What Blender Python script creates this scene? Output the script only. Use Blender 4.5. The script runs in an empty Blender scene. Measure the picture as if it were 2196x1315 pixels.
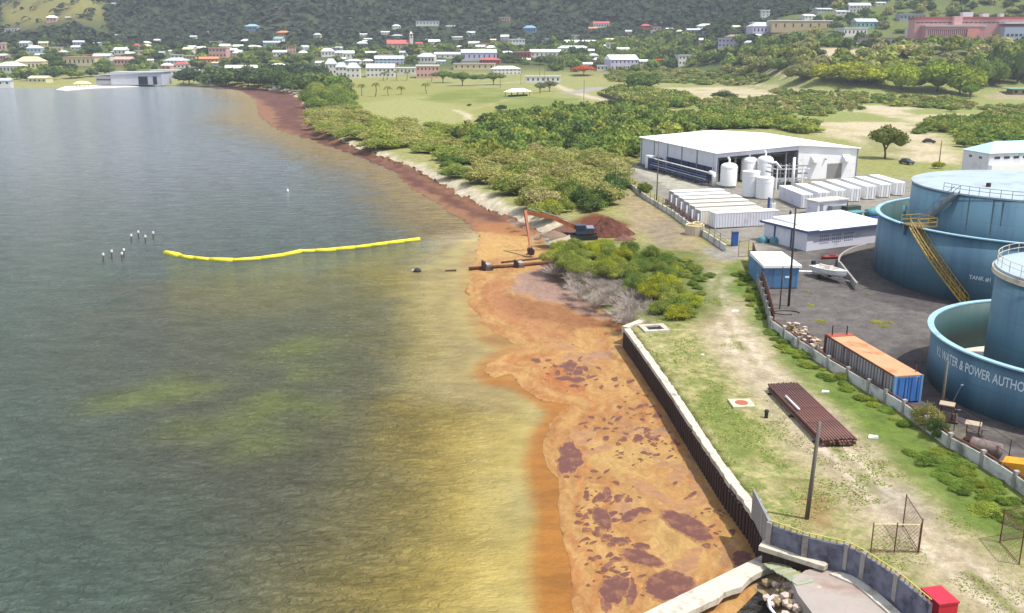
import bpy, bmesh, math, random
import numpy as np
from mathutils import Vector, Matrix
R = math.radians
rnd = random.Random(7)
col = bpy.context.scene.collection
sc = bpy.context.scene

# ---------------------------------------------------------------- camera
CAMZ = 33.0; F = 2000.0; CX = 1098.0; CY = 657.5
TH = math.atan(557.5 / F)
cam_d = bpy.data.cameras.new('camera'); cam = bpy.data.objects.new('camera', cam_d); col.objects.link(cam)
cam_d.sensor_width = 36; cam_d.lens = 36 * F / 2196.0; cam_d.clip_end = 12000; cam_d.clip_start = 0.5
cam.location = (0, 0, CAMZ); cam.rotation_euler = (R(90) - TH, 0, 0)
sc.camera = cam
# ---------------------------------------------------------------- sky and sun
SUN_EL = 62.0; SUN_V = Vector((0.93, -0.36, 0)).normalized()      # horizontal direction towards the sun
w = bpy.data.worlds.new('World'); sc.world = w; w.use_nodes = True
nt = w.node_tree; bg = nt.nodes['Background']
sky = nt.nodes.new('ShaderNodeTexSky'); sky.sky_type = 'NISHITA'; sky.sun_disc = False
sky.sun_elevation = R(SUN_EL); sky.sun_rotation = math.atan2(SUN_V.x, SUN_V.y)
sky.air_density = 1.0; sky.dust_density = 2.5; sky.ozone_density = 1.0
# broken fair-weather cloud over the whole sky
wtc = nt.nodes.new('ShaderNodeTexCoord'); wmp = nt.nodes.new('ShaderNodeMapping'); wmp.inputs['Scale'].default_value = (1, 1, 2.6)
wn = nt.nodes.new('ShaderNodeTexNoise'); wn.inputs['Scale'].default_value = 2.2; wn.inputs['Detail'].default_value = 7; wn.inputs['Roughness'].default_value = .6
wr = nt.nodes.new('ShaderNodeValToRGB'); wr.color_ramp.elements[0].position = .40; wr.color_ramp.elements[1].position = .62
wm = nt.nodes.new('ShaderNodeMix'); wm.data_type = 'RGBA'; wm.inputs[7].default_value = (7.2, 7.5, 8.0, 1)
nt.links.new(wtc.outputs['Generated'], wmp.inputs[0]); nt.links.new(wmp.outputs[0], wn.inputs['Vector']); nt.links.new(wn.outputs['Fac'], wr.inputs[0])
wk = nt.nodes.new('ShaderNodeMath'); wk.operation = 'MULTIPLY'; wk.inputs[1].default_value = .85; nt.links.new(wr.outputs[0], wk.inputs[0])
nt.links.new(wk.outputs[0], wm.inputs[0]); nt.links.new(sky.outputs[0], wm.inputs[6])
nt.links.new(wm.outputs[2], bg.inputs[0]); bg.inputs[1].default_value = 0.14
sd_ = bpy.data.lights.new('sun', 'SUN'); sd_.energy = 4.4; sd_.angle = R(0.53); sd_.color = (1.0, 0.955, 0.89)
sun = bpy.data.objects.new('sun', sd_); col.objects.link(sun)
dv = Vector((SUN_V.x * math.cos(R(SUN_EL)), SUN_V.y * math.cos(R(SUN_EL)), math.sin(R(SUN_EL))))
sun.rotation_euler = (-dv).to_track_quat('-Z', 'Y').to_euler(); sun.location = (60, -40, 120)
sc.view_settings.view_transform = 'Standard'; sc.view_settings.look = 'None'
sc.view_settings.exposure = 0.5; sc.view_settings.gamma = 1.0; sc.view_settings.use_curve_mapping = False
sc.cycles.use_denoising = True
sc.cycles.max_bounces = 6; sc.cycles.volume_bounces = 0; sc.cycles.transparent_max_bounces = 8
sc.cycles.diffuse_bounces = 3; sc.cycles.glossy_bounces = 3

# ---------------------------------------------------------------- numeric helpers
def lin(c, k=1.0):
    o = []
    for v in c[:3]:
        v = v / 255.0
        o.append(k * (v / 12.92 if v <= .04045 else ((v + .055) / 1.055) ** 2.4))
    return tuple(o)
def sm(t):
    t = np.clip(t, 0, 1); return t * t * (3 - 2 * t)
def vhash(i, j, s):
    n = (i * 374761393 + j * 668265263 + s * 974634777) & 0x7fffffff
    n = ((n ^ (n >> 13)) * 1274126177) & 0x7fffffff
    return ((n ^ (n >> 16)) & 0xffff) / 65535.0
def vnoise(x, y, s=0):
    x = np.asarray(x, float); y = np.asarray(y, float)
    i = np.floor(x).astype(np.int64); j = np.floor(y).astype(np.int64)
    u = x - i; v = y - j; u = u * u * (3 - 2 * u); v = v * v * (3 - 2 * v)
    a = vhash(i, j, s); b = vhash(i + 1, j, s); c = vhash(i, j + 1, s); d = vhash(i + 1, j + 1, s)
    return (a * (1 - u) + b * u) * (1 - v) + (c * (1 - u) + d * u) * v
def fbm(x, y, s=0, o=4):
    t = 0; k = .5
    for q in range(o):
        t = t + k * vnoise(x, y, s + q * 17); x = np.asarray(x) * 2.03 + 11.3; y = np.asarray(y) * 2.03 - 7.1; k *= .5
    return t / (1 - .5 ** o)
def hgt(x, y):
    x = np.asarray(x, float); y = np.asarray(y, float)
    ys = np.maximum(y, 1.0); a = x / ys
    r = sm((a - .14) / .20)
    S = 850 * (1 - r) + 585 * r; W = 430 * (1 - r) + 170 * r
    z = 2.0 + 30 * sm((ys - S) / W)
    Hm = np.interp(a, [-.7, -.55, -.484, -.44, -.36, -.2, .8], [98, 104, 118, 170, 300, 340, 340])
    z = z + Hm * sm((ys - 1250) / 850.0)
    z = z + 58 * np.exp(-((a + .455) / np.where(a < -.455, .085, .045)) ** 2) * np.exp(-((ys - 1480) / 190.0) ** 2)
    z = z + sm((a - .05) / .5) * 150 * sm((ys - 800) / 620.0)
    nz = (fbm(x / 170.0, y / 170.0, 3, 4) - .5)
    z = z + nz * np.interp(ys, [950, 1300, 1900], [0, 12, 90]) - np.abs(fbm(x / 210.0 + 3, y / 420.0, 9, 3) - .5) * np.interp(ys, [1250, 1500, 2000], [0, 40, 190])
    return z
def ray(px, py):
    u = (px - CX) / F; v = (CY - py) / F
    return Vector((u, math.cos(TH) + v * math.sin(TH), -math.sin(TH) + v * math.cos(TH)))
def at(px, py, z=2.0):
    d = ray(px, py); t = (z - CAMZ) / d.z
    return Vector((d.x * t, d.y * t, z))
def atY(px, py, Y):
    d = ray(px, py); t = Y / d.y
    return Vector((d.x * t, Y, CAMZ + d.z * t))
def ztop(px, py, p):          # height of the point seen at row py straight above ground point p
    d = ray(px, py); return CAMZ + d.z * (p.y / d.y)
def hit(px, py):              # where the line of sight meets the terrain
    d = ray(px, py); t = 40.0; last = t
    for k in range(900):
        p = (d.x * t, d.y * t, CAMZ + d.z * t)
        if p[2] < float(hgt(p[0], p[1])):
            lo, hi = last, t
            for _ in range(18):
                m = (lo + hi) / 2
                if CAMZ + d.z * m < float(hgt(d.x * m, d.y * m)): hi = m
                else: lo = m
            t = (lo + hi) / 2
            return Vector((d.x * t, d.y * t, float(hgt(d.x * t, d.y * t)))), t
        last = t; t *= 1.0065
        if t > 3200: break
    return Vector((d.x * t, d.y * t, CAMZ + d.z * t)), t

# ---------------------------------------------------------------- object helpers
def tag(o, label=None, cat=None, group=None, kind=None):
    if label: o['label'] = label
    if cat: o['category'] = cat
    if group: o['group'] = group
    if kind: o['kind'] = kind
    return o
def empty(name, loc, rz=0.0, label=None, cat=None, group=None):
    o = bpy.data.objects.new(name, None); col.objects.link(o); o.empty_display_size = .3
    o.location = loc; o.rotation_euler = (0, 0, rz)
    return tag(o, label, cat, group)
def inst(name, me, parent=None, loc=(0, 0, 0), rz=0.0, s=(1, 1, 1), color=None, rot=None):
    o = bpy.data.objects.new(name, me); col.objects.link(o)
    o.location = loc; o.rotation_euler = rot if rot else (0, 0, rz); o.scale = s
    if parent: o.parent = parent
    if color: o.color = (*color, 1)
    return o
class MB:
    def __init__(s): s.v = []; s.f = []
    def add(s, vs, fs):
        n = len(s.v); s.v += [tuple(v) for v in vs]; s.f += [tuple(n + i for i in f) for f in fs]; return s
    def box(s, x, y, z, sx, sy, sz, rz=0.0, rx=0.0, ry=0.0):      # centre x,y; bottom z
        M = Matrix.Translation((x, y, z + sz / 2)) @ Matrix.Rotation(rz, 4, 'Z') @ Matrix.Rotation(ry, 4, 'Y') @ Matrix.Rotation(rx, 4, 'X')
        vs = [M @ Vector((a * sx / 2, b * sy / 2, c * sz / 2)) for a in (-1, 1) for b in (-1, 1) for c in (-1, 1)]
        return s.add(vs, [(0, 1, 3, 2), (4, 6, 7, 5), (0, 4, 5, 1), (2, 3, 7, 6), (0, 2, 6, 4), (1, 5, 7, 3)])
    def b(s, x0, x1, y0, y1, z0, z1):
        return s.box((x0 + x1) / 2, (y0 + y1) / 2, z0, x1 - x0, y1 - y0, z1 - z0)
    def prism(s, poly, z0, z1):
        n = len(poly); z0 = z0 if hasattr(z0, '__len__') else [z0] * n; z1 = z1 if hasattr(z1, '__len__') else [z1] * n
        ar = sum(poly[i][0] * poly[(i + 1) % n][1] - poly[(i + 1) % n][0] * poly[i][1] for i in range(n))
        if ar < 0: poly = poly[::-1]; z0 = z0[::-1]; z1 = z1[::-1]
        vs = [(p[0], p[1], z0[i]) for i, p in enumerate(poly)] + [(p[0], p[1], z1[i]) for i, p in enumerate(poly)]
        return s.add(vs, [tuple(range(n - 1, -1, -1)), tuple(range(n, 2 * n))] + [(i, (i + 1) % n, (i + 1) % n + n, i + n) for i in range(n)])
    def cyl(s, x, y, z0, z1, r, n=16, r2=None):
        r2 = r if r2 is None else r2
        c = [(math.cos(2 * math.pi * k / n), math.sin(2 * math.pi * k / n)) for k in range(n)]
        vs = [(x + r * a, y + r * b, z0) for a, b in c] + [(x + r2 * a, y + r2 * b, z1) for a, b in c]
        return s.add(vs, [tuple(range(n - 1, -1, -1)), tuple(range(n, 2 * n))] + [(i, (i + 1) % n, (i + 1) % n + n, i + n) for i in range(n)])
    def tube(s, pts, r, n=6, caps=True, r1=None):
        pts = [Vector(p) for p in pts]; m = len(pts); vs = []
        up = Vector((0, 0, 1))
        for i, p in enumerate(pts):
            d = (pts[min(i + 1, m - 1)] - pts[max(i - 1, 0)])
            d = d.normalized() if d.length > 1e-9 else Vector((0, 0, 1))
            a = d.cross(up if abs(d.z) < .95 else Vector((1, 0, 0))).normalized(); b_ = d.cross(a)
            rr = r if r1 is None else r + (r1 - r) * i / max(1, m - 1)
            for k in range(n):
                t = 2 * math.pi * (k + .5) / n; vs.append(p + a * (rr * math.cos(t)) + b_ * (rr * math.sin(t)))
        fs = [(i * n + k, i * n + (k + 1) % n, (i + 1) * n + (k + 1) % n, (i + 1) * n + k) for i in range(m - 1) for k in range(n)]
        if caps: fs += [tuple(range(n - 1, -1, -1)), tuple((m - 1) * n + k for k in range(n))]
        return s.add(vs, fs)
    def arc(s, cx, cy, r0, r1, z0, z1, a0, a1, n):    # ring sector, radii r0<r1
        full = abs(a1 - a0 - 2 * math.pi) < 1e-6; vs = []
        for i in range(n if full else n + 1):
            t = a0 + (a1 - a0) * i / n; c, q = math.cos(t), math.sin(t)
            vs += [(cx + r0 * c, cy + r0 * q, z0), (cx + r1 * c, cy + r1 * q, z0), (cx + r1 * c, cy + r1 * q, z1), (cx + r0 * c, cy + r0 * q, z1)]
        N = len(vs) // 4; fs = []
        for i in range(n):
            j = (i + 1) % N
            for k in range(4):
                l = (k + 1) % 4; fs.append((i * 4 + k, j * 4 + k, j * 4 + l, i * 4 + l))
        if not full: fs += [(0, 3, 2, 1), tuple((N - 1) * 4 + k for k in (0, 1, 2, 3))][:2]
        return s.add(vs, fs)
    def lathe(s, x, y, prof, n=24):                   # prof [(r,z)...] open surface, bottom to top
        vs = []; fs = []
        for r_, z_ in prof:
            for k in range(n): vs.append((x + r_ * math.cos(2 * math.pi * k / n), y + r_ * math.sin(2 * math.pi * k / n), z_))
        for i in range(len(prof) - 1):
            for k in range(n): fs.append((i * n + k, i * n + (k + 1) % n, (i + 1) * n + (k + 1) % n, (i + 1) * n + k))
        return s.add(vs, fs)
    def mesh(s, name, mat, smooth=False, off=None):
        v = s.v if off is None else [(a - off[0], b - off[1], c - off[2]) for a, b, c in s.v]
        me = bpy.data.meshes.new(name); me.from_pydata(v, [], s.f)
        if mat: me.materials.append(mat)
        if smooth: me.polygons.foreach_set('use_smooth', [True] * len(me.polygons))
        me.update(); return me
    def build(s, name, mat, parent=None, smooth=False, world=False):
        off = parent.location if (world and parent) else None
        if parent is None:                                # top-level mesh: put the origin at its base centre
            xs = [q[0] for q in s.v]; ys = [q[1] for q in s.v]; zs = [q[2] for q in s.v]
            off = Vector(((min(xs) + max(xs)) / 2, (min(ys) + max(ys)) / 2, min(zs)))
            o = inst(name, s.mesh(name, mat, smooth, off), None, off); return o
        return inst(name, s.mesh(name, mat, smooth, off), parent)
def np_mesh(name, V, Fq, mat, attrs=None, smooth=True):
    me = bpy.data.meshes.new(name); nv = len(V); nf = len(Fq); k = Fq.shape[1]
    me.vertices.add(nv); me.vertices.foreach_set('co', np.ascontiguousarray(V, dtype=np.float32).ravel())
    me.loops.add(nf * k); me.loops.foreach_set('vertex_index', np.ascontiguousarray(Fq, dtype=np.int32).ravel())
    me.polygons.add(nf); me.polygons.foreach_set('loop_start', np.arange(nf, dtype=np.int32) * k)
    me.polygons.foreach_set('use_smooth', np.full(nf, smooth, dtype=bool))
    me.materials.append(mat); me.update(calc_edges=True)
    for nm, (dom, typ, data) in (attrs or {}).items():
        at_ = me.attributes.new(nm, typ, dom)
        at_.data.foreach_set('color' if typ == 'FLOAT_COLOR' else 'value', np.ascontiguousarray(data, dtype=np.float32).ravel())
    return me

# ---------------------------------------------------------------- materials
def new_mat(name):
    m = bpy.data.materials.new(name); m.use_nodes = True
    n = m.node_tree.nodes; return m, m.node_tree, n['Principled BSDF']
def _noise(t, scale, detail=4, rough=.55, vec=None, dist=0.0):
    n = t.nodes.new('ShaderNodeTexNoise'); n.inputs['Scale'].default_value = scale
    n.inputs['Detail'].default_value = detail; n.inputs['Roughness'].default_value = rough; n.inputs['Distortion'].default_value = dist
    if vec is not None: t.links.new(vec, n.inputs['Vector'])
    return n.outputs['Fac']
def _ramp(t, fac, lo, hi, c0=(0, 0, 0), c1=(1, 1, 1)):
    r = t.nodes.new('ShaderNodeValToRGB'); r.color_ramp.elements[0].position = lo; r.color_ramp.elements[1].position = hi
    r.color_ramp.elements[0].color = (*c0, 1); r.color_ramp.elements[1].color = (*c1, 1)
    t.links.new(fac, r.inputs[0]); return r.outputs[0]
def _mix(t, fac, a, b, mode='MIX'):
    m = t.nodes.new('ShaderNodeMix'); m.data_type = 'RGBA'; m.blend_type = mode
    for s_, v in ((m.inputs[0], fac), (m.inputs[6], a), (m.inputs[7], b)):
        if hasattr(v, 'links') or hasattr(v, 'is_linked'): t.links.new(v, s_)
        elif isinstance(v, (int, float)): s_.default_value = v
        else: s_.default_value = (*v[:3], 1)
    return m.outputs[2]
def _map(t, scale=(1, 1, 1), rot=(0, 0, 0), coord='Object'):
    tc = t.nodes.new('ShaderNodeTexCoord'); mp = t.nodes.new('ShaderNodeMapping')
    mp.inputs['Scale'].default_value = scale; mp.inputs['Rotation'].default_value = rot
    t.links.new(tc.outputs[coord], mp.inputs['Vector']); return mp.outputs[0]
def _attr(t, name, out='Color'):
    a = t.nodes.new('ShaderNodeAttribute'); a.attribute_name = name; return a.outputs[out]
def _bump(t, fac, strength, dist=.1, normal=None):
    b = t.nodes.new('ShaderNodeBump'); b.inputs['Strength'].default_value = strength; b.inputs['Distance'].default_value = dist
    t.links.new(fac, b.inputs['Height'])
    if normal is not None: t.links.new(normal, b.inputs['Normal'])
    return b.outputs[0]
_MC = {}
def M(name, rgb, rough=.75, var=.18, scale=1.2, stain=None, stain_amt=.5, streak=False, bump=0.0, metal=0.0, k=1.0, world=False):
    if name in _MC: return _MC[name]
    m, t, p = new_mat(name); c = lin(rgb, k)
    vec = _map(t, coord='Generated' if False else 'Object')
    n1 = _noise(t, scale, 5, .6, vec)
    base = _mix(t, n1, tuple(x * (1 - var) for x in c), tuple(min(.95, x * (1 + var)) for x in c))
    if stain:
        v2 = _map(t, (scale * 2.2, scale * 2.2, scale * .16)) if streak else _map(t, (scale * .9,) * 3)
        n2 = _noise(t, 1.0, 6, .65, v2)
        f = _ramp(t, n2, .62 - .22 * stain_amt, .80 - .15 * stain_amt)
        base = _mix(t, f, base, lin(stain, k))
    t.links.new(base, p.inputs['Base Color'])
    p.inputs['Roughness'].default_value = rough; p.inputs['Metallic'].default_value = metal
    if bump: t.links.new(_bump(t, _noise(t, scale * 6, 5, .6, vec), bump, .05), p.inputs['Normal'])
    _MC[name] = m; return m
def obj_col_mat(name, rough=.8, var=.2, scale=.6):          # colour comes from the object's own colour
    m, t, p = new_mat(name)
    oi = t.nodes.new('ShaderNodeObjectInfo'); vec = _map(t)
    n1 = _noise(t, scale, 5, .6, vec)
    f = _ramp(t, n1, .3, .75, (1 - var,) * 3, (1 + var * .3,) * 3)
    t.links.new(_mix(t, 1.0, oi.outputs['Color'], f, 'MULTIPLY'), p.inputs['Base Color'])
    p.inputs['Roughness'].default_value = rough; return m
# ================================================================ SETTING
def world_poly(pts, z=2.0):
    if z == 2.0 and min(q[1] for q in pts) < 216 and max(q[1] for q in pts) < 420 and min(q[0] for q in pts) > 1300: return np.array([[*(hit(px, py)[0] if py < 216 else at(px, py, z))[:2]] for px, py in pts])
    if z == 2.0 and min(q[1] for q in pts) < 150: return np.array([[*hit(px, py)[0][:2]] for px, py in pts])
    return np.array([[*at(px, py, z)[:2]] for px, py in pts])
def seg_dist(X, Y, P, closed=True):
    d = np.full(X.shape, 1e9); n = len(P)
    for i in range(n if closed else n - 1):
        ax, ay = P[i]; bx, by = P[(i + 1) % n]; dx, dy = bx - ax, by - ay; L = dx * dx + dy * dy + 1e-12
        t = np.clip(((X - ax) * dx + (Y - ay) * dy) / L, 0, 1)
        d = np.minimum(d, (X - ax - t * dx) ** 2 + (Y - ay - t * dy) ** 2)
    return np.sqrt(d)
def inside(X, Y, P):
    r = np.zeros(X.shape, bool); n = len(P)
    for i in range(n):
        ax, ay = P[i]; bx, by = P[(i + 1) % n]
        if ay == by: continue
        c = ((ay > Y) != (by > Y)) & (X < (bx - ax) * (Y - ay) / (by - ay) + ax); r ^= c
    return r
def sdist(X, Y, P):
    m = 60.0                                                   # signed distance, cheap outside the polygon's box
    lo = P.min(0) - m; hi = P.max(0) + m
    s = np.full(X.shape, -m); k = (X > lo[0]) & (X < hi[0]) & (Y > lo[1]) & (Y < hi[1])
    if k.any():
        x, y = X[k], Y[k]; d = seg_dist(x, y, P); s[k] = np.where(inside(x, y, P), d, -d)
    return s
def cov(X, Y, pts, soft, z=2.0):
    return sm(sdist(X, Y, world_poly(pts, z)) / soft * .5 + .5)
def grid(a0, a1, na, y0, y1, ny, off=60.0, p=1.0):
    a = np.linspace(a0, a1, na); y = y0 * (y1 / y0) ** (np.linspace(0, 1, ny) ** p)
    A, Y = np.meshgrid(a, y); X = A * (Y + off)
    I = np.arange(na * ny).reshape(ny, na)
    Fq = np.stack([I[:-1, :-1], I[:-1, 1:], I[1:, 1:], I[1:, :-1]], -1).reshape(-1, 4)
    return X.ravel(), Y.ravel(), Fq
def keep(V, Fq, mask, attrs):
    f = Fq[mask[Fq].any(1)]; used = np.unique(f); idx = np.full(len(V), -1); idx[used] = np.arange(len(used))
    return V[used], idx[f], {k: (d, t, a[used]) for k, (d, t, a) in attrs.items()}

SHORE = [(-1500, 205), (-700, 195), (-300, 190), (0, 187), (120, 188), (230, 184), (350, 182), (470, 183), (540, 189), (600, 195), (640, 212), (655, 238), (642, 262),
         (672, 293), (735, 320), (800, 344), (880, 374), (950, 412), (1008, 442), (1058, 466), (1100, 478), (1150, 500), (1172, 530), (1172, 570),
         (1200, 605), (1250, 645), (1300, 675), (1340, 700)]
# the quay line, all at quay top height
QUAY = [(1343, 705), (1378, 752), (1440, 840), (1508, 945), (1565, 1030), (1620, 1100), (1652, 1160), (1724, 1188), (1812, 1208), (1852, 1228), (1922, 1276), (1992, 1337), (2080, 1430), (2150, 1560)]
Ws = world_poly(SHORE, 0.0); Wq = world_poly(QUAY, 2.2)
LAND = np.vstack([Ws, Wq, [[60, 10], [400, 10], [6000, 2000], [6000, 6000], [-6000, 6000], [-6000, 900]]])
nS = len(Ws)

def land_height(X, Y, sd):
    dq = seg_dist(X, Y, np.vstack([Ws[-1:], Wq]), False)
    q = dq <= np.abs(sd) + 1e-3
    beach = -1.6 + 3.6 * sm((sd + 4) / 11.0)
    beach = np.where(Y > 500, np.minimum(beach + .3, 2.0), beach)
    cliff = np.where(sd > .45, 2.0, -1.6)
    near = np.where(q, cliff, beach)
    return near

def build_ground():
    X, Y, Fq = grid(-1.15, 1.15, 620, 22, 3300, 560, p=1.0)
    sd = np.full(X.shape, 200.0)
    d = seg_dist(X, Y, LAND[:nS + len(Wq)], False); sd = np.where(inside(X, Y, LAND), d, -d)
    zl = land_height(X, Y, sd); H = hgt(X, Y)
    Z = np.where(sd < 25, zl + np.maximum(H - 2, 0), H)
    Z = Z + (fbm(X / 9, Y / 9, 5, 3) - .5) * .25 * sm((sd - 3) / 12)
    # mound by the far lawn
    # ---- colours: what the ground is made of
    wx = X + (fbm(X / 7, Y / 7, 31, 4) - .5) * 9 * np.clip(Y / 260, .25, 2.2); wy = Y + (fbm(X / 7, Y / 7, 57, 4) - .5) * 12 * np.clip(Y / 260, .2, 2.5)
    n1 = fbm(X / 14, Y / 20, 77, 5); n2 = fbm(X / 3.1, Y / 3.8, 99, 4); n3 = fbm(X / 60, Y / 90, 13, 4)
    dry = np.array(lin((180, 170, 120), .66)); green = np.array(lin((122, 142, 66), .64)); olive = np.array(lin((158, 164, 98), .66))
    sand = np.array(lin((216, 204, 180), .68)); dirt = np.array(lin((176, 156, 128), .66)); pale = np.array(lin((208, 194, 166), .70))
    C = dry[None] * (1 - n1[:, None]) + olive[None] * n1[:, None]; G = np.full(X.shape, .55)
    def lay(c, m, g=None):
        nonlocal C, G
        C = C * (1 - m[:, None]) + np.asarray(c)[None] * m[:, None]
        if g is not None: G = G * (1 - m) + g * m
    forest = np.array(lin((78, 90, 52), .55))
    far = sm((H - 4) / 10) * sm((Y - 560) / 80)
    lay(forest, far * .9, .5)
    # hills: dark wooded slopes with bare purplish earth, a lit grassy knoll at the left
    a = X / np.maximum(Y, 1); hill = sm((Y - 1180) / 160)
    hf = fbm(X / 45, Y / 80, 41, 5)
    lay(lin((66, 74, 58), .55), hill, .35)
    lay(lin((96, 84, 78), .55), hill * sm((hf - .5) * 7) * .55)
    lay(lin((60, 84, 48), .55), hill * sm((fbm(X / 30, Y / 50, 43, 5) - .54) * 8) * .7)
    a = X / np.maximum(Y, 1)
    kn = sm(1.2 - np.abs((a + .47) / .062)) * sm(1 - np.abs(Y - 1470) / 190.) ; kn = sm(kn * 2.2 * (.6 + .8 * hf))
    lay(lin((150, 142, 84), .62), kn, .4)
    lay(lin((112, 96, 74), .6), kn * sm((fbm(X / 25, Y / 60, 47, 4) - .52) * 7) * .7)
    lay(lin((124, 132, 78), .58), sm((a - .24) / .08) * sm((Y - 640) / 60) * (1 - hill) * (.5 + .5 * sm((n3 - .4) * 6)) * .8, .7)
    # open fields
    lay(lin((166, 166, 96), .62), (.5 + .5 * sm((n1 - .3) * 4)) * cov(wx, wy, [(700, 176), (860, 172), (1180, 200), (1230, 222), (1000, 262), (880, 268), (760, 235)], 6), .35)
    lay(lin((176, 176, 118), .66), cov(wx, wy, [(770, 222), (900, 205), (1010, 235), (1000, 262), (880, 275), (790, 255)], 8) * .8, .3)
    lay(lin((132, 148, 68), .58), (.35 + .5 * sm((n1 - .35) * 5)) * cov(wx, wy, [(950, 196), (1060, 188), (1098, 200), (1080, 220), (960, 222), (900, 215)], 5), .3)
    lay(lin((128, 148, 74), .6), (.4 + .4 * sm((n1 - .35) * 5)) * cov(wx, wy, [(1060, 222), (1100, 208), (1230, 208), (1260, 222), (1200, 232), (1090, 236)], 4), .3)
    # right-hand scrub flats
    lay(lin((166, 168, 106), .66), cov(wx, wy, [(1440, 180), (1700, 150), (2196, 200), (2400, 260), (2300, 300), (1700, 260), (1450, 240)], 10), .8)
    for P in ([(1425, 188), (1560, 184), (1690, 196), (1560, 222), (1440, 214)], [(1640, 205), (1800, 222), (1990, 232), (1880, 240), (1700, 238)],
              [(1830, 228), (1900, 226), (1960, 246), (2120, 242), (2196, 262), (2400, 268), (2400, 280), (2180, 272), (2060, 256), (1950, 262), (1870, 244)],
              [(1745, 262), (1960, 262), (2010, 292), (2060, 330), (2060, 352), (1960, 345), (1900, 332), (1850, 312), (1770, 290)],
              [(1650, 148), (1760, 152), (1700, 166)], [(1740, 104), (1850, 108), (1960, 100), (1990, 112), (1850, 128), (1760, 124)]):
        lay(pale, cov(wx, wy, P, 5) * (.55 + .45 * sm((n1 - .3) * 5)), .12)
    lay(lin((186, 172, 148), .64), .8 * cov(wx, wy, [(2080, 205), (2196, 188), (2400, 190), (2400, 216), (2150, 214)], 4), .1)
    lay(lin((150, 150, 92), .6), cov(wx, wy, [(1830, 290), (1930, 296), (1940, 330), (1880, 330)], 4) * .8, .4)
    # tracks and roads
    def track(pts, wd, c, soft=1.0, g=.05, amt=1.0):
        P = world_poly(pts); dd = seg_dist(wx * .35 + X * .65, wy * .35 + Y * .65, P, False)
        lay(c, sm((wd - dd) / soft * .5 + .5) * amt, g)
    track([(1185, 180), (1230, 198), (1290, 214), (1345, 228), (1380, 236)], 4.5, lin((204, 190, 164), .7))
    track([(940, 184), (1050, 180), (1180, 172)], 3, lin((190, 182, 160), .7))
    track([(980, 236), (1003, 246), (1008, 256)], 2.2, pale)
    track([(1010, 235), (1090, 214), (1230, 208), (1330, 222)], 1.6, lin((182, 172, 130), .66), amt=.8)
    track([(1560, 172), (1640, 184), (1740, 196), (1850, 205)], 3, pale, amt=.7)
    track([(1225, 200), (1290, 188)], 8, lin((170, 166, 160), .7), 3)
    # clearing beside the thicket and the long dirt track
    lay(dirt, cov(wx, wy, [(1325, 425), (1360, 405), (1430, 455), (1500, 512), (1560, 548), (1555, 585), (1500, 600), (1440, 540), (1380, 505), (1330, 480)], 3) * .9, .15)
    lay(lin((150, 138, 130), .6), cov(wx, wy, [(1385, 470), (1440, 470), (1470, 510), (1440, 535), (1395, 505)], 3) * .6)
    lay(lin((166, 160, 150), .66), cov(X, Y, [(1500, 535), (1530, 528), (1600, 528), (1604, 552), (1560, 562), (1520, 552)], .6), .02)
    # quay grassland
    lay(lin((182, 172, 124), .68), cov(wx, wy, [(1345, 700), (1500, 640), (1620, 720), (1760, 900), (2196, 1250), (2196, 1500), (1660, 1500), (1640, 1170)], 3), .72)
    lay(lin((128, 144, 66), .6), cov(wx, wy, [(1440, 800), (1560, 830), (1680, 900), (1640, 950), (1700, 1020), (1640, 1100), (1560, 1010), (1480, 900)], 3) * sm((n2 - .36) * 5) * .8, .7)
    track([(1545, 590), (1535, 640), (1560, 700), (1600, 760), (1650, 815), (1720, 880), (1800, 970)], 3.2, lin((190, 176, 152), .74), 2.0, .06, .95)
    track([(1790, 960), (1860, 1030), (1940, 1120), (2040, 1200), (2150, 1290), (2300, 1420)], 3.0, lin((186, 170, 148), .74), 2.5, .06, .9)
    lay(lin((162, 156, 152), .62), cov(wx, wy, [(1880, 1030), (1960, 1050), (2010, 1120), (1940, 1120)], 1.5) * .6, .05)
    lay(lin((150, 112, 74), .6), cov(wx, wy, [(1745, 1040), (1800, 1070), (1805, 1130), (1770, 1150), (1730, 1110)], 1.2) * .7, .1)
    lay(lin((146, 118, 78), .6), cov(wx, wy, [(1500, 650), (1530, 640), (1545, 690), (1500, 705)], 1.5) * .7, .1)
    for tp in ([(1545, 590), (1535, 640), (1560, 700), (1600, 760), (1650, 815), (1720, 880), (1800, 970)], [(1790, 960), (1860, 1030), (1940, 1120), (2040, 1200), (2150, 1290), (2300, 1420)]):
        dd = seg_dist(wx * .12 + X * .88, wy * .12 + Y * .88, world_poly(tp), False)
        lay(lin((206, 194, 174), .78), sm(1.5 - np.abs(dd - .95) / .32) * (.35 + .5 * sm((n2 - .35) * 5)), 0)
        lay(lin((140, 142, 84), .62), sm(1.3 - dd / .45) * sm((n2 - .4) * 6) * .7, .5)
    # lush green verge along the boundary wall
    lay(lin((112, 134, 62), .62), cov(wx, wy, [(1560, 585), (1608, 560), (1652, 700), (1780, 800), (1940, 890), (2110, 1010), (2196, 1070), (2330, 1180), (2196, 1180), (2060, 1120), (1900, 960), (1800, 880), (1690, 790), (1620, 700)], 1.6) * (.7 + .3 * sm((n2 - .3) * 5)), .85)
    lay(lin((120, 128, 72), .60), cov(wx, wy, [(1330, 520), (1500, 535), (1560, 620), (1530, 680), (1430, 700), (1300, 660), (1200, 560)], 2.5) * .85, .8)
    # beach sand
    bs = sm((6.8 - sd) / 3 + (n2 - .5) * 2) * (Y > 150) * (Y < 760) * (X > -260); lay(sand * (.93 + .1 * n2.mean()), bs * 1.0, .0)
    lay(sand, cov(wx, wy, [(1120, 480), (1210, 482), (1215, 500), (1180, 512), (1140, 508)], 1.5), 0)
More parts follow.
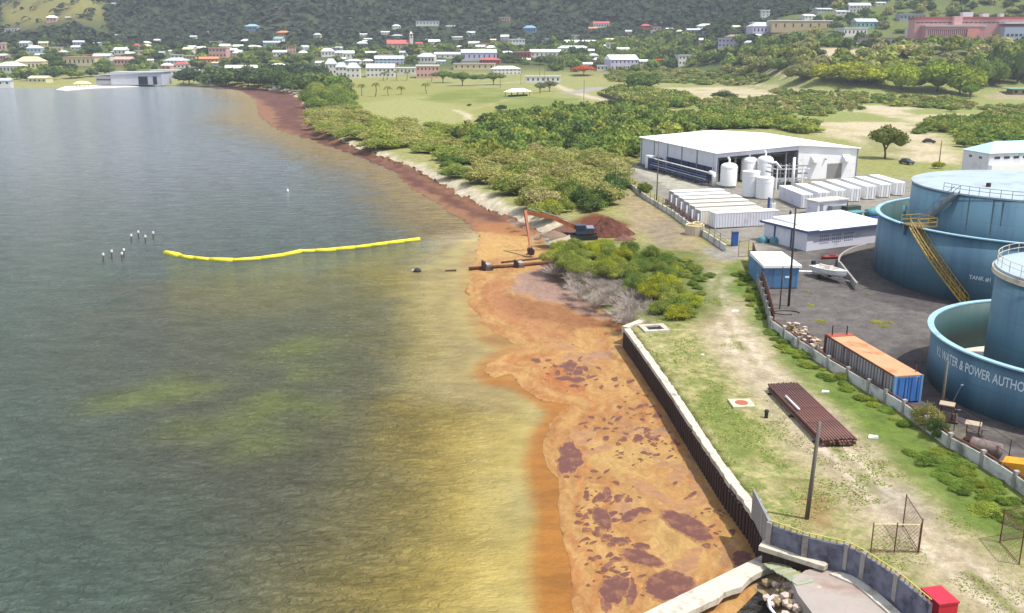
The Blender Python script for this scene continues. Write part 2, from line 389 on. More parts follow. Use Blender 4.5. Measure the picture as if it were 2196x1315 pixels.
    lay(sand, cov(wx, wy, [(860, 365), (960, 385), (1000, 400), (930, 392), (880, 380)], 2), 0)
    lay(lin((120, 70, 48), .6), cov(wx, wy, [(1215, 480), (1262, 455), (1345, 480), (1350, 512), (1250, 505)], 2), 0)
    # plant yard
    yard = [(1330, 366), (1400, 340), (1560, 395), (1840, 372), (1950, 385), (2010, 420), (2196, 430), (2500, 460), (2500, 1250), (2196, 1035), (1940, 875), (1655, 700), (1610, 540), (1612, 522), (1560, 520), (1480, 470), (1415, 425)]
    ym = cov(X, Y, yard, .5); lay(lin((164, 160, 150), .6), ym, .0)
    lay(lin((186, 184, 170), .66), cov(X, Y, [(1350, 362), (1400, 345), (1500, 400), (1480, 420), (1440, 405)], .8), 0)
    lay(lin((118, 113, 112), .62), cov(wx * .2 + X * .8, wy * .2 + Y * .8, [(1610, 560), (1640, 540), (1900, 500), (2500, 600), (2500, 1300), (2196, 1030), (1940, 872), (1652, 700)], 1) * (.85 + .15 * sm((n2 - .3) * 4)), 0)
    lay(lin((132, 128, 76), .6), ym * sm((n2 - .62) * 9) * sm((n1 - .5) * 6) * .9)
    for cx, cy, rr in ((71.6, 126.3, 28.5), (53.8, 81.6, 19.0)):
        ds = np.hypot(X - cx, Y - cy); lay(lin((98, 92, 94), .66), sm((rr - ds) / .8) * ym * .95)
        lay(lin((100, 98, 92), .5), sm((rr - ds) / .8) * ym * sm((n2 - .55) * 6) * .5)
    lay(lin((136, 130, 124), .7), ym * sm((n2 - .55) * 6) * .35)
    # bare concrete apron and foreshore
    m = (sd > -60) & (sd < 200)
    col_ = np.ones((len(X), 4)); col_[:, :3] = np.clip(C, .01, .9)
    V = np.stack([X, Y, Z], 1)
    attrs = {'col': ('POINT', 'FLOAT_COLOR', col_), 'tuft': ('POINT', 'FLOAT', G)}
    V, Fq, attrs = keep(V, Fq, sd > -14, attrs)
    mt, t, p = new_mat('ground_soil')
    vec = _map(t); c = _attr(t, 'col'); g = _attr(t, 'tuft', 'Fac')
    f1 = _noise(t, .55, 8, .68, vec); f2 = _noise(t, 2.6, 6, .7, vec); f3 = _noise(t, .05, 5, .6, vec)
    v1 = _ramp(t, f1, .30, .70, (.66, .63, .58), (1.26, 1.26, 1.24))
    c2 = _mix(t, 1.0, c, v1, 'MULTIPLY')
    v2 = _ramp(t, f2, .32, .7, (.70,) * 3, (1.18,) * 3); c2 = _mix(t, .8, c2, v2, 'MULTIPLY')
    tm = t.nodes.new('ShaderNodeMath'); tm.operation = 'MULTIPLY'
    tf = _noise(t, 1.1, 7, .72, _map(t, (1, 1.0, 1), (0, 0, .6)))
    t.links.new(_ramp(t, tf, .46, .58), tm.inputs[0]); t.links.new(g, tm.inputs[1])
    c3 = _mix(t, tm.outputs[0], c2, _mix(t, f1, lin((86, 118, 42), .58), lin((136, 154, 70), .66)))
    t.links.new(c3, p.inputs['Base Color']); p.inputs['Roughness'].default_value = .95; p.inputs['Specular IOR Level'].default_value = .15
    t.links.new(_bump(t, f2, .7, .25), p.inputs['Normal'])
    me = np_mesh('ground', V, Fq, mt, attrs)
    tag(inst('ground', me), 'coastal land with beach, grass, dirt and wooded hills', kind='structure')
build_ground()

# ---------------------------------------------------------------- water
MAT_OUT = [(470, 186), (520, 196), (548, 215), (556, 250), (600, 280), (660, 298), (720, 318), (790, 345), (845, 368), (875, 398), (925, 430), (968, 458), (1002, 482), (1030, 512), (1022, 545),
           (1010, 580), (1002, 620), (1010, 665), (1058, 715), (1118, 748), (1080, 762), (1042, 782), (1036, 798), (1058, 812), (1100, 800), (1118, 832), (1160, 860), (1222, 870), (1182, 905), (1164, 955),
           (1172, 1000), (1196, 1030), (1200, 1100), (1212, 1180), (1226, 1260), (1236, 1400)]
RING_OUT = [(1002, 520), (988, 570), (985, 620), (1000, 680), (1035, 730), (1070, 748), (1030, 775), (1018, 800), (1040, 825), (1090, 830), (1130, 862), (1165, 890), (1135, 930), (1125, 985), (1135, 1040), (1145, 1110), (1140, 1200), (1146, 1400)]
def build_water():
    X, Y, Fq = grid(-1.25, .75, 460, 20, 1050, 430)
    n1 = fbm(X / 22, Y / 34, 5, 4); n2 = fbm(X / 5, Y / 7, 8, 4)
    s_ = np.clip(Y / 110, .5, 3.0)
    wx = X + (fbm(X / 8, Y / 8, 21, 6) - .47) * 11 * s_; wy = Y + (fbm(X / 8, Y / 8, 23, 6) - .5) * 13 * s_
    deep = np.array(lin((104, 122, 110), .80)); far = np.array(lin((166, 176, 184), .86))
    q = sm((Y - 60) / 260)[:, None]; C = deep * (1 - q) + far * q  # sky reflected far out is put into the paler base colour
    def lay(c, m):
        nonlocal C
        C = C * (1 - m[:, None]) + np.asarray(c)[None] * m[:, None]
    cw = lambda pts, soft: cov(wx, wy, pts, soft, 0.0)
    lay(lin((120, 120, 106), .74), cw([(260, 610), (800, 600), (860, 760), (820, 1000), (700, 1150), (500, 1180), (330, 1000), (150, 760)], 12) * .62)
    lay(lin((122, 108, 86), .68), cw([(420, 900), (780, 900), (800, 1080), (560, 1160), (380, 1050)], 12) * .35)
    lay(lin((152, 148, 118), .72), cw([(330, 615), (760, 608), (740, 640), (560, 680), (420, 690), (300, 660)], 6) * .55)
    for P in ([(540, 760), (640, 720), (760, 725), (700, 760), (640, 800), (560, 790)], [(640, 800), (690, 790), (692, 806), (650, 815)], [(220, 860), (400, 800), (500, 820), (440, 850), (300, 880), (225, 890)],
              [(540, 860), (600, 840), (700, 865), (715, 900), (600, 890), (540, 920), (450, 935), (380, 935), (400, 905), (470, 905)], [(510, 940), (640, 930), (620, 960), (540, 965)]):
        lay(lin((150, 164, 98), .70), cov(X * .45 + wx * .55, Y * .45 + wy * .55, P, 3.6, 0.0) * (.4 + .5 * sm((n2 - .36) * 5)))
    # turbid yellow plume along the weed line
    lay(lin((150, 142, 104), .66), cw([(445, 190), (520, 230), (470, 262), (560, 300), (700, 350), (800, 420), (900, 500), (860, 560), (800, 640), (830, 800), (860, 950), (840, 1100), (720, 1220), (640, 1400), (1260, 1400), (1240, 800), (1120, 480), (700, 280), (560, 190)], 16) * .7)
    lay(lin((188, 170, 100), .66), cw([(500, 205), (540, 260), (640, 312), (800, 372), (905, 450), (950, 520), (800, 590), (810, 700), (840, 850), (840, 1000), (800, 1120), (680, 1220), (590, 1400), (1260, 1400), (1240, 900), (1100, 480), (760, 300), (560, 190)], 9) * .85)
    lay(lin((190, 166, 82), .60), cw([(880, 860), (890, 1000), (850, 1130), (760, 1250), (700, 1400), (1140, 1400), (1130, 1040), (1120, 960), (1060, 900)], 6) * .75)
    lay(lin((204, 184, 108), .54), cw([(850, 600), (990, 600), (1000, 700), (1010, 780), (900, 780), (880, 700)], 6) * .5)
    lay(lin((142, 118, 90), .55), cw([(905, 440), (1000, 500), (985, 600), (1010, 700), (1060, 740), (1020, 800), (1100, 850), (1060, 900), (980, 860), (960, 700), (950, 600), (960, 520)], 4) * .55)
    # soft dark-orange rim of submerged weed
    lay(lin((214, 188, 142), .80), cov(X * .6 + wx * .4, Y * .6 + wy * .4, [(440, 186), (500, 215), (470, 250), (540, 290), (640, 318), (760, 360), (860, 410), (950, 480), (1010, 500), (1010, 450), (880, 372), (735, 320), (640, 280), (600, 200)], 18, 0.0) * .9)
    ring = world_poly(RING_OUT + [(1500, 1400), (1500, 600), (1100, 500)], 0.0)
    s2 = sdist(X + (n2 - .5) * 1.2, Y + (n2 - .5) * 1.6, ring)
    lay(lin((176, 118, 48), .58), sm((s2 + .9) / 1.8) * np.interp(Y, [55, 88, 110, 150], [1, 1, .55, .35]))
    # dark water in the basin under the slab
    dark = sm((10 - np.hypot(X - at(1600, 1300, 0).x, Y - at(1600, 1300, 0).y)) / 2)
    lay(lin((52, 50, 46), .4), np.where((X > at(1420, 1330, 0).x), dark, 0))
    calm = sm((sdist(X, Y, ring) + 14) / 18)
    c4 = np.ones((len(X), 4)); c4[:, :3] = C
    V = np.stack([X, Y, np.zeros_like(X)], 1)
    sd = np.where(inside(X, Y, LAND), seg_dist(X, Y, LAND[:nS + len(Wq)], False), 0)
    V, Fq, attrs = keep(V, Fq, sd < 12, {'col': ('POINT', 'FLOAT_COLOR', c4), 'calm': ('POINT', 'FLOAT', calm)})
    mt, t, p = new_mat('sea_water')
    v = _map(t, (1, 1, 1)); c = _attr(t, 'col'); cal = _attr(t, 'calm', 'Fac')
    mottle = _ramp(t, _noise(t, .20, 9, .68, _map(t, (1, 1.8, 1), (0, 0, .45))), .35, .66, (.78,) * 3, (1.20,) * 3)
    t.links.new(_mix(t, 1, c, mottle, 'MULTIPLY'), p.inputs['Base Color'])
    rr2 = t.nodes.new('ShaderNodeMapRange'); t.links.new(cal, rr2.inputs[0]); rr2.inputs[3].default_value = .13; rr2.inputs[4].default_value = .42; t.links.new(rr2.outputs[0], p.inputs['Roughness']); p.inputs['Specular IOR Level'].default_value = .4; p.inputs['IOR'].default_value = 1.33
    w1 = _noise(t, .22, 3, .55, _map(t, (1.0, 2.4, 1), (0, 0, .7)))
    w2 = _noise(t, .75, 5, .62, _map(t, (1.0, 2.0, 1), (0, 0, .75)), .9)
    w3 = _noise(t, 2.6, 4, .65, _map(t, (1.0, 1.6, 1), (0, 0, .6)))
    a1 = t.nodes.new('ShaderNodeMath'); a1.operation = 'MULTIPLY_ADD'; t.links.new(w2, a1.inputs[0]); a1.inputs[1].default_value = .65; t.links.new(w1, a1.inputs[2])
    a2 = t.nodes.new('ShaderNodeMath'); a2.operation = 'MULTIPLY_ADD'; t.links.new(w3, a2.inputs[0]); a2.inputs[1].default_value = .22; t.links.new(a1.outputs[0], a2.inputs[2])
    st = t.nodes.new('ShaderNodeMapRange'); t.links.new(cal, st.inputs[0]); st.inputs[3].default_value = 1.0; st.inputs[4].default_value = .22
    b = t.nodes.new('ShaderNodeBump'); b.inputs['Distance'].default_value = 4.2; t.links.new(a2.outputs[0], b.inputs['Height']); t.links.new(st.outputs[0], b.inputs['Strength'])
    t.links.new(b.outputs[0], p.inputs['Normal'])
    tag(inst('sea', np_mesh('sea', V, Fq, mt, attrs)), 'choppy grey green sea with a yellow turbid band along the shore', kind='structure')
build_water()

# ---------------------------------------------------------------- floating and beached sargassum
def build_mats():
    X, Y, Fq = grid(-.55, .62, 560, 44, 830, 640)
    inner = [(1236, 1400), (1500, 1400), (1660, 1230), (1700, 1215), (1640, 1150), (1600, 1085), (1480, 920), (1380, 765), (1350, 715), (1330, 695), (1290, 668), (1240, 640), (1200, 600), (1190, 560), (1160, 500), (1110, 474),
             (1070, 462), (1016, 436), (958, 406), (890, 368), (806, 338), (742, 314), (682, 288), (655, 262), (664, 238), (648, 212), (600, 194), (540, 188), (480, 183)]
    P = world_poly(MAT_OUT, 0.0); Q = world_poly(inner, 0.0)
    poly = np.vstack([P, Q])
    e = (fbm(X / 2.2, Y / 3, 61, 4) - .5) * 1.7 * np.clip(Y / 150, .45, 2.5)
    s = sdist(X + e, Y + e * .8, poly)
    sdl = seg_dist(X, Y, LAND[:nS], False); lz = -1.6 + 3.6 * sm((np.where(inside(X, Y, LAND), sdl, -sdl) + 4) / 11.0)
    qd = world_poly(QUAY, 2.2)
    n1 = fbm(X / 6, Y / 9, 71, 5); wxx = X + (n1 - .5) * 7; wyy = Y + (fbm(X / 6, Y / 6, 72, 4) - .5) * 7; n2 = fbm(wxx / 2.3, wyy / 4.5, 73, 5); n3 = fbm(wxx / 8, wyy / 14, 74, 4)
    light = np.array(lin((216, 170, 104), .60)); orange = np.array(lin((192, 134, 78), .58)); brown = np.array(lin((118, 70, 58), .50)); grey = np.array(lin((176, 144, 126), .66))
    k = sm((n2 - .42) * 4)[:, None]; C = light * (1 - k * .55) + orange * k * .55
    def lay(c, m):
        nonlocal C
        C = C * (1 - m[:, None]) + np.asarray(c)[None] * m[:, None]
    fx, fy = wxx, wyy
    band = vnoise(s * 1.15 + (n1 - .5) * 7, s * .05 + n3 * 3, 88); k2 = (sm((band - .50) * 5) * sm((7 - s) / 5) * (Y < 130))[:, None]; C = C * (1 - .55 * k2) + np.array(lin((196, 122, 66), .6)) * .55 * k2
    bd2 = vnoise(s * 2.6 + (n2 - .5) * 6, n3 * 4, 89); C = C * (1 - .10 * sm((bd2 - .5) * 6))[:, None]
    # brown belt that hugs the beach north of the excavator
    belt = [(470, 184), (540, 189), (598, 196), (640, 214), (652, 240), (640, 264), (672, 292), (738, 318), (806, 343), (888, 374), (952, 412), (1012, 442), (1072, 466), (1108, 480), (1040, 476), (985, 448), (930, 418), (880, 392), (850, 372), (790, 350), (720, 324), (660, 300), (600, 272), (588, 240), (560, 215), (520, 198)]
    farm = sm((Y - 150) / 25)
    lay(lin((160, 112, 84), .56), farm * .8)
    lay(brown, cov(X + (n2 - .5) * 5 * np.clip(Y / 200, .5, 2.5), Y + (n1 - .5) * 8 * np.clip(Y / 200, .5, 2.5), belt, 1.8, 0.0) * .92)
    lay(lin((146, 100, 84), .6), cov(fx, fy, belt, 1.5, 0.0) * sm((fbm(X / 3, Y / 8, 85, 4) - .52) * 8) * .55)
    cm = lambda pts, soft: cov(fx, fy, pts, soft, 0.0)
    lay(lin((204, 140, 78), .58), cm([(1010, 480), (1100, 478), (1150, 500), (1120, 520), (1040, 500)], 1.5) * .6)
    lay(lin((226, 184, 112), .60), cm([(1030, 500), (1150, 505), (1160, 550), (1020, 558)], 1.5) * .8)
    lay(grey, cm([(1095, 592), (1180, 576), (1250, 600), (1300, 660), (1320, 690), (1240, 672), (1150, 640), (1110, 620)], 1.4))
    lay(lin((190, 156, 140), .62), cm([(1100, 590), (1180, 590), (1250, 640), (1270, 670), (1190, 650), (1120, 620)], 1.0) * sm((n2 - .45) * 7) * .7)
    lay(lin((166, 108, 70), .56), cm([(1085, 620), (1150, 648), (1260, 680), (1340, 700), (1320, 715), (1200, 700), (1120, 690), (1085, 660)], 1.2) * .75)
    lay(lin((196, 130, 90), .58), cm([(1030, 600), (1085, 610), (1110, 680), (1200, 710), (1200, 730), (1100, 720), (1050, 660)], 1.5) * .6)
    lay(lin((204, 128, 72), .58), cm([(1160, 790), (1200, 780), (1270, 800), (1260, 840), (1210, 840), (1170, 820)], .7) * .8)
    lay(grey * 1.0, cm([(1150, 740), (1290, 745), (1300, 770), (1200, 765)], .8) * sm((n2 - .45) * 9) * .6)
    lay(lin((206, 170, 104), .64), cm([(1300, 960), (1500, 960), (1600, 1120), (1560, 1200), (1440, 1230), (1380, 1130), (1330, 1020)], 1.5) * sm((n1 - .42) * 6) * .7)
    lay(lin((176, 136, 112), .62), cm([(1300, 900), (1480, 900), (1580, 1060), (1600, 1190), (1480, 1230), (1380, 1100)], 1.5) * sm((fbm(wxx / 1.1, wyy / 1.5, 91, 3) - .60) * 10) * .7)
    lay(lin((206, 130, 58), .6), sm((2.2 - (-(s) + 2.2)) / 3) * 0)
    zw = .035 + .05 * n2 * sm(s / 1.5); dqy = seg_dist(X, Y, qd, False); Z = np.where(dqy > sdl + .01, np.maximum(zw, lz + .05 + .1 * n2), zw)
    C = C * .84
    # keep off the land beyond the swash
    m = s > 0; ok = (dqy > .05) | ~inside(X, Y, LAND) | (Y > 128)
    f = Fq[m[Fq].any(1) & ok[Fq].all(1)]
    rim = np.unique(f); rim = rim[~m[rim]]                       # pull the outermost vertices onto the weed's true edge
    sh = lambda dx, dy: sdist(X[rim] + e[rim] + dx, Y[rim] + e[rim] * .8 + dy, poly)
    gx = (sh(.2, 0) - sh(-.2, 0)) / .4; gy = (sh(0, .2) - sh(0, -.2)) / .4; gl = np.maximum(gx * gx + gy * gy, .3)
    X = X.copy(); Y = Y.copy(); X[rim] -= s[rim] * gx / gl; Y[rim] -= s[rim] * gy / gl; Z[rim] = np.maximum(np.minimum(Z[rim], .02), np.where(dqy > sdl, lz, 0)[rim])
    c4 = np.ones((len(X), 4)); c4[:, :3] = C; V = np.stack([X, Y, Z], 1)
    used = np.unique(f); idx = np.full(len(V), -1); idx[used] = np.arange(len(used))
    mt, t, p = new_mat('sargassum')
    c = _attr(t, 'col'); v = _map(t)
    sw = _noise(t, .9, 7, .66, _map(t, (1, .55, 1)), 1.6); fn = _noise(t, 5.0, 5, .7, v)
    c2 = _mix(t, 1, c, _ramp(t, sw, .34, .66, (.78, .72, .68), (1.14, 1.16, 1.20)), 'MULTIPLY')
    c2 = _mix(t, .7, c2, _ramp(t, fn, .32, .68, (.80,) * 3, (1.12,) * 3), 'MULTIPLY')
    t.links.new(c2, p.inputs['Base Color']); p.inputs['Roughness'].default_value = .8; p.inputs['Specular IOR Level'].default_value = .25
    t.links.new(_bump(t, fn, .5, .12), p.inputs['Normal'])
    tag(inst('sargassum_mat', np_mesh('sargassum_mat', V[used], idx[f], mt, {'col': ('POINT', 'FLOAT_COLOR', c4[used])})), 'orange and brown sargassum weed matted along the whole shore', 'seaweed', kind='stuff')
build_mats()

# ---------------------------------------------------------------- haze: one even volume round everything on the ground
hz = bpy.data.materials.new('haze_air'); hz.use_nodes = True; t = hz.node_tree; t.nodes.clear()
o_ = t.nodes.new('ShaderNodeOutputMaterial'); v_ = t.nodes.new('ShaderNodeVolumePrincipled')
v_.inputs['Density'].default_value = .00013; v_.inputs['Color'].default_value = (.80, .87, 1.0, 1); v_.inputs['Anisotropy'].default_value = .2
t.links.new(v_.outputs[0], o_.inputs['Volume'])
hb = MB().b(-4500, 4500, -120, 3600, -4, 620).build('haze', hz); tag(hb, 'pale haze in the air over bay and hills', kind='stuff'); hb.visible_shadow = True
# ================================================================ MATERIALS FOR OBJECTS
conc = M('concrete_pale', (206, 200, 186), .9, .12, .9, (120, 108, 96), .45, bump=.3, k=.85)
conc_w = M('concrete_white', (220, 210, 190), .85, .14, .9, (132, 120, 104), .50, bump=.4, k=.68)
conc_g = M('concrete_grey', (164, 158, 152), .92, .14, .6, (120, 110, 100), .5, bump=.3, k=.8)
slate = M('painted_block_grey', (122, 124, 140), .85, .30, 1.3, (70, 70, 86), .9, bump=.2, k=.75)
rust = M('rust', (112, 66, 48), .85, .35, 1.6, (62, 38, 32), .7, bump=.3, k=.8)
rust_d = M('rust_dark', (74, 48, 40), .9, .35, 1.2, (34, 24, 22), .8, streak=True, k=.75)
pipe_b = M('pipe_brown', (112, 72, 62), .6, .25, 1.0, (72, 48, 42), .6, k=.85)
tank_b = M('tank_blue', (98, 142, 162), .55, .12, .16, (70, 112, 142), .8, streak=True, k=.72)
tank_in = M('tank_green_shaded', (58, 100, 100), .6, .14, .2, (44, 80, 82), .8, streak=True, k=.6)
def tank_mat(m_, Rr, cw_, ch_):
    m, t, p = m_, m_.node_tree, m_.node_tree.nodes['Principled BSDF']
    tc = t.nodes.new('ShaderNodeTexCoord'); sx = t.nodes.new('ShaderNodeSeparateXYZ'); t.links.new(tc.outputs['Object'], sx.inputs[0])
    an = t.nodes.new('ShaderNodeMath'); an.operation = 'ARCTAN2'; t.links.new(sx.outputs[1], an.inputs[0]); t.links.new(sx.outputs[0], an.inputs[1])
    mu = t.nodes.new('ShaderNodeMath'); mu.operation = 'MULTIPLY'; t.links.new(an.outputs[0], mu.inputs[0]); mu.inputs[1].default_value = Rr
    cb = t.nodes.new('ShaderNodeCombineXYZ'); t.links.new(mu.outputs[0], cb.inputs[0]); t.links.new(sx.outputs[2], cb.inputs[1])
    br = t.nodes.new('ShaderNodeTexBrick'); t.links.new(cb.outputs[0], br.inputs[0]); br.inputs['Scale'].default_value = 1.0; br.inputs['Brick Width'].default_value = cw_; br.inputs['Row Height'].default_value = ch_; br.inputs['Mortar Size'].default_value = .035; br.inputs['Mortar Smooth'].default_value = .4
    br.inputs['Color1'].default_value = (1, 1, 1, 1); br.inputs['Color2'].default_value = (.88, .90, .93, 1); br.inputs['Mortar'].default_value = (.74, .72, .70, 1)
    st = _noise(t, 1.0, 6, .7, None); sn = st.node; mp = t.nodes.new('ShaderNodeMapping'); mp.inputs['Scale'].default_value = (1.4, .10, 1); t.links.new(cb.outputs[0], mp.inputs[0]); t.links.new(mp.outputs[0], sn.inputs['Vector'])
    old = p.inputs['Base Color'].links[0].from_socket
    c = _mix(t, 1.0, old, br.outputs[0], 'MULTIPLY'); f = _ramp(t, st, .56, .74)
    c = _mix(t, _mix(t, 1.0, f, (.55, .55, .55), 'MULTIPLY'), c, lin((118, 140, 148), .62)); t.links.new(c, p.inputs['Base Color'])
    return m
tank_mat(tank_b, 18.0, 6.2, 2.4)
tank_rim = M('tank_rim_pale', (158, 198, 216), .5, .10, .5, (110, 150, 172), .5, k=.8)
tank_roof = M('tank_roof', (170, 186, 196), .5, .08, .25, (146, 150, 150), .5, k=.82)
yellow = M('yellow_paint', (196, 164, 66), .6, .15, 1.2, (140, 100, 50), .5, k=.75)
grey_m = M('grey_steel', (140, 146, 150), .55, .15, 1, (100, 90, 84), .4, k=.75)
white_p = M('white_paint', (236, 236, 236), .5, .04, .4, (196, 190, 182), .2, k=.9)
white_r = M('white_roof', (244, 244, 242), .45, .03, .05, k=.96)
white_d = M('white_dusty', (226, 220, 206), .7, .06, .5, (186, 166, 150), .3, k=.88)
lav = M('lavender_and_shaded_white', (214, 214, 226), .75, .06, .4, (180, 178, 188), .3, k=.86)  # pale lavender walls; also white walls with shade put into the colour
blue_t = M('blue_trim', (70, 92, 140), .6, .1, 1, k=.7)
blue_c = M('container_blue', (104, 150, 192), .6, .15, .6, (84, 110, 140), .5, streak=True, k=.85)
blue_b = M('bright_blue', (40, 90, 170), .5, .1, 1, k=.7)
navy = M('navy_rack', (40, 60, 104), .6, .25, .8, k=.65)
dark = M('dark_opening', (38, 40, 44), .9, .2, 1, k=.6)
glass = M('window_glass', (58, 70, 80), .15, .1, .5, k=.6)
orange_r = M('orange_roof', (214, 160, 116), .85, .14, .6, (170, 108, 74), .6, k=.74)
cont_g = M('container_grey_side', (160, 158, 160), .75, .16, .8, (104, 70, 56), .6, streak=True, k=.8)
orange_m = M('excavator_orange', (178, 100, 52), .6, .2, .6, (104, 66, 46), .7, k=.72)
red = M('red_paint', (206, 32, 60), .5, .08, .6, k=.75)
red_d = M('dull_red', (150, 40, 44), .6, .2, 1, k=.7)
boom_y = M('boom_yellow', (236, 224, 40), .5, .08, .4, (190, 170, 60), .3, k=.85)
bark = M('bark', (104, 86, 68), .95, .3, 3, bump=.3, k=.6)
wood = M('weathered_pole', (120, 112, 102), .9, .25, 1.2, (86, 76, 68), .5, streak=True, k=.7)
wood_d = M('dark_pole', (66, 60, 60), .85, .2, 1, k=.6)
black = M('black_rubber', (30, 30, 32), .7, .1, 1, k=.8)
teal = M('teal_tarp', (86, 150, 160), .7, .15, 1, k=.7)
green_g = M('grey_green_sheet', (156, 164, 140), .7, .12, .9, (110, 120, 100), .5, k=.8)
soil_r = M('red_soil', (120, 66, 46), .95, .45, 1.0, (70, 40, 32), .9, bump=.9, k=.6)
soil_g = M('grey_soil', (150, 120, 108), .95, .3, 1.2, bump=.8, k=.7)
rock_m = M('rock', (156, 136, 104), .95, .35, 1.6, (96, 84, 60), .7, bump=.6, k=.8)
rock_w = M('rock_pale', (206, 186, 170), .9, .2, 1.6, (150, 110, 96), .5, bump=.5, k=.8)
weed_m = M('weed_clump', (118, 72, 60), .85, .22, 1.1, (164, 112, 82), .55, bump=.5, k=.58)
weed_p = M('weed_clump_pale', (166, 124, 92), .85, .22, 1.2, (206, 152, 92), .95, bump=.5, k=.54)
cream = M('cream_paint', (224, 212, 160), .8, .08, 1, k=.8)
trunkm = bark

def frame(pa, pb, z=2.0):                  # ground frame from two base pixels: origin at a, +x towards b
    a = at(*pa, z); b = at(*pb, z); d = b - a
    return a, math.atan2(d.y, d.x), math.hypot(d.x, d.y)
def ribbed(mb, x0, x1, y, z0, z1, n, dep=.06, axis='x'):
    st = (x1 - x0) / n
    for i in range(n):
        c = x0 + (i + .5) * st
        if axis == 'x': mb.box(c, y, z0, st * .5, dep, z1 - z0)
        else: mb.box(y, c, z0, dep, st * .5, z1 - z0)

# ================================================================ QUAY
def pt_line(P, s):
    for i in range(len(P) - 1):
        L = (P[i + 1] - P[i]).length
        if s <= L or i == len(P) - 2: return P[i].lerp(P[i + 1], s / L), (P[i + 1] - P[i]).normalized()
        s -= L
QP = [Vector((x, y, 0)) for x, y in Wq[:7]]
QL = sum((QP[i + 1] - QP[i]).length for i in range(len(QP) - 1))
quay = empty('quay_wall', (QP[0].x, QP[0].y, 0), 0, 'long rusty sheet pile quay wall topped by a pale concrete capping', 'quay wall')
pm = MB(); pm.prism([(-.30, .02), (-.16, -.26), (.16, -.26), (.30, .02)], -.9, 1.82)
pile_me = pm.mesh('sheet_pile', rust_d)
s_ = .3
while s_ < QL - .2:
    p, d = pt_line(QP, s_); nrm = Vector((-d.y, d.x, 0))
    # outward = towards the sea (left of the walk inland is +nrm or -nrm)
    outv = nrm if nrm.x < 0 else -nrm
    rz = math.atan2(outv.y, outv.x) + math.pi / 2
    inst('sheet_pile', pile_me, quay, (p.x - quay.location.x + outv.x * .12, p.y - quay.location.y + outv.y * .12, 0), rz)
    s_ += .62
back = MB()
for i in range(len(QP) - 1):
    a, b = QP[i], QP[i + 1]; d = (b - a).normalized(); nn = Vector((-d.y, d.x, 0)); nn = nn if nn.x > 0 else -nn
    L = (b - a).length; c = (a + b) / 2 + nn * .12
    back.box(c.x, c.y, -.9, L + .1, .12, 2.7, math.atan2(d.y, d.x))
back.build('backing_wall', rust_d, quay, world=True)
rr = random.Random(3)
s_ = 0.0
while s_ < QL - .5:
    L = rr.uniform(2.6, 3.4); L = min(L, QL - s_); p0, d = pt_line(QP, s_); p1, _ = pt_line(QP, s_ + L - .03)
    d = (p1 - p0).normalized(); nn = Vector((-d.y, d.x, 0)); nn = nn if nn.x > 0 else -nn
    w0 = .14; w1 = .46 if s_ < QL * .7 else rr.uniform(.5, .66)
    cap = MB(); n = 5; top = []
    near = s_ > QL * .55
    for k in range(n + 1):
        q = p0.lerp(p1, k / n); j = rr.uniform(-.08, .12) if near else rr.uniform(-.03, .03); top.append(q - nn * (w0 + .10 - max(0, j)))
    for k in range(n, -1, -1): top.append(p0.lerp(p1, k / n) + nn * (w1 + rr.uniform(-.06, .06)))
    cap.prism([(q.x, q.y) for q in top], 1.83, 2.22 + rr.uniform(-.012, .012))
    cap.build('capping_block', conc_w, quay, world=True); s_ += L
# corner return at the far end of the quay
a = at(1343, 700, 2.2); b = at(1374, 688, 2.2)
MB().box((a.x + b.x) / 2, (a.y + b.y) / 2, 1.2, (b - a).length + .6, .8, 1.02, math.atan2(b.y - a.y, b.x - a.x)).build('end_return', conc_w, quay, world=True)

# concrete slab jetty at the bottom
J = [at(1375, 1318, .9), at(1440, 1340, .9), at(1655, 1222, .9), at(1636, 1190, .9)]
ja, jb = J[0], J[3]; jd = (jb - ja); L = jd.length; rz = math.atan2(jd.y, jd.x)
jet = empty('concrete_jetty', (ja.x, ja.y, 0), rz, 'broken white concrete slab jetty lying across the corner of the basin', 'jetty')
mb = MB(); W = 1.35; edge = [( -9, W)] ; pts = [(-9, 0), (L + .05, 0), (L + .35, -.55), (L + .2, -W + .1)]
x = L - .6
while x > -9: pts.append((x, -W + rr.uniform(-.16, .12) - (.15 if x < L * .7 else 0))); x -= .7
pts.append((-9, -W))
mb.prism(pts, .52, .92); mb.build('deck_slab', conc_w, jet)
for k in range(5): MB().box(-7 + k * 3.2, -.7, -1, .5, .7, 1.52).build('support_pier', conc_g, jet)
# boards laid from the jetty to the apron
A, B, Cc, D = at(1640, 1206, 1.3), at(1668, 1198, 1.3), at(1742, 1256, 1.3), at(1712, 1270, 1.3)
mid = (A + D) / 2; ux = (D - A); LL = ux.length; ux.normalize(); rz = math.atan2(ux.y, ux.x)
gang = empty('board_ramp', (A.x, A.y, 1.12), rz, 'short ramp of grey green weathered boards beside the jetty', 'ramp')
wd = (B - A).length * 1.15; nb = 11
for k in range(nb):
    MB().box((k + .5) * LL / nb, wd / 2 * .8 + rr.uniform(-.05, .05), .06 + k * .055, LL / nb * .9, wd, .07, rr.uniform(-.02, .02)).build('board', green_g if k % 3 else M('olive_board', (150, 146, 100), .8, .15, 1, k=.75), gang)
for q in (.1, wd - .35): MB().tube([(0, q, 0), (LL, q, .58)], .07, 5).build('rail_beam', rust_d, gang)

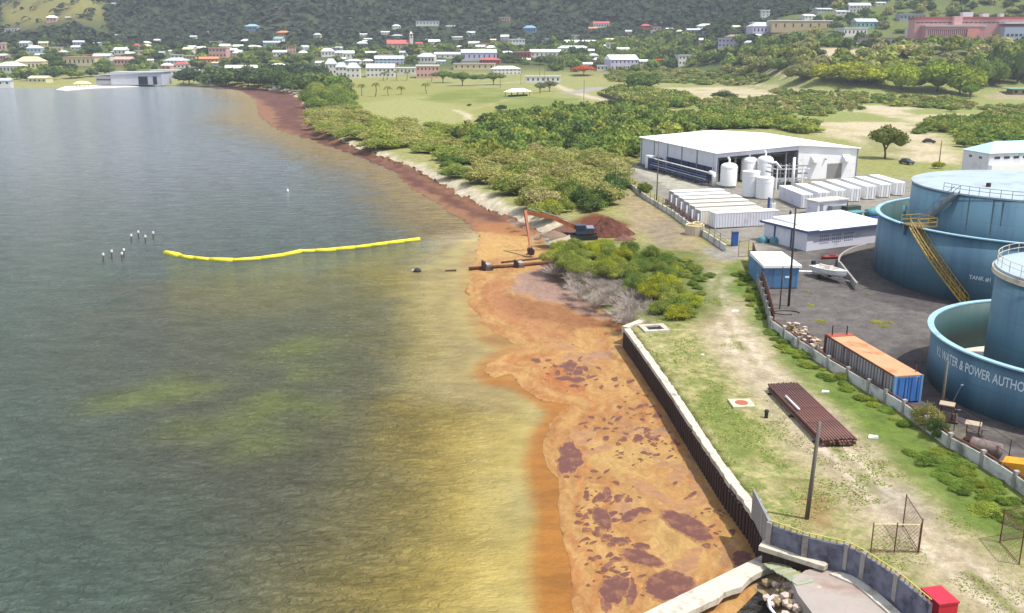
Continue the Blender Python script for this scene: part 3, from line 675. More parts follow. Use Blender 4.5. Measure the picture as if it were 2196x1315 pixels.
# basin edge: concrete ledge beam under the grey wall
P0 = at(1640, 1178, 1.9); P1 = at(1768, 1214, 1.9); d = (P1 - P0); L = d.length; rz = math.atan2(d.y, d.x)
led = empty('concrete_ledge', (P0.x, P0.y, 1.3), rz, 'stained concrete ledge jutting out at the foot of the grey wall', 'ledge')
MB().prism([(-.3, -.35), (L + .1, -.62), (L + .25, -.2), (L - .4, .25), (-.3, .55)], .6, .92).build('ledge_slab', conc_w, led)
MB().prism([(-.1, -.1), (L - .6, -.3), (L - .6, .3), (-.1, .5)], -2.4, .6).build('under_wall', rust_d, led)
# apron slab
AP = [at(1728, 1212, 2.12), at(1776, 1202, 2.12), at(1820, 1208, 2.12), at(1850, 1235, 2.12), at(1960, 1330, 2.12), at(2010, 1400, 2.12), at(1800, 1420, 2.12), at(1764, 1330, 2.12), at(1712, 1262, 2.12), at(1700, 1232, 2.12)]
ap = MB().prism([(q.x, q.y) for q in AP], .2, 1.75).build('concrete_apron', M('apron_concrete', (172, 162, 154), .92, .22, .35, (150, 120, 104), .5, bump=.4, k=.74)); tag(ap, kind='structure')
ap2 = [at(1800, 1212, 2.3), at(1850, 1226, 2.3), at(1975, 1335, 2.3), at(1960, 1345, 2.3), at(1838, 1240, 2.3), at(1780, 1216, 2.3)]
tag(MB().prism([(q.x, q.y) for q in ap2], 1.5, 1.86).build('wall_footing', conc), kind='structure')

# grey painted block wall with a yellow rail
WP = [(1624, 1118), (1648, 1168), (1724, 1196), (1812, 1216), (1850, 1236), (1920, 1284), (1990, 1345)]
WH = [2.05] * 7
wl = [at(x, y, 2.1) for x, y in WP]
gw = empty('block_wall', wl[0], 0, 'weathered slate grey block wall curving round the basin with a yellow rail on top', 'wall')
for i in range(len(wl) - 1):
    a, b = wl[i], wl[i + 1]; d = b - a; rz = math.atan2(d.y, d.x); n = max(1, round(d.length / 2.6))
    for k in range(n):
        c = a.lerp(b, (k + .5) / n)
        MB().box(c.x, c.y, 1.5, d.length / n - .02, .22, 2.05, rz).build('wall_panel', slate if i else grey_m, gw, world=True)
    for q in ([a] if i else [a, a.lerp(b, .5)]): MB().box(q.x, q.y, 2.0, .34, .34, 1.72, rz).build('pillar', conc_g, gw, world=True)
    if i >= 1:
        m_ = max(2, int(d.length / .36))
        for k in range(m_):
            c = a.lerp(b, (k + .5) / m_); MB().box(c.x, c.y, 3.55, .07, .07, .24, rz).build('stub_post', M('stub_tan', (188, 160, 96), .7, .2, 1, k=.75), gw, world=True)
MB().tube([(q.x, q.y, 3.84) for q in wl[1:]], .035, 5).build('rail', M('rail_yellow', (206, 196, 110), .6, .1, 1, k=.8), gw, world=True)
MB().prism([(wl[0].x - .2, wl[0].y + .9), (wl[0].x - .08, wl[0].y + .95), (wl[1].x + .1, wl[1].y), (wl[1].x - .1, wl[1].y)], 2.0, [4.0, 4.0, 3.75, 3.75]).build('end_slab', grey_m, gw, world=True)

# rocks, hose, foreshore rubble
rk = random.Random(11)
def rock_mesh(seed, mat):
    q = random.Random(seed); bm = bmesh.new(); bmesh.ops.create_icosphere(bm, subdivisions=1, radius=1)
    for v in bm.verts: v.co *= q.uniform(.72, 1.12)
    me = bpy.data.meshes.new('rock'); bm.to_mesh(me); bm.free(); me.materials.append(mat); return me
rocks = [rock_mesh(k, rock_m if k % 2 else rock_w) for k in range(6)]
for k in range(58):
    t_ = rk.random(); px = 1652 + 88 * t_ + rk.uniform(-22, 22); py = 1248 + 62 * t_ + rk.uniform(-22, 30)
    p = at(px, py, .9); sc_ = rk.uniform(.16, .46)
    o = inst('rock', rocks[k % 6], None, (p.x, p.y, .35 + .012 * (px - 1640) * rk.uniform(.6, 1) + rk.uniform(0, .1)), rk.uniform(0, 6), (sc_, sc_ * rk.uniform(.7, 1.1), sc_ * .7))
    tag(o, 'mossy boulder in the rock heap between the jetty and the apron', 'rock', 'rocks heaped in the basin corner')
bank = [at(1640, 1232, 0), at(1700, 1240, 0), at(1712, 1262, 0), at(1764, 1330, 0), at(1770, 1400, 0), at(1660, 1400, 0), at(1655, 1290, 0), at(1615, 1262, 0)]
tag(MB().prism([(q.x, q.y) for q in bank], -1.2, [.25, .9, 1.3, 1.5, 1.5, .1, .1, .05]).build('rubble_bank', rock_m), kind='structure')
h = [at(1672, 1330, .9), at(1652, 1305, 1.0), at(1648, 1288, 1.1), at(1658, 1278, 1.2)]
tag(MB().tube(h, .09, 8).build('white_hose', white_p, smooth=True), 'thick white hose curving over the rocks beside the jetty', 'hose')

# red container box behind the wall
a, rz, L = frame((1963, 1262), (2018, 1312)); 
rb = empty('red_bin', at(1994, 1316, 2.0), rz, 'bright red steel bin behind the yellow railed wall', 'bin')
L *= .66; mb = MB(); mb.prism([(-L / 2, -.1), (L / 2, -.1), (L / 2, 1.1), (-L / 2, 1.1)], 0, 1.05); mb.build('bin_body', red, rb)
MB().b(-L / 2 - .05, L / 2 + .05, -.15, 1.15, 1.05, 1.16).build('lid', red, rb)

# gates and poles ------------------------------------------------------------
wire = M('wire', (128, 108, 92), .6, .2, 1, k=.7)
def mesh_panel(parent, L, H, z0=.12, step=.3):
    mb = MB()
    k = -H
    while k < L:
        for sgn in (1, -1):
            x0, x1, za, zb = k, k + H, 0, H
            if x0 < 0: za = -x0; x0 = 0
            if x1 > L: zb = H - (x1 - L); x1 = L
            if x1 > x0 + .02:
                if sgn > 0: mb.tube([(x0, 0, z0 + za), (x1, 0, z0 + zb)], .009, 3, False)
                else: mb.tube([(x0, 0, z0 + H - za), (x1, 0, z0 + H - zb)], .009, 3, False)
        k += step
    return mb.build('wire_mesh', wire, parent)
def gate(pa, pb, H, label, lean=0.0, legs=2, step=.3):
    a, rz, L = frame(pa, pb)
    g = empty('chain_link_gate', a, rz, label, 'gate')
    for x in [i * L / (legs - 1) for i in range(legs)]: MB().tube([(x, 0, 0), (x, 0, H + .1)], .04, 6).build('gate_post', rust, g)
    MB().tube([(0, 0, .12), (L, 0, .12)], .03, 5).build('bottom_rail', rust, g)
    MB().tube([(0, 0, H), (L, 0, H)], .03, 5).build('top_rail', cream if 'open' in label else rust, g)
    mesh_panel(g, L, H - .12, step=step); return g
gate((1867, 1185), (1968, 1186), 2.0, 'low open chain link gate leaf with a pale top rail near the yellow railed wall', legs=3)
gate((1936, 1130), (1970, 1186), 2.3, 'rusty chain link gate leaf swung back at right angles to the pale railed one')
gate((2144, 1165), (2185, 1212), 2.3, 'chain link gate leaf at the right edge beside the green verge')
gate((2144, 1163), (2290, 1140), 2.3, 'chain link fence panel running out of the picture from the right hand gate')

def pole(px, py, pyt, r, mat, label, lean=(0, 0), arm=False, cat='utility pole', pxt=None, lamp=False):
    b = at(px, py, 2.0); H = ztop(px, pyt, b) - 2.0
    o = empty('utility_pole', b, 0, label, cat)
    top = Vector((lean[0], lean[1], H))
    MB().tube([(0, 0, -.2), tuple(top * .5), tuple(top)], r, 8, r1=r * .7).build('pole_shaft', mat, o, smooth=True)
    if arm:
        MB().box(top.x, top.y, H * .95, 1.9, .12, .14, arm).build('crossarm', wood, o)
        for k in (-1, 0, 1): MB().cyl(top.x + k * .8 * math.cos(arm), top.y + k * .8 * math.sin(arm), H * .95 + .14, H * .95 + .36, .06, 6).build('insulator', grey_m, o)
    if lamp: MB().tube([(top.x, top.y, H), (top.x + .9, top.y, H + .15)], .05, 5).build('lamp_arm', grey_m, o); MB().box(top.x + 1.1, top.y, H + .08, .6, .25, .12).build('lamp_head', grey_m, o)
    return o
pole(1730, 1113, 905, .16, wood, 'grey wooden pole leaning over the grass between the quay and the pipe stack', (.25, 0))
pole(1691, 657, 447, .15, wood_d, 'tall dark pole standing in front of the blue container with the white roof', (-.1, 0))
pole(1672, 663, 572, .08, wood_d, 'thin short dark pole left of the tall one at the blue container')
pole(1408, 430, 300, .14, wood, 'grey pole with a crossarm at the fence left of the white shed', arm=.8)
pole(1318, 432, 348, .10, wood_d, 'thin dark pole standing at the edge of the thicket')
pole(2017, 893, 775, .12, wood, 'grey pole behind the boundary wall in front of the lettered tank')
pole(2014, 350, 302, .13, wood_d, 'dark pole in the dirt lot near the parked car')
for i, (x, y, yt, l) in enumerate([(1127, 0, 0, 0)][:0]): pass
o = empty('shower_pole', at(2038, 872, 2), 0, 'thin leaning rod standing beside the grey pole near the lettered tank', 'rod')
MB().tube([(0, 0, 0), (.9, .3, 1.9)], .03, 5).build('rod_shaft', grey_m, o); MB().box(.95, .3, 1.88, .2, .12, .12).build('rod_head', white_p, o)

# pipe stack ------------------------------------------------------------------
a = at(1644, 838, 2); b = at(1762, 962, 2); c_ = at(1834, 955, 2); e_ = at(1700, 828, 2)
ux = (b - a).normalized(); LP = (b - a).length * .985; rzp = math.atan2(ux.y, ux.x); wv = (c_ - b); wv -= ux * wv.dot(ux); WPp = wv.length; sgn = 1 if wv.dot(Vector((-ux.y, ux.x, 0))) > 0 else -1
for k in range(3):
    c0 = a + ux * LP * (.08 + .42 * k)
    s_b = MB().box(0, sgn * WPp / 2, 0, .22, WPp + .5, .14).mesh('timber_sleeper', rust_d)
    o = inst('timber_sleeper', s_b, None, c0, rzp); tag(o, ['dark sleeper under the far end of the pipe stack', 'dark sleeper under the middle of the pipe stack', 'dark sleeper under the near end of the pipe stack'][k], 'sleeper')
npipe = 12; rad = WPp / npipe / 2 * .93
pme = MB().tube([(0, 0, 0), (LP, 0, 0)], rad, 10).mesh('steel_pipe', pipe_b, True)
for lay_ in range(3):
    for k in range(npipe - (1 if lay_ == 1 else 0)):
        off = (k + .5 + (.5 if lay_ == 1 else 0)) * WPp / npipe; j = rk.uniform(-.15, .15)
        base = a + Vector((-ux.y, ux.x, 0)) * sgn * off + ux * j
        o = inst('steel_pipe', pme, None, (base.x, base.y, 2.14 + rad + lay_ * rad * 1.74), rzp)
        od = ['leftmost', 'second from left', 'third from left', 'fourth from left', 'fifth from left', 'sixth from left', 'sixth from right', 'fifth from right', 'fourth from right', 'third from right', 'second from right', 'rightmost'][k]
        if lay_ == 2: tag(o, '%s brown steel pipe on top of the pipe stack on the grass' % od, 'pipe', 'steel pipes stacked on the quay grass')
        else: tag(o, ['brown steel pipe in the bottom layer of the pipe stack on the grass', 'brown steel pipe in the middle layer of the pipe stack on the grass', 'brown steel pipe in the top layer of the pipe stack on the grass'][lay_], 'pipe', 'steel pipes stacked on the quay grass')
base = a + ux * LP * .30 + Vector((-ux.y, ux.x, 0)) * sgn * WPp * .12
o = inst('white_pipe', MB().tube([(0, 0, 0), (LP * .25, 0, 0)], rad * .8, 8).mesh('white_pipe', white_p, True), None, (base.x, base.y, 2.14 + rad * 7.1), rzp)
tag(o, 'short white pipe lying on top of the brown pipe stack', 'pipe')

# manhole slab, block frame, post, litter
p = at(1590, 868, 2.0); mh = empty('manhole_cover', p, .05, 'square concrete manhole slab with a rusty centre in the grass', 'manhole')
MB().b(-1.0, 1.0, -.95, .95, -.05, .2).build('concrete_slab', M('slab_cream', (206, 200, 168), .85, .1, 1, (160, 140, 110), .4, k=.8), mh)
MB().cyl(0, 0, .2, .235, .58, 20).build('rusty_lid', M('lid_rust', (176, 96, 70), .85, .25, 2, k=.75), mh)
p = at(1403, 706, 2.0); fr = empty('pit_surround', p, .18, 'square concrete pit frame by the far corner of the quay', 'pit frame')
mb = MB(); mb.b(-1.5, 1.5, -1.3, -.8, -.05, .22).b(-1.5, 1.5, .8, 1.3, -.05, .22).b(-1.5, -.9, -.8, .8, -.05, .22).b(.9, 1.5, -.8, .8, -.05, .22); mb.build('frame_beams', conc_w, fr)
MB().b(-.9, .9, -.8, .8, -.05, .02).build('pit_floor', dark, fr)
p = at(1643, 896, 2.0); po = empty('mooring_post', p, 0, 'small black post standing in the grass beside the pipe stack', 'post')
MB().cyl(0, 0, 0, .55, .16, 10).build('post_body', black, po); MB().cyl(0, 0, .55, .72, .22, 10, .16).build('post_cap', black, po)
for k, (x, y, s, l) in enumerate([(1577, 668, .5, 'white scrap lying on the dirt track near the verge'), (1770, 841, .4, 'white scrap in the grass behind the pipe stack'), (1872, 938, .45, 'white scrap in the dirt right of the pipe stack end'), (1508, 762, .2, 'tiny white scrap on the quay grass'), (1900, 760, .01, '')][:4]):
    q = at(x, y, 2.03); o = MB().prism([(q.x - s, q.y - s * .4), (q.x + s * .8, q.y - s * .5), (q.x + s, q.y + s * .5), (q.x - s * .5, q.y + s * .6)], 2.0, [2.1, 2.18, 2.1, 2.16]).build('scrap', white_p); tag(o, l, 'litter')

# ================================================================ BOUNDARY WALL
BW = [(1607, 560), (1622, 604), (1640, 660), (1652, 704), (1712, 748), (1775, 790), (1862, 842), (1937, 888), (2035, 962), (2105, 1000), (2175, 1046), (2260, 1110)]
bwp = [at(x, y, 2.0) for x, y in BW]
bw = empty('boundary_wall', bwp[0], 0, 'long low white block wall with dark pillars between the green verge and the tank yard', 'boundary wall')
wallp = M('wall_offwhite', (206, 206, 200), .85, .12, .7, (120, 116, 108), .6, k=.82)
for i in range(len(bwp) - 1):
    a, b = bwp[i], bwp[i + 1]; d = b - a; rz = math.atan2(d.y, d.x); n = max(1, round(d.length / 3.3))
    hh = 1.0 if i >= 3 else 1.3
    for k in range(n):
        q = a.lerp(b, k / n); c = a.lerp(b, (k + .5) / n)
        MB().box(c.x, c.y, 1.9, d.length / n - .34, .16, hh + .1, rz).build('wall_panel', wallp if i >= 3 else conc_g, bw, world=True)
        MB().box(q.x, q.y, 1.9, .32, .34, hh + .45, rz).build('pillar', conc_g, bw, world=True)
    if i >= 3:
        nn = Vector((-d.y, d.x, 0)).normalized(); nn = nn if nn.x > 0 else -nn
        MB().tube([(a.x + nn.x * .15, a.y + nn.y * .15, 2 + hh + .12), (b.x + nn.x * .15, b.y + nn.y * .15, 2 + hh + .12)], .09, 6).build('top_pipe', rust, bw, world=True)
# rust-brown sheeting leaning on the wall's far stretch
for i in range(3):
    a, b = bwp[i], bwp[i + 1]; d = b - a; n = 4; nn = Vector((-d.y, d.x, 0)).normalized(); nn = nn if nn.x > 0 else -nn
    for k in range(n):
        q0 = a.lerp(b, k / n) + nn * .3; q1 = a.lerp(b, (k + .96) / n) + nn * .3
        MB().prism([(q0.x, q0.y), (q1.x, q1.y), (q1.x + nn.x * .08, q1.y + nn.y * .08), (q0.x + nn.x * .08, q0.y + nn.y * .08)], 2.0, 4.9 - .9 * (i * n + k) / 12).build('rusty_sheet', rust, bw, world=True)
# yard wire fence behind the wall, right end
fp = [at(x, y, 2) for x, y in [(2045, 925), (2095, 958), (2160, 1002), (2240, 1060)]]
yf = empty('yard_fence', fp[0], 0, 'dark wire yard fence above the wall beside the old pumps', 'fence')
for q in fp: MB().tube([(q.x, q.y, 2), (q.x, q.y, 4.3)], .04, 6).build('fence_post', wood_d, yf, world=True)
for z in (4.2, 3.1): MB().tube([(q.x, q.y, z) for q in fp], .022, 4).build('fence_rail', wood_d, yf, world=True)

# old pumps between wall and fence
pk = M('faded_pink_machine', (150, 132, 124), .85, .3, 1, (92, 72, 64), .9, k=.66)
for (x, y, s, l) in [(2032, 906, 1.0, 'old rusty pump engine with a raised tin hood next to the grey pole'), (2088, 950, .9, 'second old pump engine with a hood, right of the one by the pole')]:
    q = at(x, y, 2.0); o = empty('old_pump', q, -.55, l, 'pump'); o.scale = (.8, .8, .8)
    MB().b(-1.0, 1.0, -.4, .4, .15, .3).build('base_frame', rust, o); MB().b(-.8, .3, -.3, .3, .3, 1.0).build('engine_block', pk, o)
    MB().cyl(.6, 0, .3, 1.1, .28, 10).build('pump_casing', pk, o); MB().tube([(.6, 0, 1.1), (.6, 0, 1.6), (1.1, 0, 1.6)], .1, 6).build('outlet_pipe', pk, o)
    for px_ in (-.8, .3): MB().box(px_, 0, 1.0, .08, .5, 1.0).build('hood_leg', rust, o)
    MB().prism([(-1.0, -.45), (.5, -.45), (.5, .45), (-1.0, .45)], [1.95, 1.95, 2.1, 2.1], [2.05, 2.05, 2.2, 2.2]).build('tin_hood', M('tin_cream', (176, 156, 132), .7, .12, 1, k=.8), o)
q = at(2112, 975, 2.0); o = empty('fallen_tank', q, -.75, 'grey pink barrel shaped tank lying by the wall next to the pumps', 'tank')
MB().tube([(-1.1, 0, .6), (-1.0, 0, .6), (1.0, 0, .6), (1.1, 0, .6)], .6, 14).build('tank_barrel', pk, o, True)
for x_ in (-.6, .6): MB().box(x_, 0, 0, .15, 1.0, .35).build('cradle', rust, o)
q = at(2185, 1030, 2.0); o = empty('yellow_machine', q, -.7, 'bright yellow orange machine part behind the wall at the right edge', 'machine')
MB().prism([(-1.2, -.5), (1.4, -.5), (1.4, .6), (-1.2, .6)], [0, 0, 0, 0], [1.3, 1.7, 1.8, 1.4]).build('machine_body', M('amber_paint', (232, 162, 30), .5, .15, 1, (150, 90, 30), .4, k=.75), o)
MB().b(-1.5, -1.2, -.3, .4, 0, 1.0).build('machine_arm', M('amber_paint', (232, 162, 30)), o)
# ================================================================ BIG TANKS
def storage_tank(cx, cy, Ro, Ri, ho, hi, label, seg=96):
    t = empty('storage_tank', (cx, cy, 2.0), 0, label, 'storage tank')
    MB().arc(0, 0, Ro - .06, Ro, 0, ho, 0, 2 * math.pi, seg).build('containment_shell', tank_b, t, True)
    # inner skin of the containment wall, slightly inside; the inner tank's shade is put into its dark colour
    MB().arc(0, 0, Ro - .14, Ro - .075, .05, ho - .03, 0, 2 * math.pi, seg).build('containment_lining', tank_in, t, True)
    MB().arc(0, 0, Ro - .16, Ro + .42, ho, ho + .14, 0, 2 * math.pi, seg).build('containment_rim', tank_rim, t, False)
    MB().cyl(0, 0, .02, .12, Ro - .18, seg).build('containment_floor', conc, t)
    MB().arc(0, 0, Ri - .1, Ri, .12, hi, 0, 2 * math.pi, seg).build('tank_shell', tank_b, t, True)
    MB().lathe(0, 0, [(Ri + .12, hi - .18), (Ri + .12, hi + .02), (Ri * .5, hi + .45), (.01, hi + .7)], seg).build('tank_roof', tank_roof, t, False)
    return t
T1 = (71.6, 126.3, 20.0, 16.0); T2 = (53.8, 81.6, 14.0, 9.15)
t1 = storage_tank(*T1, 8.3, 12.9, 'huge blue water tank inside a wide blue containment wall with a yellow stair')
t2 = storage_tank(*T2, 5.0, 11.4, 'blue tank with a white roof rail inside the lettered containment wall')
cw = M('rail_cream', (206, 200, 184), .6, .12, 1, (150, 110, 80), .5, k=.8)
def roof_rail(t, Ri, hi, a0, a1, n, hh=1.05, mat=cw, mid=True):
    for k in range(n + 1):
        a = a0 + (a1 - a0) * k / n; x, y = (Ri - .05) * math.cos(a), (Ri - .05) * math.sin(a)
        MB().tube([(x, y, hi), (x, y, hi + hh)], .035, 5).build('rail_post', mat, t)
    m = n * 3
    for z in ((hh, hh * .55) if mid else (hh,)):
        MB().tube([((Ri - .05) * math.cos(a0 + (a1 - a0) * k / m), (Ri - .05) * math.sin(a0 + (a1 - a0) * k / m), hi + z) for k in range(m + 1)], .035, 5).build('hand_rail', mat, t)
roof_rail(t2, 9.15, 11.4, 0, 2 * math.pi, 34)
MB().arc(0, 0, 9.1, 9.5, 10.75, 11.2, 0, 2 * math.pi, 72).build('roof_curb', cw, t2)
a_c = math.atan2(-T1[1], -T1[0])
roof_rail(t1, 16.0, 12.9, a_c - .75, a_c + .9, 20, 1.0, M('rail_rusty', (120, 110, 100), .7, .2, 1, (120, 70, 50), .6, k=.7), True)
for k, (a, h_) in enumerate([(a_c + .1, 1.1), (a_c + .32, 1.3), (a_c + .42, .8), (a_c + .06, .7)]):
    x, y = 15.3 * math.cos(a), 15.3 * math.sin(a); MB().cyl(x, y, 12.9, 13.0 + h_, .14, 8).build('roof_vent', rust, t1)
MB().cyl(-9, -4, 13.1, 13.75, .3, 10).build('roof_hatch', rust_d, t1)
# rust drips down the inner shell
rd = random.Random(5)
dr = M('rust_streak', (104, 128, 140), .8, .25, 2, (112, 92, 74), .7, k=.7)
for k in range(9):
    a = a_c - .5 + k * .16 + rd.uniform(-.05, .05); L = rd.uniform(1.2, 5.5); wd = rd.uniform(.04, .13)
    mb = MB(); r_ = 16.012
    mb.add([(r_ * math.cos(a - wd / 16), r_ * math.sin(a - wd / 16), 12.65), (r_ * math.cos(a + wd / 16), r_ * math.sin(a + wd / 16), 12.65), (r_ * math.cos(a + wd / 40), r_ * math.sin(a + wd / 40), 12.65 - L), (r_ * math.cos(a - wd / 40), r_ * math.sin(a - wd / 40), 12.65 - L)], [(0, 3, 2, 1)])
    mb.build('rust_streak', dr, t1)
# grating stair from rim platform up to roof (inner) and yellow cage stair down the outside
def cyl_hit(px, py, T, Rr):              # front intersection of a sight line with a vertical cylinder
    d = ray(px, py); A = d.x ** 2 + d.y ** 2; B = -2 * (d.x * T[0] + d.y * T[1]); Cc = T[0] ** 2 + T[1] ** 2 - Rr ** 2
    t = (-B - math.sqrt(max(0, B * B - 4 * A * Cc))) / (2 * A); return Vector((d.x * t, d.y * t, CAMZ + d.z * t))
top = cyl_hit(1965, 497, T1, 20.3); bot = cyl_hit(2068, 612, T1, 22.3)
a_t = math.atan2(top.y - T1[1], top.x - T1[0]); a_b = math.atan2(bot.y - T1[1], bot.x - T1[0])
if a_b < a_t: a_b += 2 * math.pi
def on(a, r, z): return (r * math.cos(a), r * math.sin(a), z)
n = 26
for side, rr_ in ((0, 20.25), (1, 21.45)):
    pts = [on(a_t + (a_b - a_t) * k / n, rr_, 8.4 * (1 - k / n)) for k in range(n + 1)]
    MB().tube(pts, .11, 4).build('stair_stringer', yellow, t1)
    for hz_ in (.55, 1.1): MB().tube([(x, y, z + hz_) for x, y, z in pts], .05, 4).build('stair_rail', yellow, t1)
    for k in range(0, n + 1, 2): x, y, z = pts[k]; MB().tube([(x, y, z), (x, y, z + 1.1)], .045, 4).build('stair_baluster', yellow, t1)
tr = M('stair_tread_brown', (120, 104, 64), .8, .15, 1, k=.7)
for k in range(n * 2):
    f = (k + .5) / (n * 2); a = a_t + (a_b - a_t) * f; x, y, z = on(a, 20.85, 8.4 * (1 - f)); MB().box(x, y, z - .03, .26, 1.2, .05, a + math.pi / 2).build('stair_tread', tr, t1)
a_p = a_t - .035
x, y, z = on(a_p, 19.4, 8.5); MB().box(x, y, 8.45, 3.0, 3.4, .14, a_p).build('rim_platform', tr, t1)
for (dx, dy) in ((-1.45, -1.6), (-1.45, 1.6), (1.45, -1.6), (1.45, 1.6), (0, -1.6), (-1.45, 0), (0, 1.6)):
    X_ = x + dx * math.cos(a_p) - dy * math.sin(a_p); Y_ = y + dx * math.sin(a_p) + dy * math.cos(a_p)
    MB().tube([(X_, Y_, 8.5), (X_, Y_, 9.65)], .05, 4).build('platform_post', yellow, t1)
for zz in (9.1, 9.65):
    q = [(-1.45, 1.6), (1.45, 1.6)], [(-1.45, -1.6), (1.45, -1.6)], [(-1.45, -1.6), (-1.45, 1.6)]
    for (u0, v0), (u1, v1) in q:
        MB().tube([(x + u0 * math.cos(a_p) - v0 * math.sin(a_p), y + u0 * math.sin(a_p) + v0 * math.cos(a_p), zz), (x + u1 * math.cos(a_p) - v1 * math.sin(a_p), y + u1 * math.sin(a_p) + v1 * math.cos(a_p), zz)], .05, 4).build('platform_rail', yellow, t1)
# upper stair along the inner shell
u0 = cyl_hit(1988, 462, T1, 16.6); u1 = cyl_hit(2052, 418, T1, 16.6)
b0 = math.atan2(u0.y - T1[1], u0.x - T1[0]); b1 = math.atan2(u1.y - T1[1], u1.x - T1[0])
if b0 < 0: b0 += 2 * math.pi
if b1 < 0: b1 += 2 * math.pi
for rr_ in (16.1, 17.2):
    pts = [on(b0 + (b1 - b0) * k / 10, rr_, 8.6 + 4.3 * k / 10) for k in range(11)]
    MB().tube([(px_, py_, pz_ + 1.0) for px_, py_, pz_ in pts], .04, 4).build('upper_stair_rail', grey_m, t1)
    st = MB()
    for k in range(10):
        (xa, ya, za), (xb, yb, zb) = pts[k], pts[k + 1]; st.add([(xa, ya, za - .1), (xb, yb, zb - .1), (xb, yb, zb + .35), (xa, ya, za + .35)], [(0, 1, 2, 3)])
    st.build('upper_stair_side', grey_m, t1)
for k in range(22):
    f = (k + .5) / 22; a = b0 + (b1 - b0) * f; xx, yy, zz = on(a, 16.65, 8.6 + 4.3 * f); MB().box(xx, yy, zz, .3, 1.05, .05, a + math.pi / 2).build('upper_stair_tread', grey_m, t1)
# bracket wedge under the rim
for aa in (a_t - .12, a_t + .75):
    x, y, z = on(aa, 20.2, 7.2); MB().prism([(x - .15, y - .15), (x + .15, y - .15), (x + .15, y + .15), (x - .15, y + .15)], 9.0, 10.3).build('rim_bracket', tank_b, t1, world=False).location.z = -2
# pipe elbow at the rim left of platform
e = cyl_hit(1943, 430, T1, 16.8); MB().tube([(e.x - T1[0], e.y - T1[1], 8.0), (e.x - T1[0], e.y - T1[1], 9.4), (e.x - T1[0] - .5, e.y - T1[1] - .9, 9.6), (e.x - T1[0] - .6, e.y - T1[1] - 1.2, 8.8)], .22, 8).build('overflow_pipe', tank_rim, t1, True)

# lettering --------------------------------------------------------------------
def wrap_text(txt, T, Rr, ang0, arc, z, h, mat, parent, name):
    cu = bpy.data.curves.new(name, 'FONT'); cu.body = txt; cu.size = 1.0; cu.offset = .012; cu.resolution_u = 3
    tmp = bpy.data.objects.new(name, cu); col.objects.link(tmp); dg = bpy.context.evaluated_depsgraph_get()
    me = bpy.data.meshes.new_from_object(tmp.evaluated_get(dg)); bpy.data.objects.remove(tmp)
    bm = bmesh.new(); bm.from_mesh(me); bmesh.ops.triangulate(bm, faces=bm.faces); bmesh.ops.subdivide_edges(bm, edges=[e for e in bm.edges if e.calc_length() > .45], cuts=1)
    xs = [v.co.x for v in bm.verts]; ys = [v.co.y for v in bm.verts]; x0, x1 = min(xs), max(xs); y1 = max(ys)
    for v in bm.verts:
        a = ang0 + arc * (v.co.x - x0) / (x1 - x0); v.co = (Rr * math.cos(a), Rr * math.sin(a), z + h * v.co.y / y1)
    bm.to_mesh(me); bm.free(); me.materials.clear(); me.materials.append(mat)
    return inst(name, me, parent)
letter = M('letter_white', (214, 226, 232), .6, .12, 3, (150, 180, 196), .4, k=.85)
full = 0.782 * 28.6 / 25.0
wrap_text('V.I. WATER & POWER AUTHORITY', T2, 14.03, R(173.5), full, 3.2, .86, letter, t2, 'painted_lettering')
q = cyl_hit(2078, 596, T1, 20.03); an = math.atan2(q.y - T1[1], q.x - T1[0]); an += 2 * math.pi if an < 0 else 0
wrap_text('TANK #1', T1, 20.03, an, .125, q.z - 2 - .1, .5, letter, t1, 'painted_lettering')
# low curved kerb wall round tank 1 pad
kb = empty('kerb_wall', (T1[0], T1[1], 2.0), 0, 'low curved concrete wall round the dark pad of the huge tank', 'kerb wall')
k0 = at(1836, 622, 2); k1 = at(1800, 566, 2); k2 = at(1890, 520, 2)
def ang(p):
    a = math.atan2(p.y - T1[1], p.x - T1[0]); return a + 2 * math.pi if a < 0 else a
rk0 = math.hypot(k1.x - T1[0], k1.y - T1[1])
MB().arc(0, 0, rk0, rk0 + .25, 0, .75, ang(k2), ang(k1) + .12, 16).build('kerb_arc', conc_g, kb)
aa = ang(k1) + .12; pA = Vector((T1[0] + (rk0 + .12) * math.cos(aa), T1[1] + (rk0 + .12) * math.sin(aa), 2)); d = k0 - pA
MB().box((pA.x + k0.x) / 2, (pA.y + k0.y) / 2, 2.0, d.length, .25, 1.0, math.atan2(d.y, d.x)).build('kerb_straight', conc_g, kb, world=True)
# ================================================================ CONTAINERS, SHEDS, YARD
def container(o, L, W, H, mat, roofmat=None, doors='x1', ribs=(22, 5), trim=None, doormat=None):
    """box container, origin at the near-left base corner, x along length, y across"""
    roofmat = roofmat or mat; trim = trim or mat; doormat = doormat or mat
    MB().b(.06, L - .06, .06, W - .06, .12, H - .1).build('container_body', mat, o)
    for y in (.03, W - .03): ribs_ = MB(); ribbed(ribs_, .2, L - .2, y, .22, H - .18, ribs[0], .07); ribs_.build('corrugated_side', mat, o)
    MB().b(0, L, 0, W, H - .1, H).build('container_roof', roofmat, o)
    for (x, y) in ((.07, .07), (L - .07, .07), (.07, W - .07), (L - .07, W - .07)): MB().box(x, y, 0, .15, .15, H - .1).build('corner_post', trim, o)
    for x in (0.0, L):
        s_ = -1 if x == 0 else 1
        for k in range(2):
            MB().box(x + s_ * .0, W * (.26 + .48 * k), .18, .07, W * .44, H - .36).build('door', doormat, o)
            for q in (-.12, .12): MB().tube([(x + s_ * .06, W * (.26 + .48 * k + q), .2), (x + s_ * .06, W * (.26 + .48 * k + q), H - .22)], .025, 4).build('lock_rod', grey_m, o)
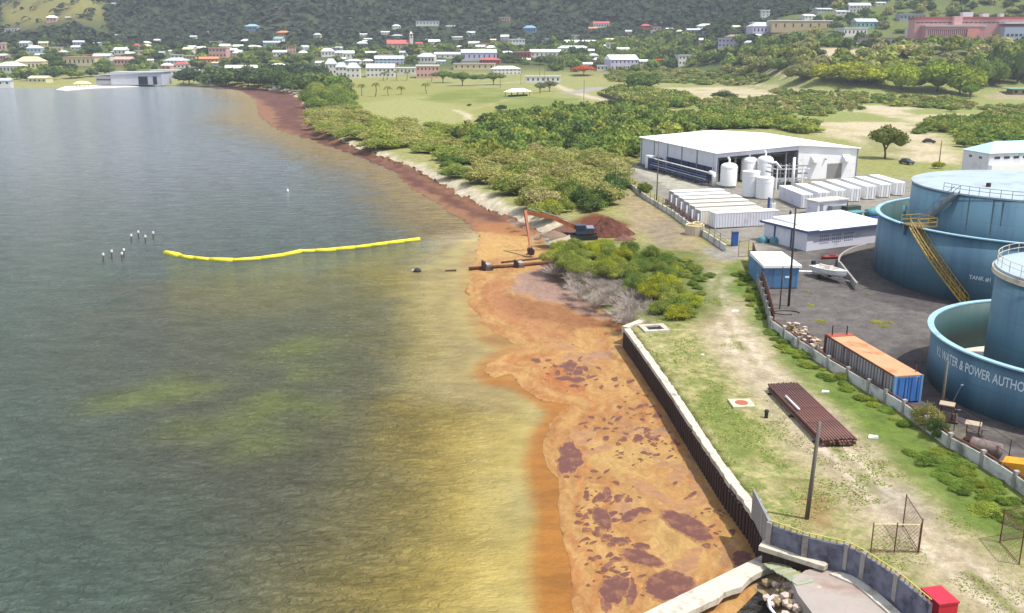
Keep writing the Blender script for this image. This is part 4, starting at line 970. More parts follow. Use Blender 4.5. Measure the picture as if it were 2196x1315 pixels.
def place_container(pa, pb, W, H, label, mat, side=1, L=None, name='shipping_container', group=None, **kw):
    a, rz, l = frame(pa, pb); o = empty(name, a, rz, label, 'container', group); container(o, L or l, W * side if side > 0 else W, H, mat, **kw); return o
# orange-roofed container along the wall
a = at(1914, 866, 2); b = at(1764, 768, 2); d = b - a; rz = math.atan2(d.y, d.x)
oc = empty('shipping_container', a + Vector((math.sin(rz), -math.cos(rz), 0)) * 2.6, rz, 'long grey ribbed container with an orange roof and blue end behind the boundary wall', 'container')
Lc = d.length * .98; W_ = 2.6; H_ = 2.62
MB().b(.06, Lc - .06, .06, W_ - .06, .12, H_ - .1).build('container_body', cont_g, oc)
for y_ in (.02, W_ - .02): rb_ = MB(); ribbed(rb_, .3, Lc - .3, y_, .2, H_ - .15, 24, .14); rb_.build('corrugated_side', cont_g, oc)
MB().b(0, Lc - 1.0, 0, W_, H_ - .1, H_ + .02).build('container_roof', orange_r, oc)
MB().b(Lc - 1.0, Lc, 0, W_, H_ - .1, H_ + .06).build('roof_end_panel', M('faded_red', (180, 84, 70), .75, .15, 1, k=.7), oc)
for y in (.0, W_): MB().box(Lc / 2, y, H_ - .16, Lc, .12, .16).build('top_rail', rust, oc); MB().box(Lc / 2, y, 0, Lc, .12, .2).build('bottom_rail', rust_d, oc)
for x in (.0, Lc):
    for y in (.0, W_): MB().box(x, y, 0, .2, .2, H_).build('corner_post', rust if x else blue_c, oc)
for k in range(2): MB().box(-.02, W_ * (.25 + .5 * k), .15, .1, W_ * .47, H_ - .3).build('door', M('door_blue', (60, 120, 196), .55, .15, .8, (150, 190, 226), .5, streak=True, k=.75), oc)
for k in range(4): MB().tube([(-.1, W_ * (.14 + .24 * k), .15), (-.1, W_ * (.14 + .24 * k), H_ - .15)], .03, 5).build('lock_rod', blue_t, oc)
MB().tube([(.7, .2, H_), (.7, .2, H_ + .7)], .05, 5).build('roof_stub', rust, oc); MB().tube([(Lc - .5, .6, H_), (Lc - .5, .6, H_ + 1.0)], .07, 5).build('roof_stub', rust_d, oc); MB().tube([(Lc - .5, 2.2, H_), (Lc - .5, 2.2, H_ + 1.1)], .07, 5).build('roof_stub', rust_d, oc)

# twin blue containers with white roof
a = at(1636, 620, 2); b = at(1709, 618, 2); d = b - a; rz = math.atan2(d.y, d.x); W2 = d.length
rz = 0.02; bc = empty('shipping_container', a, rz, 'blue corrugated double container with a white patched roof at the end of the wall', 'container'); DL = 7.6; HB = 2.9
MB().b(.05, W2 - .05, .05, DL - .05, .1, HB).build('container_body', blue_c, bc)
rb_ = MB(); ribbed(rb_, .1, W2 - .1, .03, .2, HB - .1, 22, .1); rb_.build('corrugated_front', blue_c, bc)
for y_ in (.03, W2 - .03): rb_ = MB(); ribbed(rb_, .2, DL - .2, y_, .2, HB - .1, 24, .1, 'y'); rb_.build('corrugated_side', blue_c, bc)
MB().prism([(-.2, -.25), (W2 + .2, -.25), (W2 - .1, DL + .2), (.1, DL + .2)], HB, [HB + .35, HB + .35, HB + .5, HB + .5]).build('white_roof', white_p, bc)
for k in range(7): MB().box(.4 + k * W2 / 7.3, rk.uniform(1.5, 6), HB + .4, .08, rk.uniform(1.0, 3.0), .05).build('roof_batten', M('batten_grey', (200, 198, 196), .7, .1, 1, k=.8), bc)
MB().b(W2 * .6, W2 * .72, -.06, .0, 1.5, 1.75).build('white_notice', white_p, bc)
for k in range(3): MB().b(.3 + k * W2 / 3.2, .7 + k * W2 / 3.2, .2, .6, 0, .1).build('timber_block', rust_d, bc)

# white block of six containers seen end-on + one in front
F0 = at(1533, 491, 2); F1 = at(1669, 484, 2); d = F1 - F0; rzf = math.atan2(d.y, d.x); LF = d.length
o = empty('battery_container', F0, rzf, 'white container standing alone in front of the row of six', 'container')
container(o, LF, 2.5, 2.75, M('shaded_white_wall', (214, 214, 224), .65, .05, .3, (190, 186, 190), .3, k=.84), roofmat=white_d, doormat=white_p)  # white side greyed: its shade is put into the wall colour
vx = Vector((math.cos(rzf), math.sin(rzf), 0)); vy = Vector((-vx.y, vx.x, 0))
back0 = at(1443, 440, 2)
for k in range(6):
    f = (k + .55) / 5.55; base = (F0 + vx * -1.2 + vy * 3.3).lerp(back0, k / 5.0 * .98)
    o = empty('battery_container', base, rzf, '%s white container in the row of six with dusty ribbed roofs behind the single one' % ['front', 'second', 'third', 'fourth', 'fifth', 'rearmost'][k], 'container', 'row of six white containers')
    container(o, LF * (.99 if k < 4 else .9), 2.45, 2.75, white_d if k < 4 else white_p, trim=white_p, doormat=M('door_grey', (176, 174, 184), .7, .1, 1, k=.8))
    MB().b(-.9, -.15, .3, 2.2, 0, 1.1).build('cooling_unit', M('unit_mauve', (150, 128, 134), .8, .2, 1.2, k=.75), o)
    MB().box(-.5, 0, 0, .25, .25, 2.2).build('end_strut', white_p, o)
# right-hand group
q0 = at(1716, 448, 2); q1 = at(1746, 446, 2); q2 = at(1664, 425, 2)
dl = q2 - q0; rzr = math.atan2(dl.y, dl.x); LR = 12.4
step = (at(1920, 420, 2) - at(1735, 446, 2)) / 5.6
for k in range(7):
    base = q0 + step * k
    o = empty('white_container', base, rzr, '%s in the right hand row beside the five silos' % ['leftmost white container', 'second white container from the left', 'third white container from the left', 'middle white container', 'third white container from the right', 'second white container from the right', 'rightmost white container'][k], 'container', 'row of seven white containers')
    M_ = white_p; W_ = 2.44
    # across is to the right of the length direction
    sub = MB().b(.06, LR - .06, -W_ + .06, -.06, .12, 2.8).build('container_body', lav if k == 0 else white_p, o)  # leftmost one's exposed side has shade put into its white
    MB().b(0, LR, -W_, 0, 2.8, 2.9).build('container_roof', white_r, o)
    for y_ in (-.03, -W_ + .03): r_ = MB(); ribbed(r_, .2, LR - .2, y_, .2, 2.75, 24, .06); r_.build('corrugated_side', lav if k == 0 else white_p, o)
    for j in range(2):
        MB().box(-.0, -W_ * (.26 + .48 * j), .18, .07, W_ * .45, 2.55).build('door', white_p, o)
        for q in (-.13, .13): MB().tube([(-.07, -W_ * (.26 + .48 * j + q), .25), (-.07, -W_ * (.26 + .48 * j + q), 2.7)], .035, 4).build('lock_rod', M('rod_grey', (150, 150, 156), .6, .1, 1, k=.75), o)

# big white shed -------------------------------------------------------------
FL = at(1533, 394, 2); FR = at(1834, 380, 2); BL = at(1402, 349, 2)
d = FR - FL; rzs = math.atan2(d.y, d.x); SW = d.length; SD = (BL - FL).dot(Vector((-d.y, d.x, 0)).normalized())
EH = 7.0; RH = EH + 1.25
sh = empty('white_shed', FL, rzs, 'big white steel shed with a bright low gable roof behind the silos', 'industrial building')
xo = SW * .57                                     # open bay ends here
sk = (BL - FL).dot(Vector((d.x, d.y, 0)).normalized())      # slight skew kept square: ignored
# roof slabs
def slope(x0, x1, z0, z1, y0, y1, th=.18):
    mb = MB(); vs = [(x0, y0, z0), (x1, y0, z1), (x1, y1, z1), (x0, y1, z0)]; vs += [(x, y, z + th) for x, y, z in vs]
    return mb.add(vs, [(3, 2, 1, 0), (4, 5, 6, 7), (0, 1, 5, 4), (1, 2, 6, 5), (2, 3, 7, 6), (3, 0, 4, 7)])
slope(-.5, xo, EH, RH, -.6, SD + .6).build('roof_slope', white_r, sh); slope(xo, SW + .5, RH, EH, -.6, SD + .6).build('roof_slope', white_r, sh)
lw = MB(); lw.b(-.05, .12, 0, SD * 1.0, 3.6, EH); lw.b(-.05, .12, SD * .62, SD, 0, 3.6); lw.build('side_wall', lav, sh)  # side turned from the sun: shade put into the white wall's colour
for k in range(6): MB().box(-.12, SD * (.03 + .19 * k), 0, .16, .3, EH).build('side_column', grey_m if k else lav, sh)
MB().b(-.0, .14, -.3, 1.0, 0, EH).build('corner_post', lav, sh)
# gable front, right part solid, left part open with deep dark bay
fw = MB(); fw.prism([(xo, 0), (SW, 0), (SW, .2), (xo, .2)], 0, [RH, EH, EH, RH]); fw.build('gable_wall', white_p, sh)
MB().prism([(0, .0), (xo, .0), (xo, .2), (0, .2)], [EH - 1.0, RH - 1.1, RH - 1.1, EH - 1.0], [EH, RH, RH, EH]).build('gable_fascia', lav, sh)
MB().b(xo - .2, xo, .2, 14, 0, RH - .1).build('bay_side_wall', grey_m, sh)
MB().b(.3, xo - .2, 14, 14.3, 0, EH).build('bay_back_wall', dark, sh)
MB().b(SW - .15, SW + .05, .0, SD, 0, EH).build('right_wall', white_p, sh); MB().b(0, SW, SD - .2, SD, 0, EH).build('rear_wall', white_p, sh)
MB().b(.3, SW - .2, .3, SD - .3, -.02, .05).build('floor_slab', conc_g, sh)
MB().b(SW - .1, SW + .12, -.12, .12, 0, EH + .1).build('corner_flashing', grey_m, sh)
for k in range(5): MB().box(1.2 + k * (xo - 2) / 4.4, 1.2, 0, .35, .35, EH - .4).build('bay_column', grey_m, sh)
MB().tube([(.5, 3, 5.6), (xo - .5, 3, 6.2)], .22, 6).build('bay_duct', grey_m, sh); MB().tube([(.5, 6, 4.8), (xo - .5, 6, 5.2)], .22, 6).build('bay_duct', grey_m, sh)
# roller door, hoods
dx = xo + (SW - xo) * .62
MB().b(dx - 2.0, dx + 2.2, -.05, .0, 0, 3.6).build('roller_door', M('door_taupe', (150, 146, 142), .6, .12, 1, k=.75), sh)
for hx in (xo + (SW - xo) * .27, xo + (SW - xo) * .80):
    hd = MB(); hd.prism([(hx - 1.0, -1.5), (hx + 1.0, -1.5), (hx + 1.0, 0), (hx - 1.0, 0)], [4.1, 4.1, 4.1, 4.1], [4.6, 4.6, 5.7, 5.7]); hd.build('vent_hood', white_p, sh)
MB().box(xo + (SW - xo) * .45, -.3, 4.6, .3, .4, .3).build('wall_lamp', grey_m, sh)
# louvered stripe windows along side
for k in range(6): MB().b(-.02, .10, SD * (.04 + .097 * k), SD * (.04 + .097 * k) + SD * .085, 1.6, 3.5).build('side_opening', navy, sh)
# pipe rack along the left side of the shed
pr = empty('pipe_rack', FL, rzs, 'long navy pipe rack running along the shaded left side of the white shed', 'pipe rack')
for k in range(5): MB().tube([(-2.8 - .28 * k, -2, 2.9 - .5 * k), (-2.8 - .28 * k, SD * .66, 2.9 - .5 * k)], .16, 6).build('rack_pipe', [white_d, navy, blue_t, grey_m, navy][k], pr)
for k in range(9):
    y = -1.5 + k * SD * .08
    MB().box(-2.4, y, 0, .2, .2, 3.1).build('rack_post', navy, pr); MB().box(-4.2, y, 0, .2, .2, 1.3).build('rack_post', navy, pr); MB().box(-3.3, y, .75, 2.0, .18, .16).build('rack_beam', navy, pr)
MB().tube([(-2.6, -2.0, 3.0), (-2.2, -3.2, 2.8), (-2.2, -3.6, 1.6), (-2.2, -3.6, 0)], .5, 8).build('white_elbow', white_p, pr, True)
MB().b(-3.2, -1.2, SD * .70, SD * .76, 0, 3.4).build('rack_cabinet', white_p, pr); MB().b(-3.6, -.6, SD * .64, SD * .70, 0, 3.0).build('dark_skid', navy, pr)
slab = MB().b(-5.2, -.2, -3, SD, 0, .06); so = slab.build('plinth', M('plinth_dark', (84, 82, 78), .9, .2, .6, k=.6), pr)

# silos ------------------------------------------------------------------------
def silo(px, pyb, pyt, r, label, nozzle, kind):
    b = at(px, pyb, 2); H = ztop(px, pyt, b) - 2.0
    o = empty('white_silo', b, 0, label, 'silo', 'five white silos before the shed')
    if kind == 'dome': prof = [(r, .5), (r, H * .86), (r * .92, H * .92), (r * .6, H * .98), (.02, H)]
    else: prof = [(r, .2), (r, H * .97), (r * 1.02, H * .97), (r * 1.02, H), (.02, H)]
    MB().lathe(0, 0, prof, 28).build('silo_shell', white_p, o, kind == 'dome')
    MB().cyl(0, 0, 0, .5, r * .9, 20).build('silo_skirt', grey_m, o)
    if nozzle: MB().tube([(0, 0, H - .1), (0, 0, H + .7), (-.35, 0, H + 1.25)], .24, 8).build('top_nozzle', white_p, o)
    MB().arc(0, 0, r, r + .05, H * .80, H * .82, 0, 2 * math.pi, 28).build('silo_band', white_p, o)
    MB().tube([(r + .12, -.2, .3), (r + .12, -.2, H * .85)], .06, 5).build('side_pipe', grey_m, o)
silo(1561, 402, 349, 1.85, 'white silo alone at the left of the group of five', True, 'dome')
silo(1604, 390, 336, 1.85, 'middle tall domed white silo of the rear pair', True, 'dome')
silo(1638, 392, 334, 1.85, 'right hand tall domed white silo of the rear pair', True, 'dome')
silo(1608, 422, 367, 1.8, 'flat topped ribbed white silo in front of the middle one', False, 'flat')
silo(1638, 426, 380, 1.8, 'shorter flat topped white silo at the front right of the five', False, 'flat')
pg = empty('pipe_gantry', at(1664, 408, 2), rzs, 'tangle of white and grey pipes on a gantry right of the silos', 'pipe gantry')
for k in range(4): MB().box(k * 2.2, 0, 0, .22, .22, 6.0 - k * .3).build('gantry_post', white_p, pg); MB().box(k * 2.2, 2.2, 0, .22, .22, 5.6).build('gantry_post', grey_m, pg)
for k, z in enumerate((5.4, 4.6, 3.6, 2.4)): MB().tube([(-2.5, .4 * k, z + .7), (0, .4 * k, z), (8.5, .4 * k, z - .2)], .15, 6).build('gantry_pipe', white_p if k % 2 else grey_m, pg)
MB().tube([(3.8, -.5, 0), (3.8, -.5, 7.2)], .32, 8).build('tall_stack', white_p, pg, True)
MB().tube([(-1.8, 0, 6.1), (-.6, 0, 6.2), (.8, 0, 4.8)], .3, 8).build('gantry_duct', white_p, pg, True)
for k in range(3): MB().b(1 + 2 * k, 2.2 + 2 * k, .6, 1.8, 0, 1.6).build('pump_skid', dark if k % 2 else grey_m, pg)
for k, (x, y, l) in enumerate([(1652, 452, 'blue and white valve skid between the silos and the container row')]):
    o = empty('valve_skid', at(x, y, 2), 0, l, 'valve skid')
    MB().b(-.8, .8, -.5, .5, 0, .3).build('skid_base', blue_b, o); MB().tube([(-.4, 0, .3), (-.4, 0, 2.6)], .25, 8).build('skid_column', blue_b, o); MB().b(.1, .9, -.4, .4, .3, 1.5).build('skid_cabinet', white_p, o); MB().tube([(-.4, 0, 2.2), (.5, 0, 2.2), (.5, 0, 1.5)], .12, 6).build('skid_pipe', grey_m, o)

# blue trimmed building ---------------------------------------------------------
a = at(1747, 537, 2); b = at(1884, 520, 2); c_ = at(1660, 508, 2)
d = b - a; rzb = math.atan2(d.y, d.x); BLn = d.length + 1.2; BD = abs((c_ - a).dot(Vector((-d.y, d.x, 0)).normalized()))
bb = empty('pump_house', a, rzb, 'low pale lavender building with a white roof and blue trim beside the huge tank', 'building')
x0 = -1.8; BH = 3.1; BD *= .86
MB().b(x0, BLn, 0, .2, 0, BH).build('front_wall', lav, bb); MB().b(x0, x0 + .2, .2, BD, 0, BH).build('side_wall', lav, bb); MB().b(x0, BLn, BD, BD + .2, 0, BH).build('rear_wall', lav, bb); MB().b(BLn - .2, BLn, .2, BD, 0, BH).build('side_wall', lav, bb)
MB().prism([(x0 - .5, -.5), (.1, -.5), (.1, BD + .5), (x0 - .5, BD + .5)], BH, BH + .22).build('side_roof', lav, bb)
MB().prism([(.1, -.6), (BLn + .3, -.6), (BLn + .3, BD + .6), (.1, BD + .6)], BH - .05, [BH + .15, BH + .15, BH + .65, BH + .65]).build('main_roof', M('roof_lilac_white', (220, 220, 228), .6, .04, .4, k=.9), bb)
MB().b(x0 - .52, .1, -.56, -.5, BH - .12, BH + .24).build('fascia', blue_t, bb); MB().b(.1, BLn + .3, -.66, -.6, BH - .2, BH + .12).build('fascia', blue_t, bb); MB().b(x0 - .56, x0 - .5, -.5, BD + .8, BH - .12, BH + .24).build('fascia', blue_t, bb)
bi = 0
for g in range(3):
    for i in range(5):
        for j in range(3): MB().b(.9 + g * 2.6 + i * .42, 1.1 + g * 2.6 + i * .42, -.02, .01, .9 + j * .55, 1.15 + j * .55).build('vent_block', M('vent_dark', (110, 118, 150), .8, .1, 1, k=.6), bb)
for y in (BD * .35, BD * .75): MB().box(x0 - .05, y, 0, .2, .25, BH).build('blue_column', blue_t, bb)
MB().b(BLn - 1.6, BLn - .7, -.02, .02, 1.5, 2.4).build('window', glass, bb); MB().b(BLn - 1.3, BLn - .6, -.9, -.2, .0, .8).build('wall_unit', grey_m, bb)
# sheds behind it
a = at(1752, 462, 2); o = empty('switch_cabin', a, rzb, 'small white flat roofed cabin with a grey unit behind the blue trimmed building', 'cabin')
MB().b(0, 7.5, 0, 3, 0, 2.5).build('cabin_wall', lav, o); MB().b(-.3, 7.8, -.3, 3.3, 2.5, 2.72).build('cabin_roof', conc, o); MB().b(2.6, 5.2, -1.2, -.02, 0, 1.7).build('grey_unit', grey_m, o); MB().b(.6, 1.4, -.06, 0, 0, 2.0).build('door', grey_m, o)
a = at(1817, 463, 2); o = empty('generator', a, rzb, 'dark green generator set between the cabin and the huge tank', 'generator')
MB().b(0, 3.4, 0, 1.6, .2, 1.7).build('generator_body', M('dark_green', (66, 84, 76), .7, .15, 1, k=.6), o); MB().b(-.1, 3.5, -.1, 1.7, 0, .2).build('skid', dark, o); MB().tube([(.6, .8, 1.7), (.6, .8, 2.4)], .1, 6).build('exhaust', rust_d, o)
a = at(1858, 468, 2); o = empty('teal_pump_set', a, rzb, 'teal pump set with round casing right at the left foot of the huge tank', 'pump')
MB().tube([(0, 0, 1.0), (2.6, 0, 1.0)], .75, 12).build('pump_barrel', teal, o, True); MB().b(-.3, 3.0, -.9, .9, 0, .35).build('pump_base', blue_b, o); MB().b(-3.4, -.5, -.4, 1.8, 1.2, 1.35).build('teal_canopy', teal, o)
for x_ in (-3.2, -.7): MB().box(x_, .6, 0, .12, .12, 1.2).build('canopy_post', grey_m, o)

# fences and gates of the plant ------------------------------------------------
PF = [(1328, 384), (1350, 402), (1386, 430), (1412, 446), (1440, 462), (1480, 492), (1520, 515), (1556, 540)]
pf = [at(x, y, 2) for x, y in PF]
fe = empty('plant_fence', pf[0], 0, 'low concrete wall topped with a rusty wire fence along the left side of the plant', 'fence')
for i in range(len(pf) - 1):
    a, b = pf[i], pf[i + 1]; d = b - a; rz = math.atan2(d.y, d.x); c = (a + b) / 2
    MB().box(c.x, c.y, 1.9, d.length, .2, 1.15, rz).build('base_wall', wallp, fe, world=True)
    n = max(1, round(d.length / 3))
    for k in range(n): q = a.lerp(b, k / n); MB().box(q.x, q.y, 1.9, .25, .28, 1.35, rz).build('pillar', conc_g, fe, world=True); MB().tube([(q.x, q.y, 3), (q.x, q.y, 4.4)], .04, 5).build('fence_post', rust_d, fe, world=True)
    if i >= 3:
        for z in (4.3, 3.8, 3.4): MB().tube([(a.x, a.y, z), (b.x, b.y, z)], .025, 4).build('fence_wire', rust, fe, world=True)
hd = MB()
a = at(1345, 372, 2)
q = at(1574, 528, 2); o = empty('blue_kiosk', q, rzf, 'narrow bright blue kiosk standing at the plant gate', 'kiosk')
MB().b(-.4, .5, -.35, .35, 0, 2.3).build('kiosk_body', blue_b, o); MB().b(-.46, .56, -.42, .42, 2.3, 2.4).build('kiosk_top', blue_t, o)
g = gate((1583, 552), (1604, 551), 2.5, 'small brown barred gate between the blue kiosk and the boundary wall', step=.4)
# round timber cistern
q = at(1489, 503, 2); o = empty('round_cistern', q, 0, 'round cream coloured timber cistern beside the plant fence', 'cistern')
for k in range(20):
    a_ = 2 * math.pi * k / 20; MB().box(1.55 * math.cos(a_), 1.55 * math.sin(a_), 0, .12, .47, 1.6, a_).build('stave', M('stave_cream', (206, 190, 168), .8, .12, 2, k=.8), o)
MB().cyl(0, 0, .1, 1.3, 1.5, 20).build('cistern_fill', cream, o)
MB().tube([(1.5 * math.cos(2 * math.pi * k / 20), 1.5 * math.sin(2 * math.pi * k / 20), 1.66) for k in range(21)], .12, 6).build('cistern_rim', cream, o, True)
MB().tube([(.5 + .8 * math.cos(2 * math.pi * k / 14), .2 + .8 * math.sin(2 * math.pi * k / 14), 1.9 + .15 * math.sin(2 * math.pi * k / 14)) for k in range(15)], .09, 6).build('hoop', cream, o, True)
# person in dark clothes
def person(p, rz, label):
    vs = [(0, 0, .95), (0, 0, 1.2), (0, 0, 1.42), (0, 0, 1.5), (0, .02, 1.62), (0, .02, 1.74), (.19, 0, 1.4), (.27, .03, 1.12), (.25, .12, .9), (-.19, 0, 1.4), (-.27, .03, 1.12), (-.25, .12, .9),
          (.1, 0, .88), (.12, .06, .48), (.12, 0, .06), (.12, .16, .03), (-.1, 0, .88), (-.13, -.03, .48), (-.13, -.08, .06), (-.13, .08, .03)]
    ed = [(0, 1), (1, 2), (2, 3), (3, 4), (4, 5), (2, 6), (6, 7), (7, 8), (2, 9), (9, 10), (10, 11), (0, 12), (12, 13), (13, 14), (14, 15), (0, 16), (16, 17), (17, 18), (18, 19)]
    rr_ = [.15, .15, .14, .06, .10, .08, .06, .045, .035, .06, .045, .035, .09, .07, .05, .04, .09, .07, .05, .04]
    me = bpy.data.meshes.new('person'); me.from_pydata(vs, ed, [])
    o = inst('person', me, None, p, rz); md = o.modifiers.new('skin', 'SKIN')
    for k, v in enumerate(o.data.skin_vertices[0].data): v.radius = (rr_[k], rr_[k] * .8); v.use_root = (k == 0)
    o.modifiers.new('sub', 'SUBSURF').levels = 1; me.materials.append(M('dark_clothes', (50, 50, 60), .9, .2, 3, k=.7)); tag(o, label, 'person'); return o
person(at(1694, 470, 2), .4, 'person in dark clothes standing between the white containers and the blue trimmed building')
# boat on trailer ---------------------------------------------------------------
a = at(1745, 590, 2); b = at(1800, 606, 2); d = b - a; rzt = math.atan2(d.y, d.x); BLt = max(5.6, d.length * 1.05)
bt = empty('motor_boat', a + Vector((0, 0, .55)), rzt + .02, 'open white motor boat parked on a trailer beside the tank kerb', 'boat')
sec = [(0, 1.0, .95, .1), (1.5, 1.1, .95, .02), (3.2, 1.05, 1.0, 0), (4.6, .75, 1.08, .1), (5.5, .3, 1.18, .4), (5.9, .04, 1.25, .8)]
vs = []; fs = []
for (x, hw, zt, zb) in sec: vs += [(x, -hw, zt), (x, -hw * .8, zb + (zt - zb) * .35), (x, 0, zb), (x, hw * .8, zb + (zt - zb) * .35), (x, hw, zt)]
for i in range(len(sec) - 1):
    for k in range(4): fs.append((i * 5 + k, (i + 1) * 5 + k, (i + 1) * 5 + k + 1, i * 5 + k + 1))
fs.append((0, 1, 2, 3, 4)); MB().add(vs, fs).build('hull', white_p, bt)
MB().add([(x, s_ * hw * .88, zt - .42) for (x, hw, zt, zb) in sec for s_ in (-1, 1)], [(2 * i, 2 * i + 2, 2 * i + 3, 2 * i + 1) for i in range(5)]).build('cockpit_floor', white_d, bt)
gun = MB()
for s_ in (-1, 1): gun.tube([(x, s_ * hw, zt) for (x, hw, zt, zb) in sec], .07, 5)
gun.build('gunwale', white_p, bt); MB().prism([(4.2, -.75), (5.8, -.08), (5.8, .08), (4.2, .75)], .95, 1.12).build('fore_deck', white_d, bt)
MB().prism([(2.3, -.4), (3.1, -.35), (3.1, .35), (2.3, .4)], .5, [1.25, 1.45, 1.45, 1.25]).build('centre_console', white_d, bt); MB().b(.9, 1.5, -.8, .8, .5, .85).build('bench_seat', M('seat_tan', (200, 180, 150), .7, .1, 1, k=.8), bt)
MB().b(-.45, .0, -.22, .22, .9, 1.45).build('outboard_motor', dark, bt); MB().b(-.3, -.1, -.08, .08, .1, .9).build('motor_leg', dark, bt)
tl = empty('boat_trailer', a, rzt + .02, 'steel trailer under the white motor boat', 'trailer')
for y in (-.55, .55): MB().tube([(.2, y, .5), (4.4, y, .5), (6.6, 0, .5)], .06, 5).build('trailer_rail', grey_m, tl)
for y in (-1.05, 1.05): MB().tube([(2.0, y - .1, .34), (2.0, y + .1, .34)], .34, 12).build('wheel', black, tl)
MB().tube([(2, -1, .34), (2, 1, .34)], .05, 5).build('axle', grey_m, tl); MB().tube([(6.3, 0, 0), (6.3, 0, .5)], .05, 5).build('jockey_stand', grey_m, tl)
a = at(1784, 555, 2); o = empty('red_kayak', a, .15, 'small red upturned kayak lying on the asphalt behind the boat', 'kayak')
MB().lathe(0, 0, [(.02, 0)], 3) ; k_ = MB()
k_.tube([(-1.6, 0, .22), (-1.1, 0, .26), (0, 0, .3), (1.1, 0, .26), (1.6, 0, .22)], .30, 8); k_.build('kayak_hull', red_d, o, True); MB().b(-.5, .5, -.2, .2, .5, .64).build('kayak_seat', red_d, o)
a = at(1727, 583, 2); tag(MB().prism([(a.x - .9, a.y), (a.x + .9, a.y - .2), (a.x + 1.0, a.y + .3), (a.x - .8, a.y + .5)], 2.0, 2.08).build('white_board', white_p), 'flat white board on the asphalt left of the boat', 'board')
# debris pile by the wall
dk = random.Random(21)
for k in range(64):
    f = k / 64; px = 1690 + 70 * f + dk.uniform(-12, 12); py = 702 + 44 * f + dk.uniform(-9, 9); p = at(px, py, 2.0); s = dk.uniform(.14, .34)
    o = inst('rubble_lump', rocks[k % 6], None, (p.x, p.y, 2.05 + dk.uniform(0, .45)), dk.uniform(0, 6), (s * 1.2, s, s * .8)); tag(o, 'brown and white lump in the rubble heap between the wall and the orange roofed container', 'rubble', 'rubble heap behind the wall')
q = at(1725, 728, 2); tag(MB().lathe(q.x, q.y, [(1.8, 1.98), (1.3, 2.3), (.5, 2.45), (.01, 2.5)], 12).build('rubble_mound', rust_d), 'dark brown mound under the rubble heap', 'mound')
q = at(1686, 672, 2)
tag(MB().tube([(q.x + 1.6 * math.cos(k * .5), q.y + .9 * math.sin(k * .5), 2.08) for k in range(11)], .07, 6).build('coiled_hose', black, smooth=True), 'black hose coiled on the ground at the foot of the dark poles', 'hose')
for (x, y, l) in [(1636, 520, 'teal and black covered drum beside the blue container roof'), (1660, 522, 'teal tarpaulin covered skiff beside the pump house')]:
    q = at(x, y, 2); o = empty('covered_drum', q, 0, l, 'covered drum')
    MB().lathe(0, 0, [(.8, 0), (.8, .7), (.5, 1.0), (.01, 1.1)], 12).build('tarp', teal, o, True); MB().cyl(.7, -.3, 0, .6, .25, 8).build('tyre', black, o)
# hip-roofed pale blue building at the right
a = at(2058, 388, 2); b = at(2113, 400, 2); c_ = at(2300, 392, 2)
o = empty('hip_roof_building', a, 0, 'white two storey building with a pale blue hip roof behind the huge tank', 'building')
P = [a, b, c_, c_ + (a - b) * 1.0]; P = [(q.x - a.x, q.y - a.y) for q in P]; HH = ztop(2062, 320, a) - 2.0
MB().prism(P, 0, HH).build('wall', lav, o)
cx_ = sum(q[0] for q in P) / 4; cy_ = sum(q[1] for q in P) / 4
ex = [(cx_ + (x - cx_) * 1.03, cy_ + (y - cy_) * 1.06) for x, y in P]
m1 = ((P[0][0] + P[1][0]) / 2 * .62 + cx_ * .38, (P[0][1] + P[1][1]) / 2 * .62 + cy_ * .38); m2 = ((P[2][0] + P[3][0]) / 2 * .62 + cx_ * .38, (P[2][1] + P[3][1]) / 2 * .62 + cy_ * .38)
RZ = HH + 2.2
MB().add([(x, y, HH) for x, y in ex] + [(m1[0], m1[1], RZ), (m2[0], m2[1], RZ)], [(0, 1, 4), (1, 2, 5, 4), (2, 3, 5), (3, 0, 4, 5), (3, 2, 1, 0)]).build('hip_roof', M('roof_sky_blue', (170, 208, 228), .5, .05, .3, k=.9), o)
dd = Vector((P[2][0] - P[1][0], P[2][1] - P[1][1], 0)); Ld = dd.length; dn = dd / Ld; nn = Vector((dn.y, -dn.x, 0)); rz_ = math.atan2(dn.y, dn.x)
for k in range(8):
    q = Vector((P[1][0], P[1][1], 0)) + dn * (2.2 + k * 2.6) + nn * .03; MB().box(q.x, q.y, HH - 1.3, 1.5, .08, .5, rz_).build('window', glass, o); MB().box(q.x, q.y, HH - 4.2, 1.3, .08, .7, rz_).build('window', glass, o)
q = Vector((P[1][0], P[1][1], 0)) + dn * Ld / 2 + nn * .6; MB().box(q.x, q.y, 0, Ld, 1.2, HH - 2.6, rz_).build('lower_gallery', white_p, o)
d2 = Vector((P[1][0] - P[0][0], P[1][1] - P[0][1], 0)); L2 = d2.length; d2n = d2 / L2; n2_ = Vector((d2n.y, -d2n.x, 0))
for k in range(2):
    q = d2n * L2 * (.3 + .38 * k) + n2_ * .03; MB().box(q.x, q.y, HH - 1.5, 1.0, .08, .5, math.atan2(d2n.y, d2n.x)).build('window', glass, o)
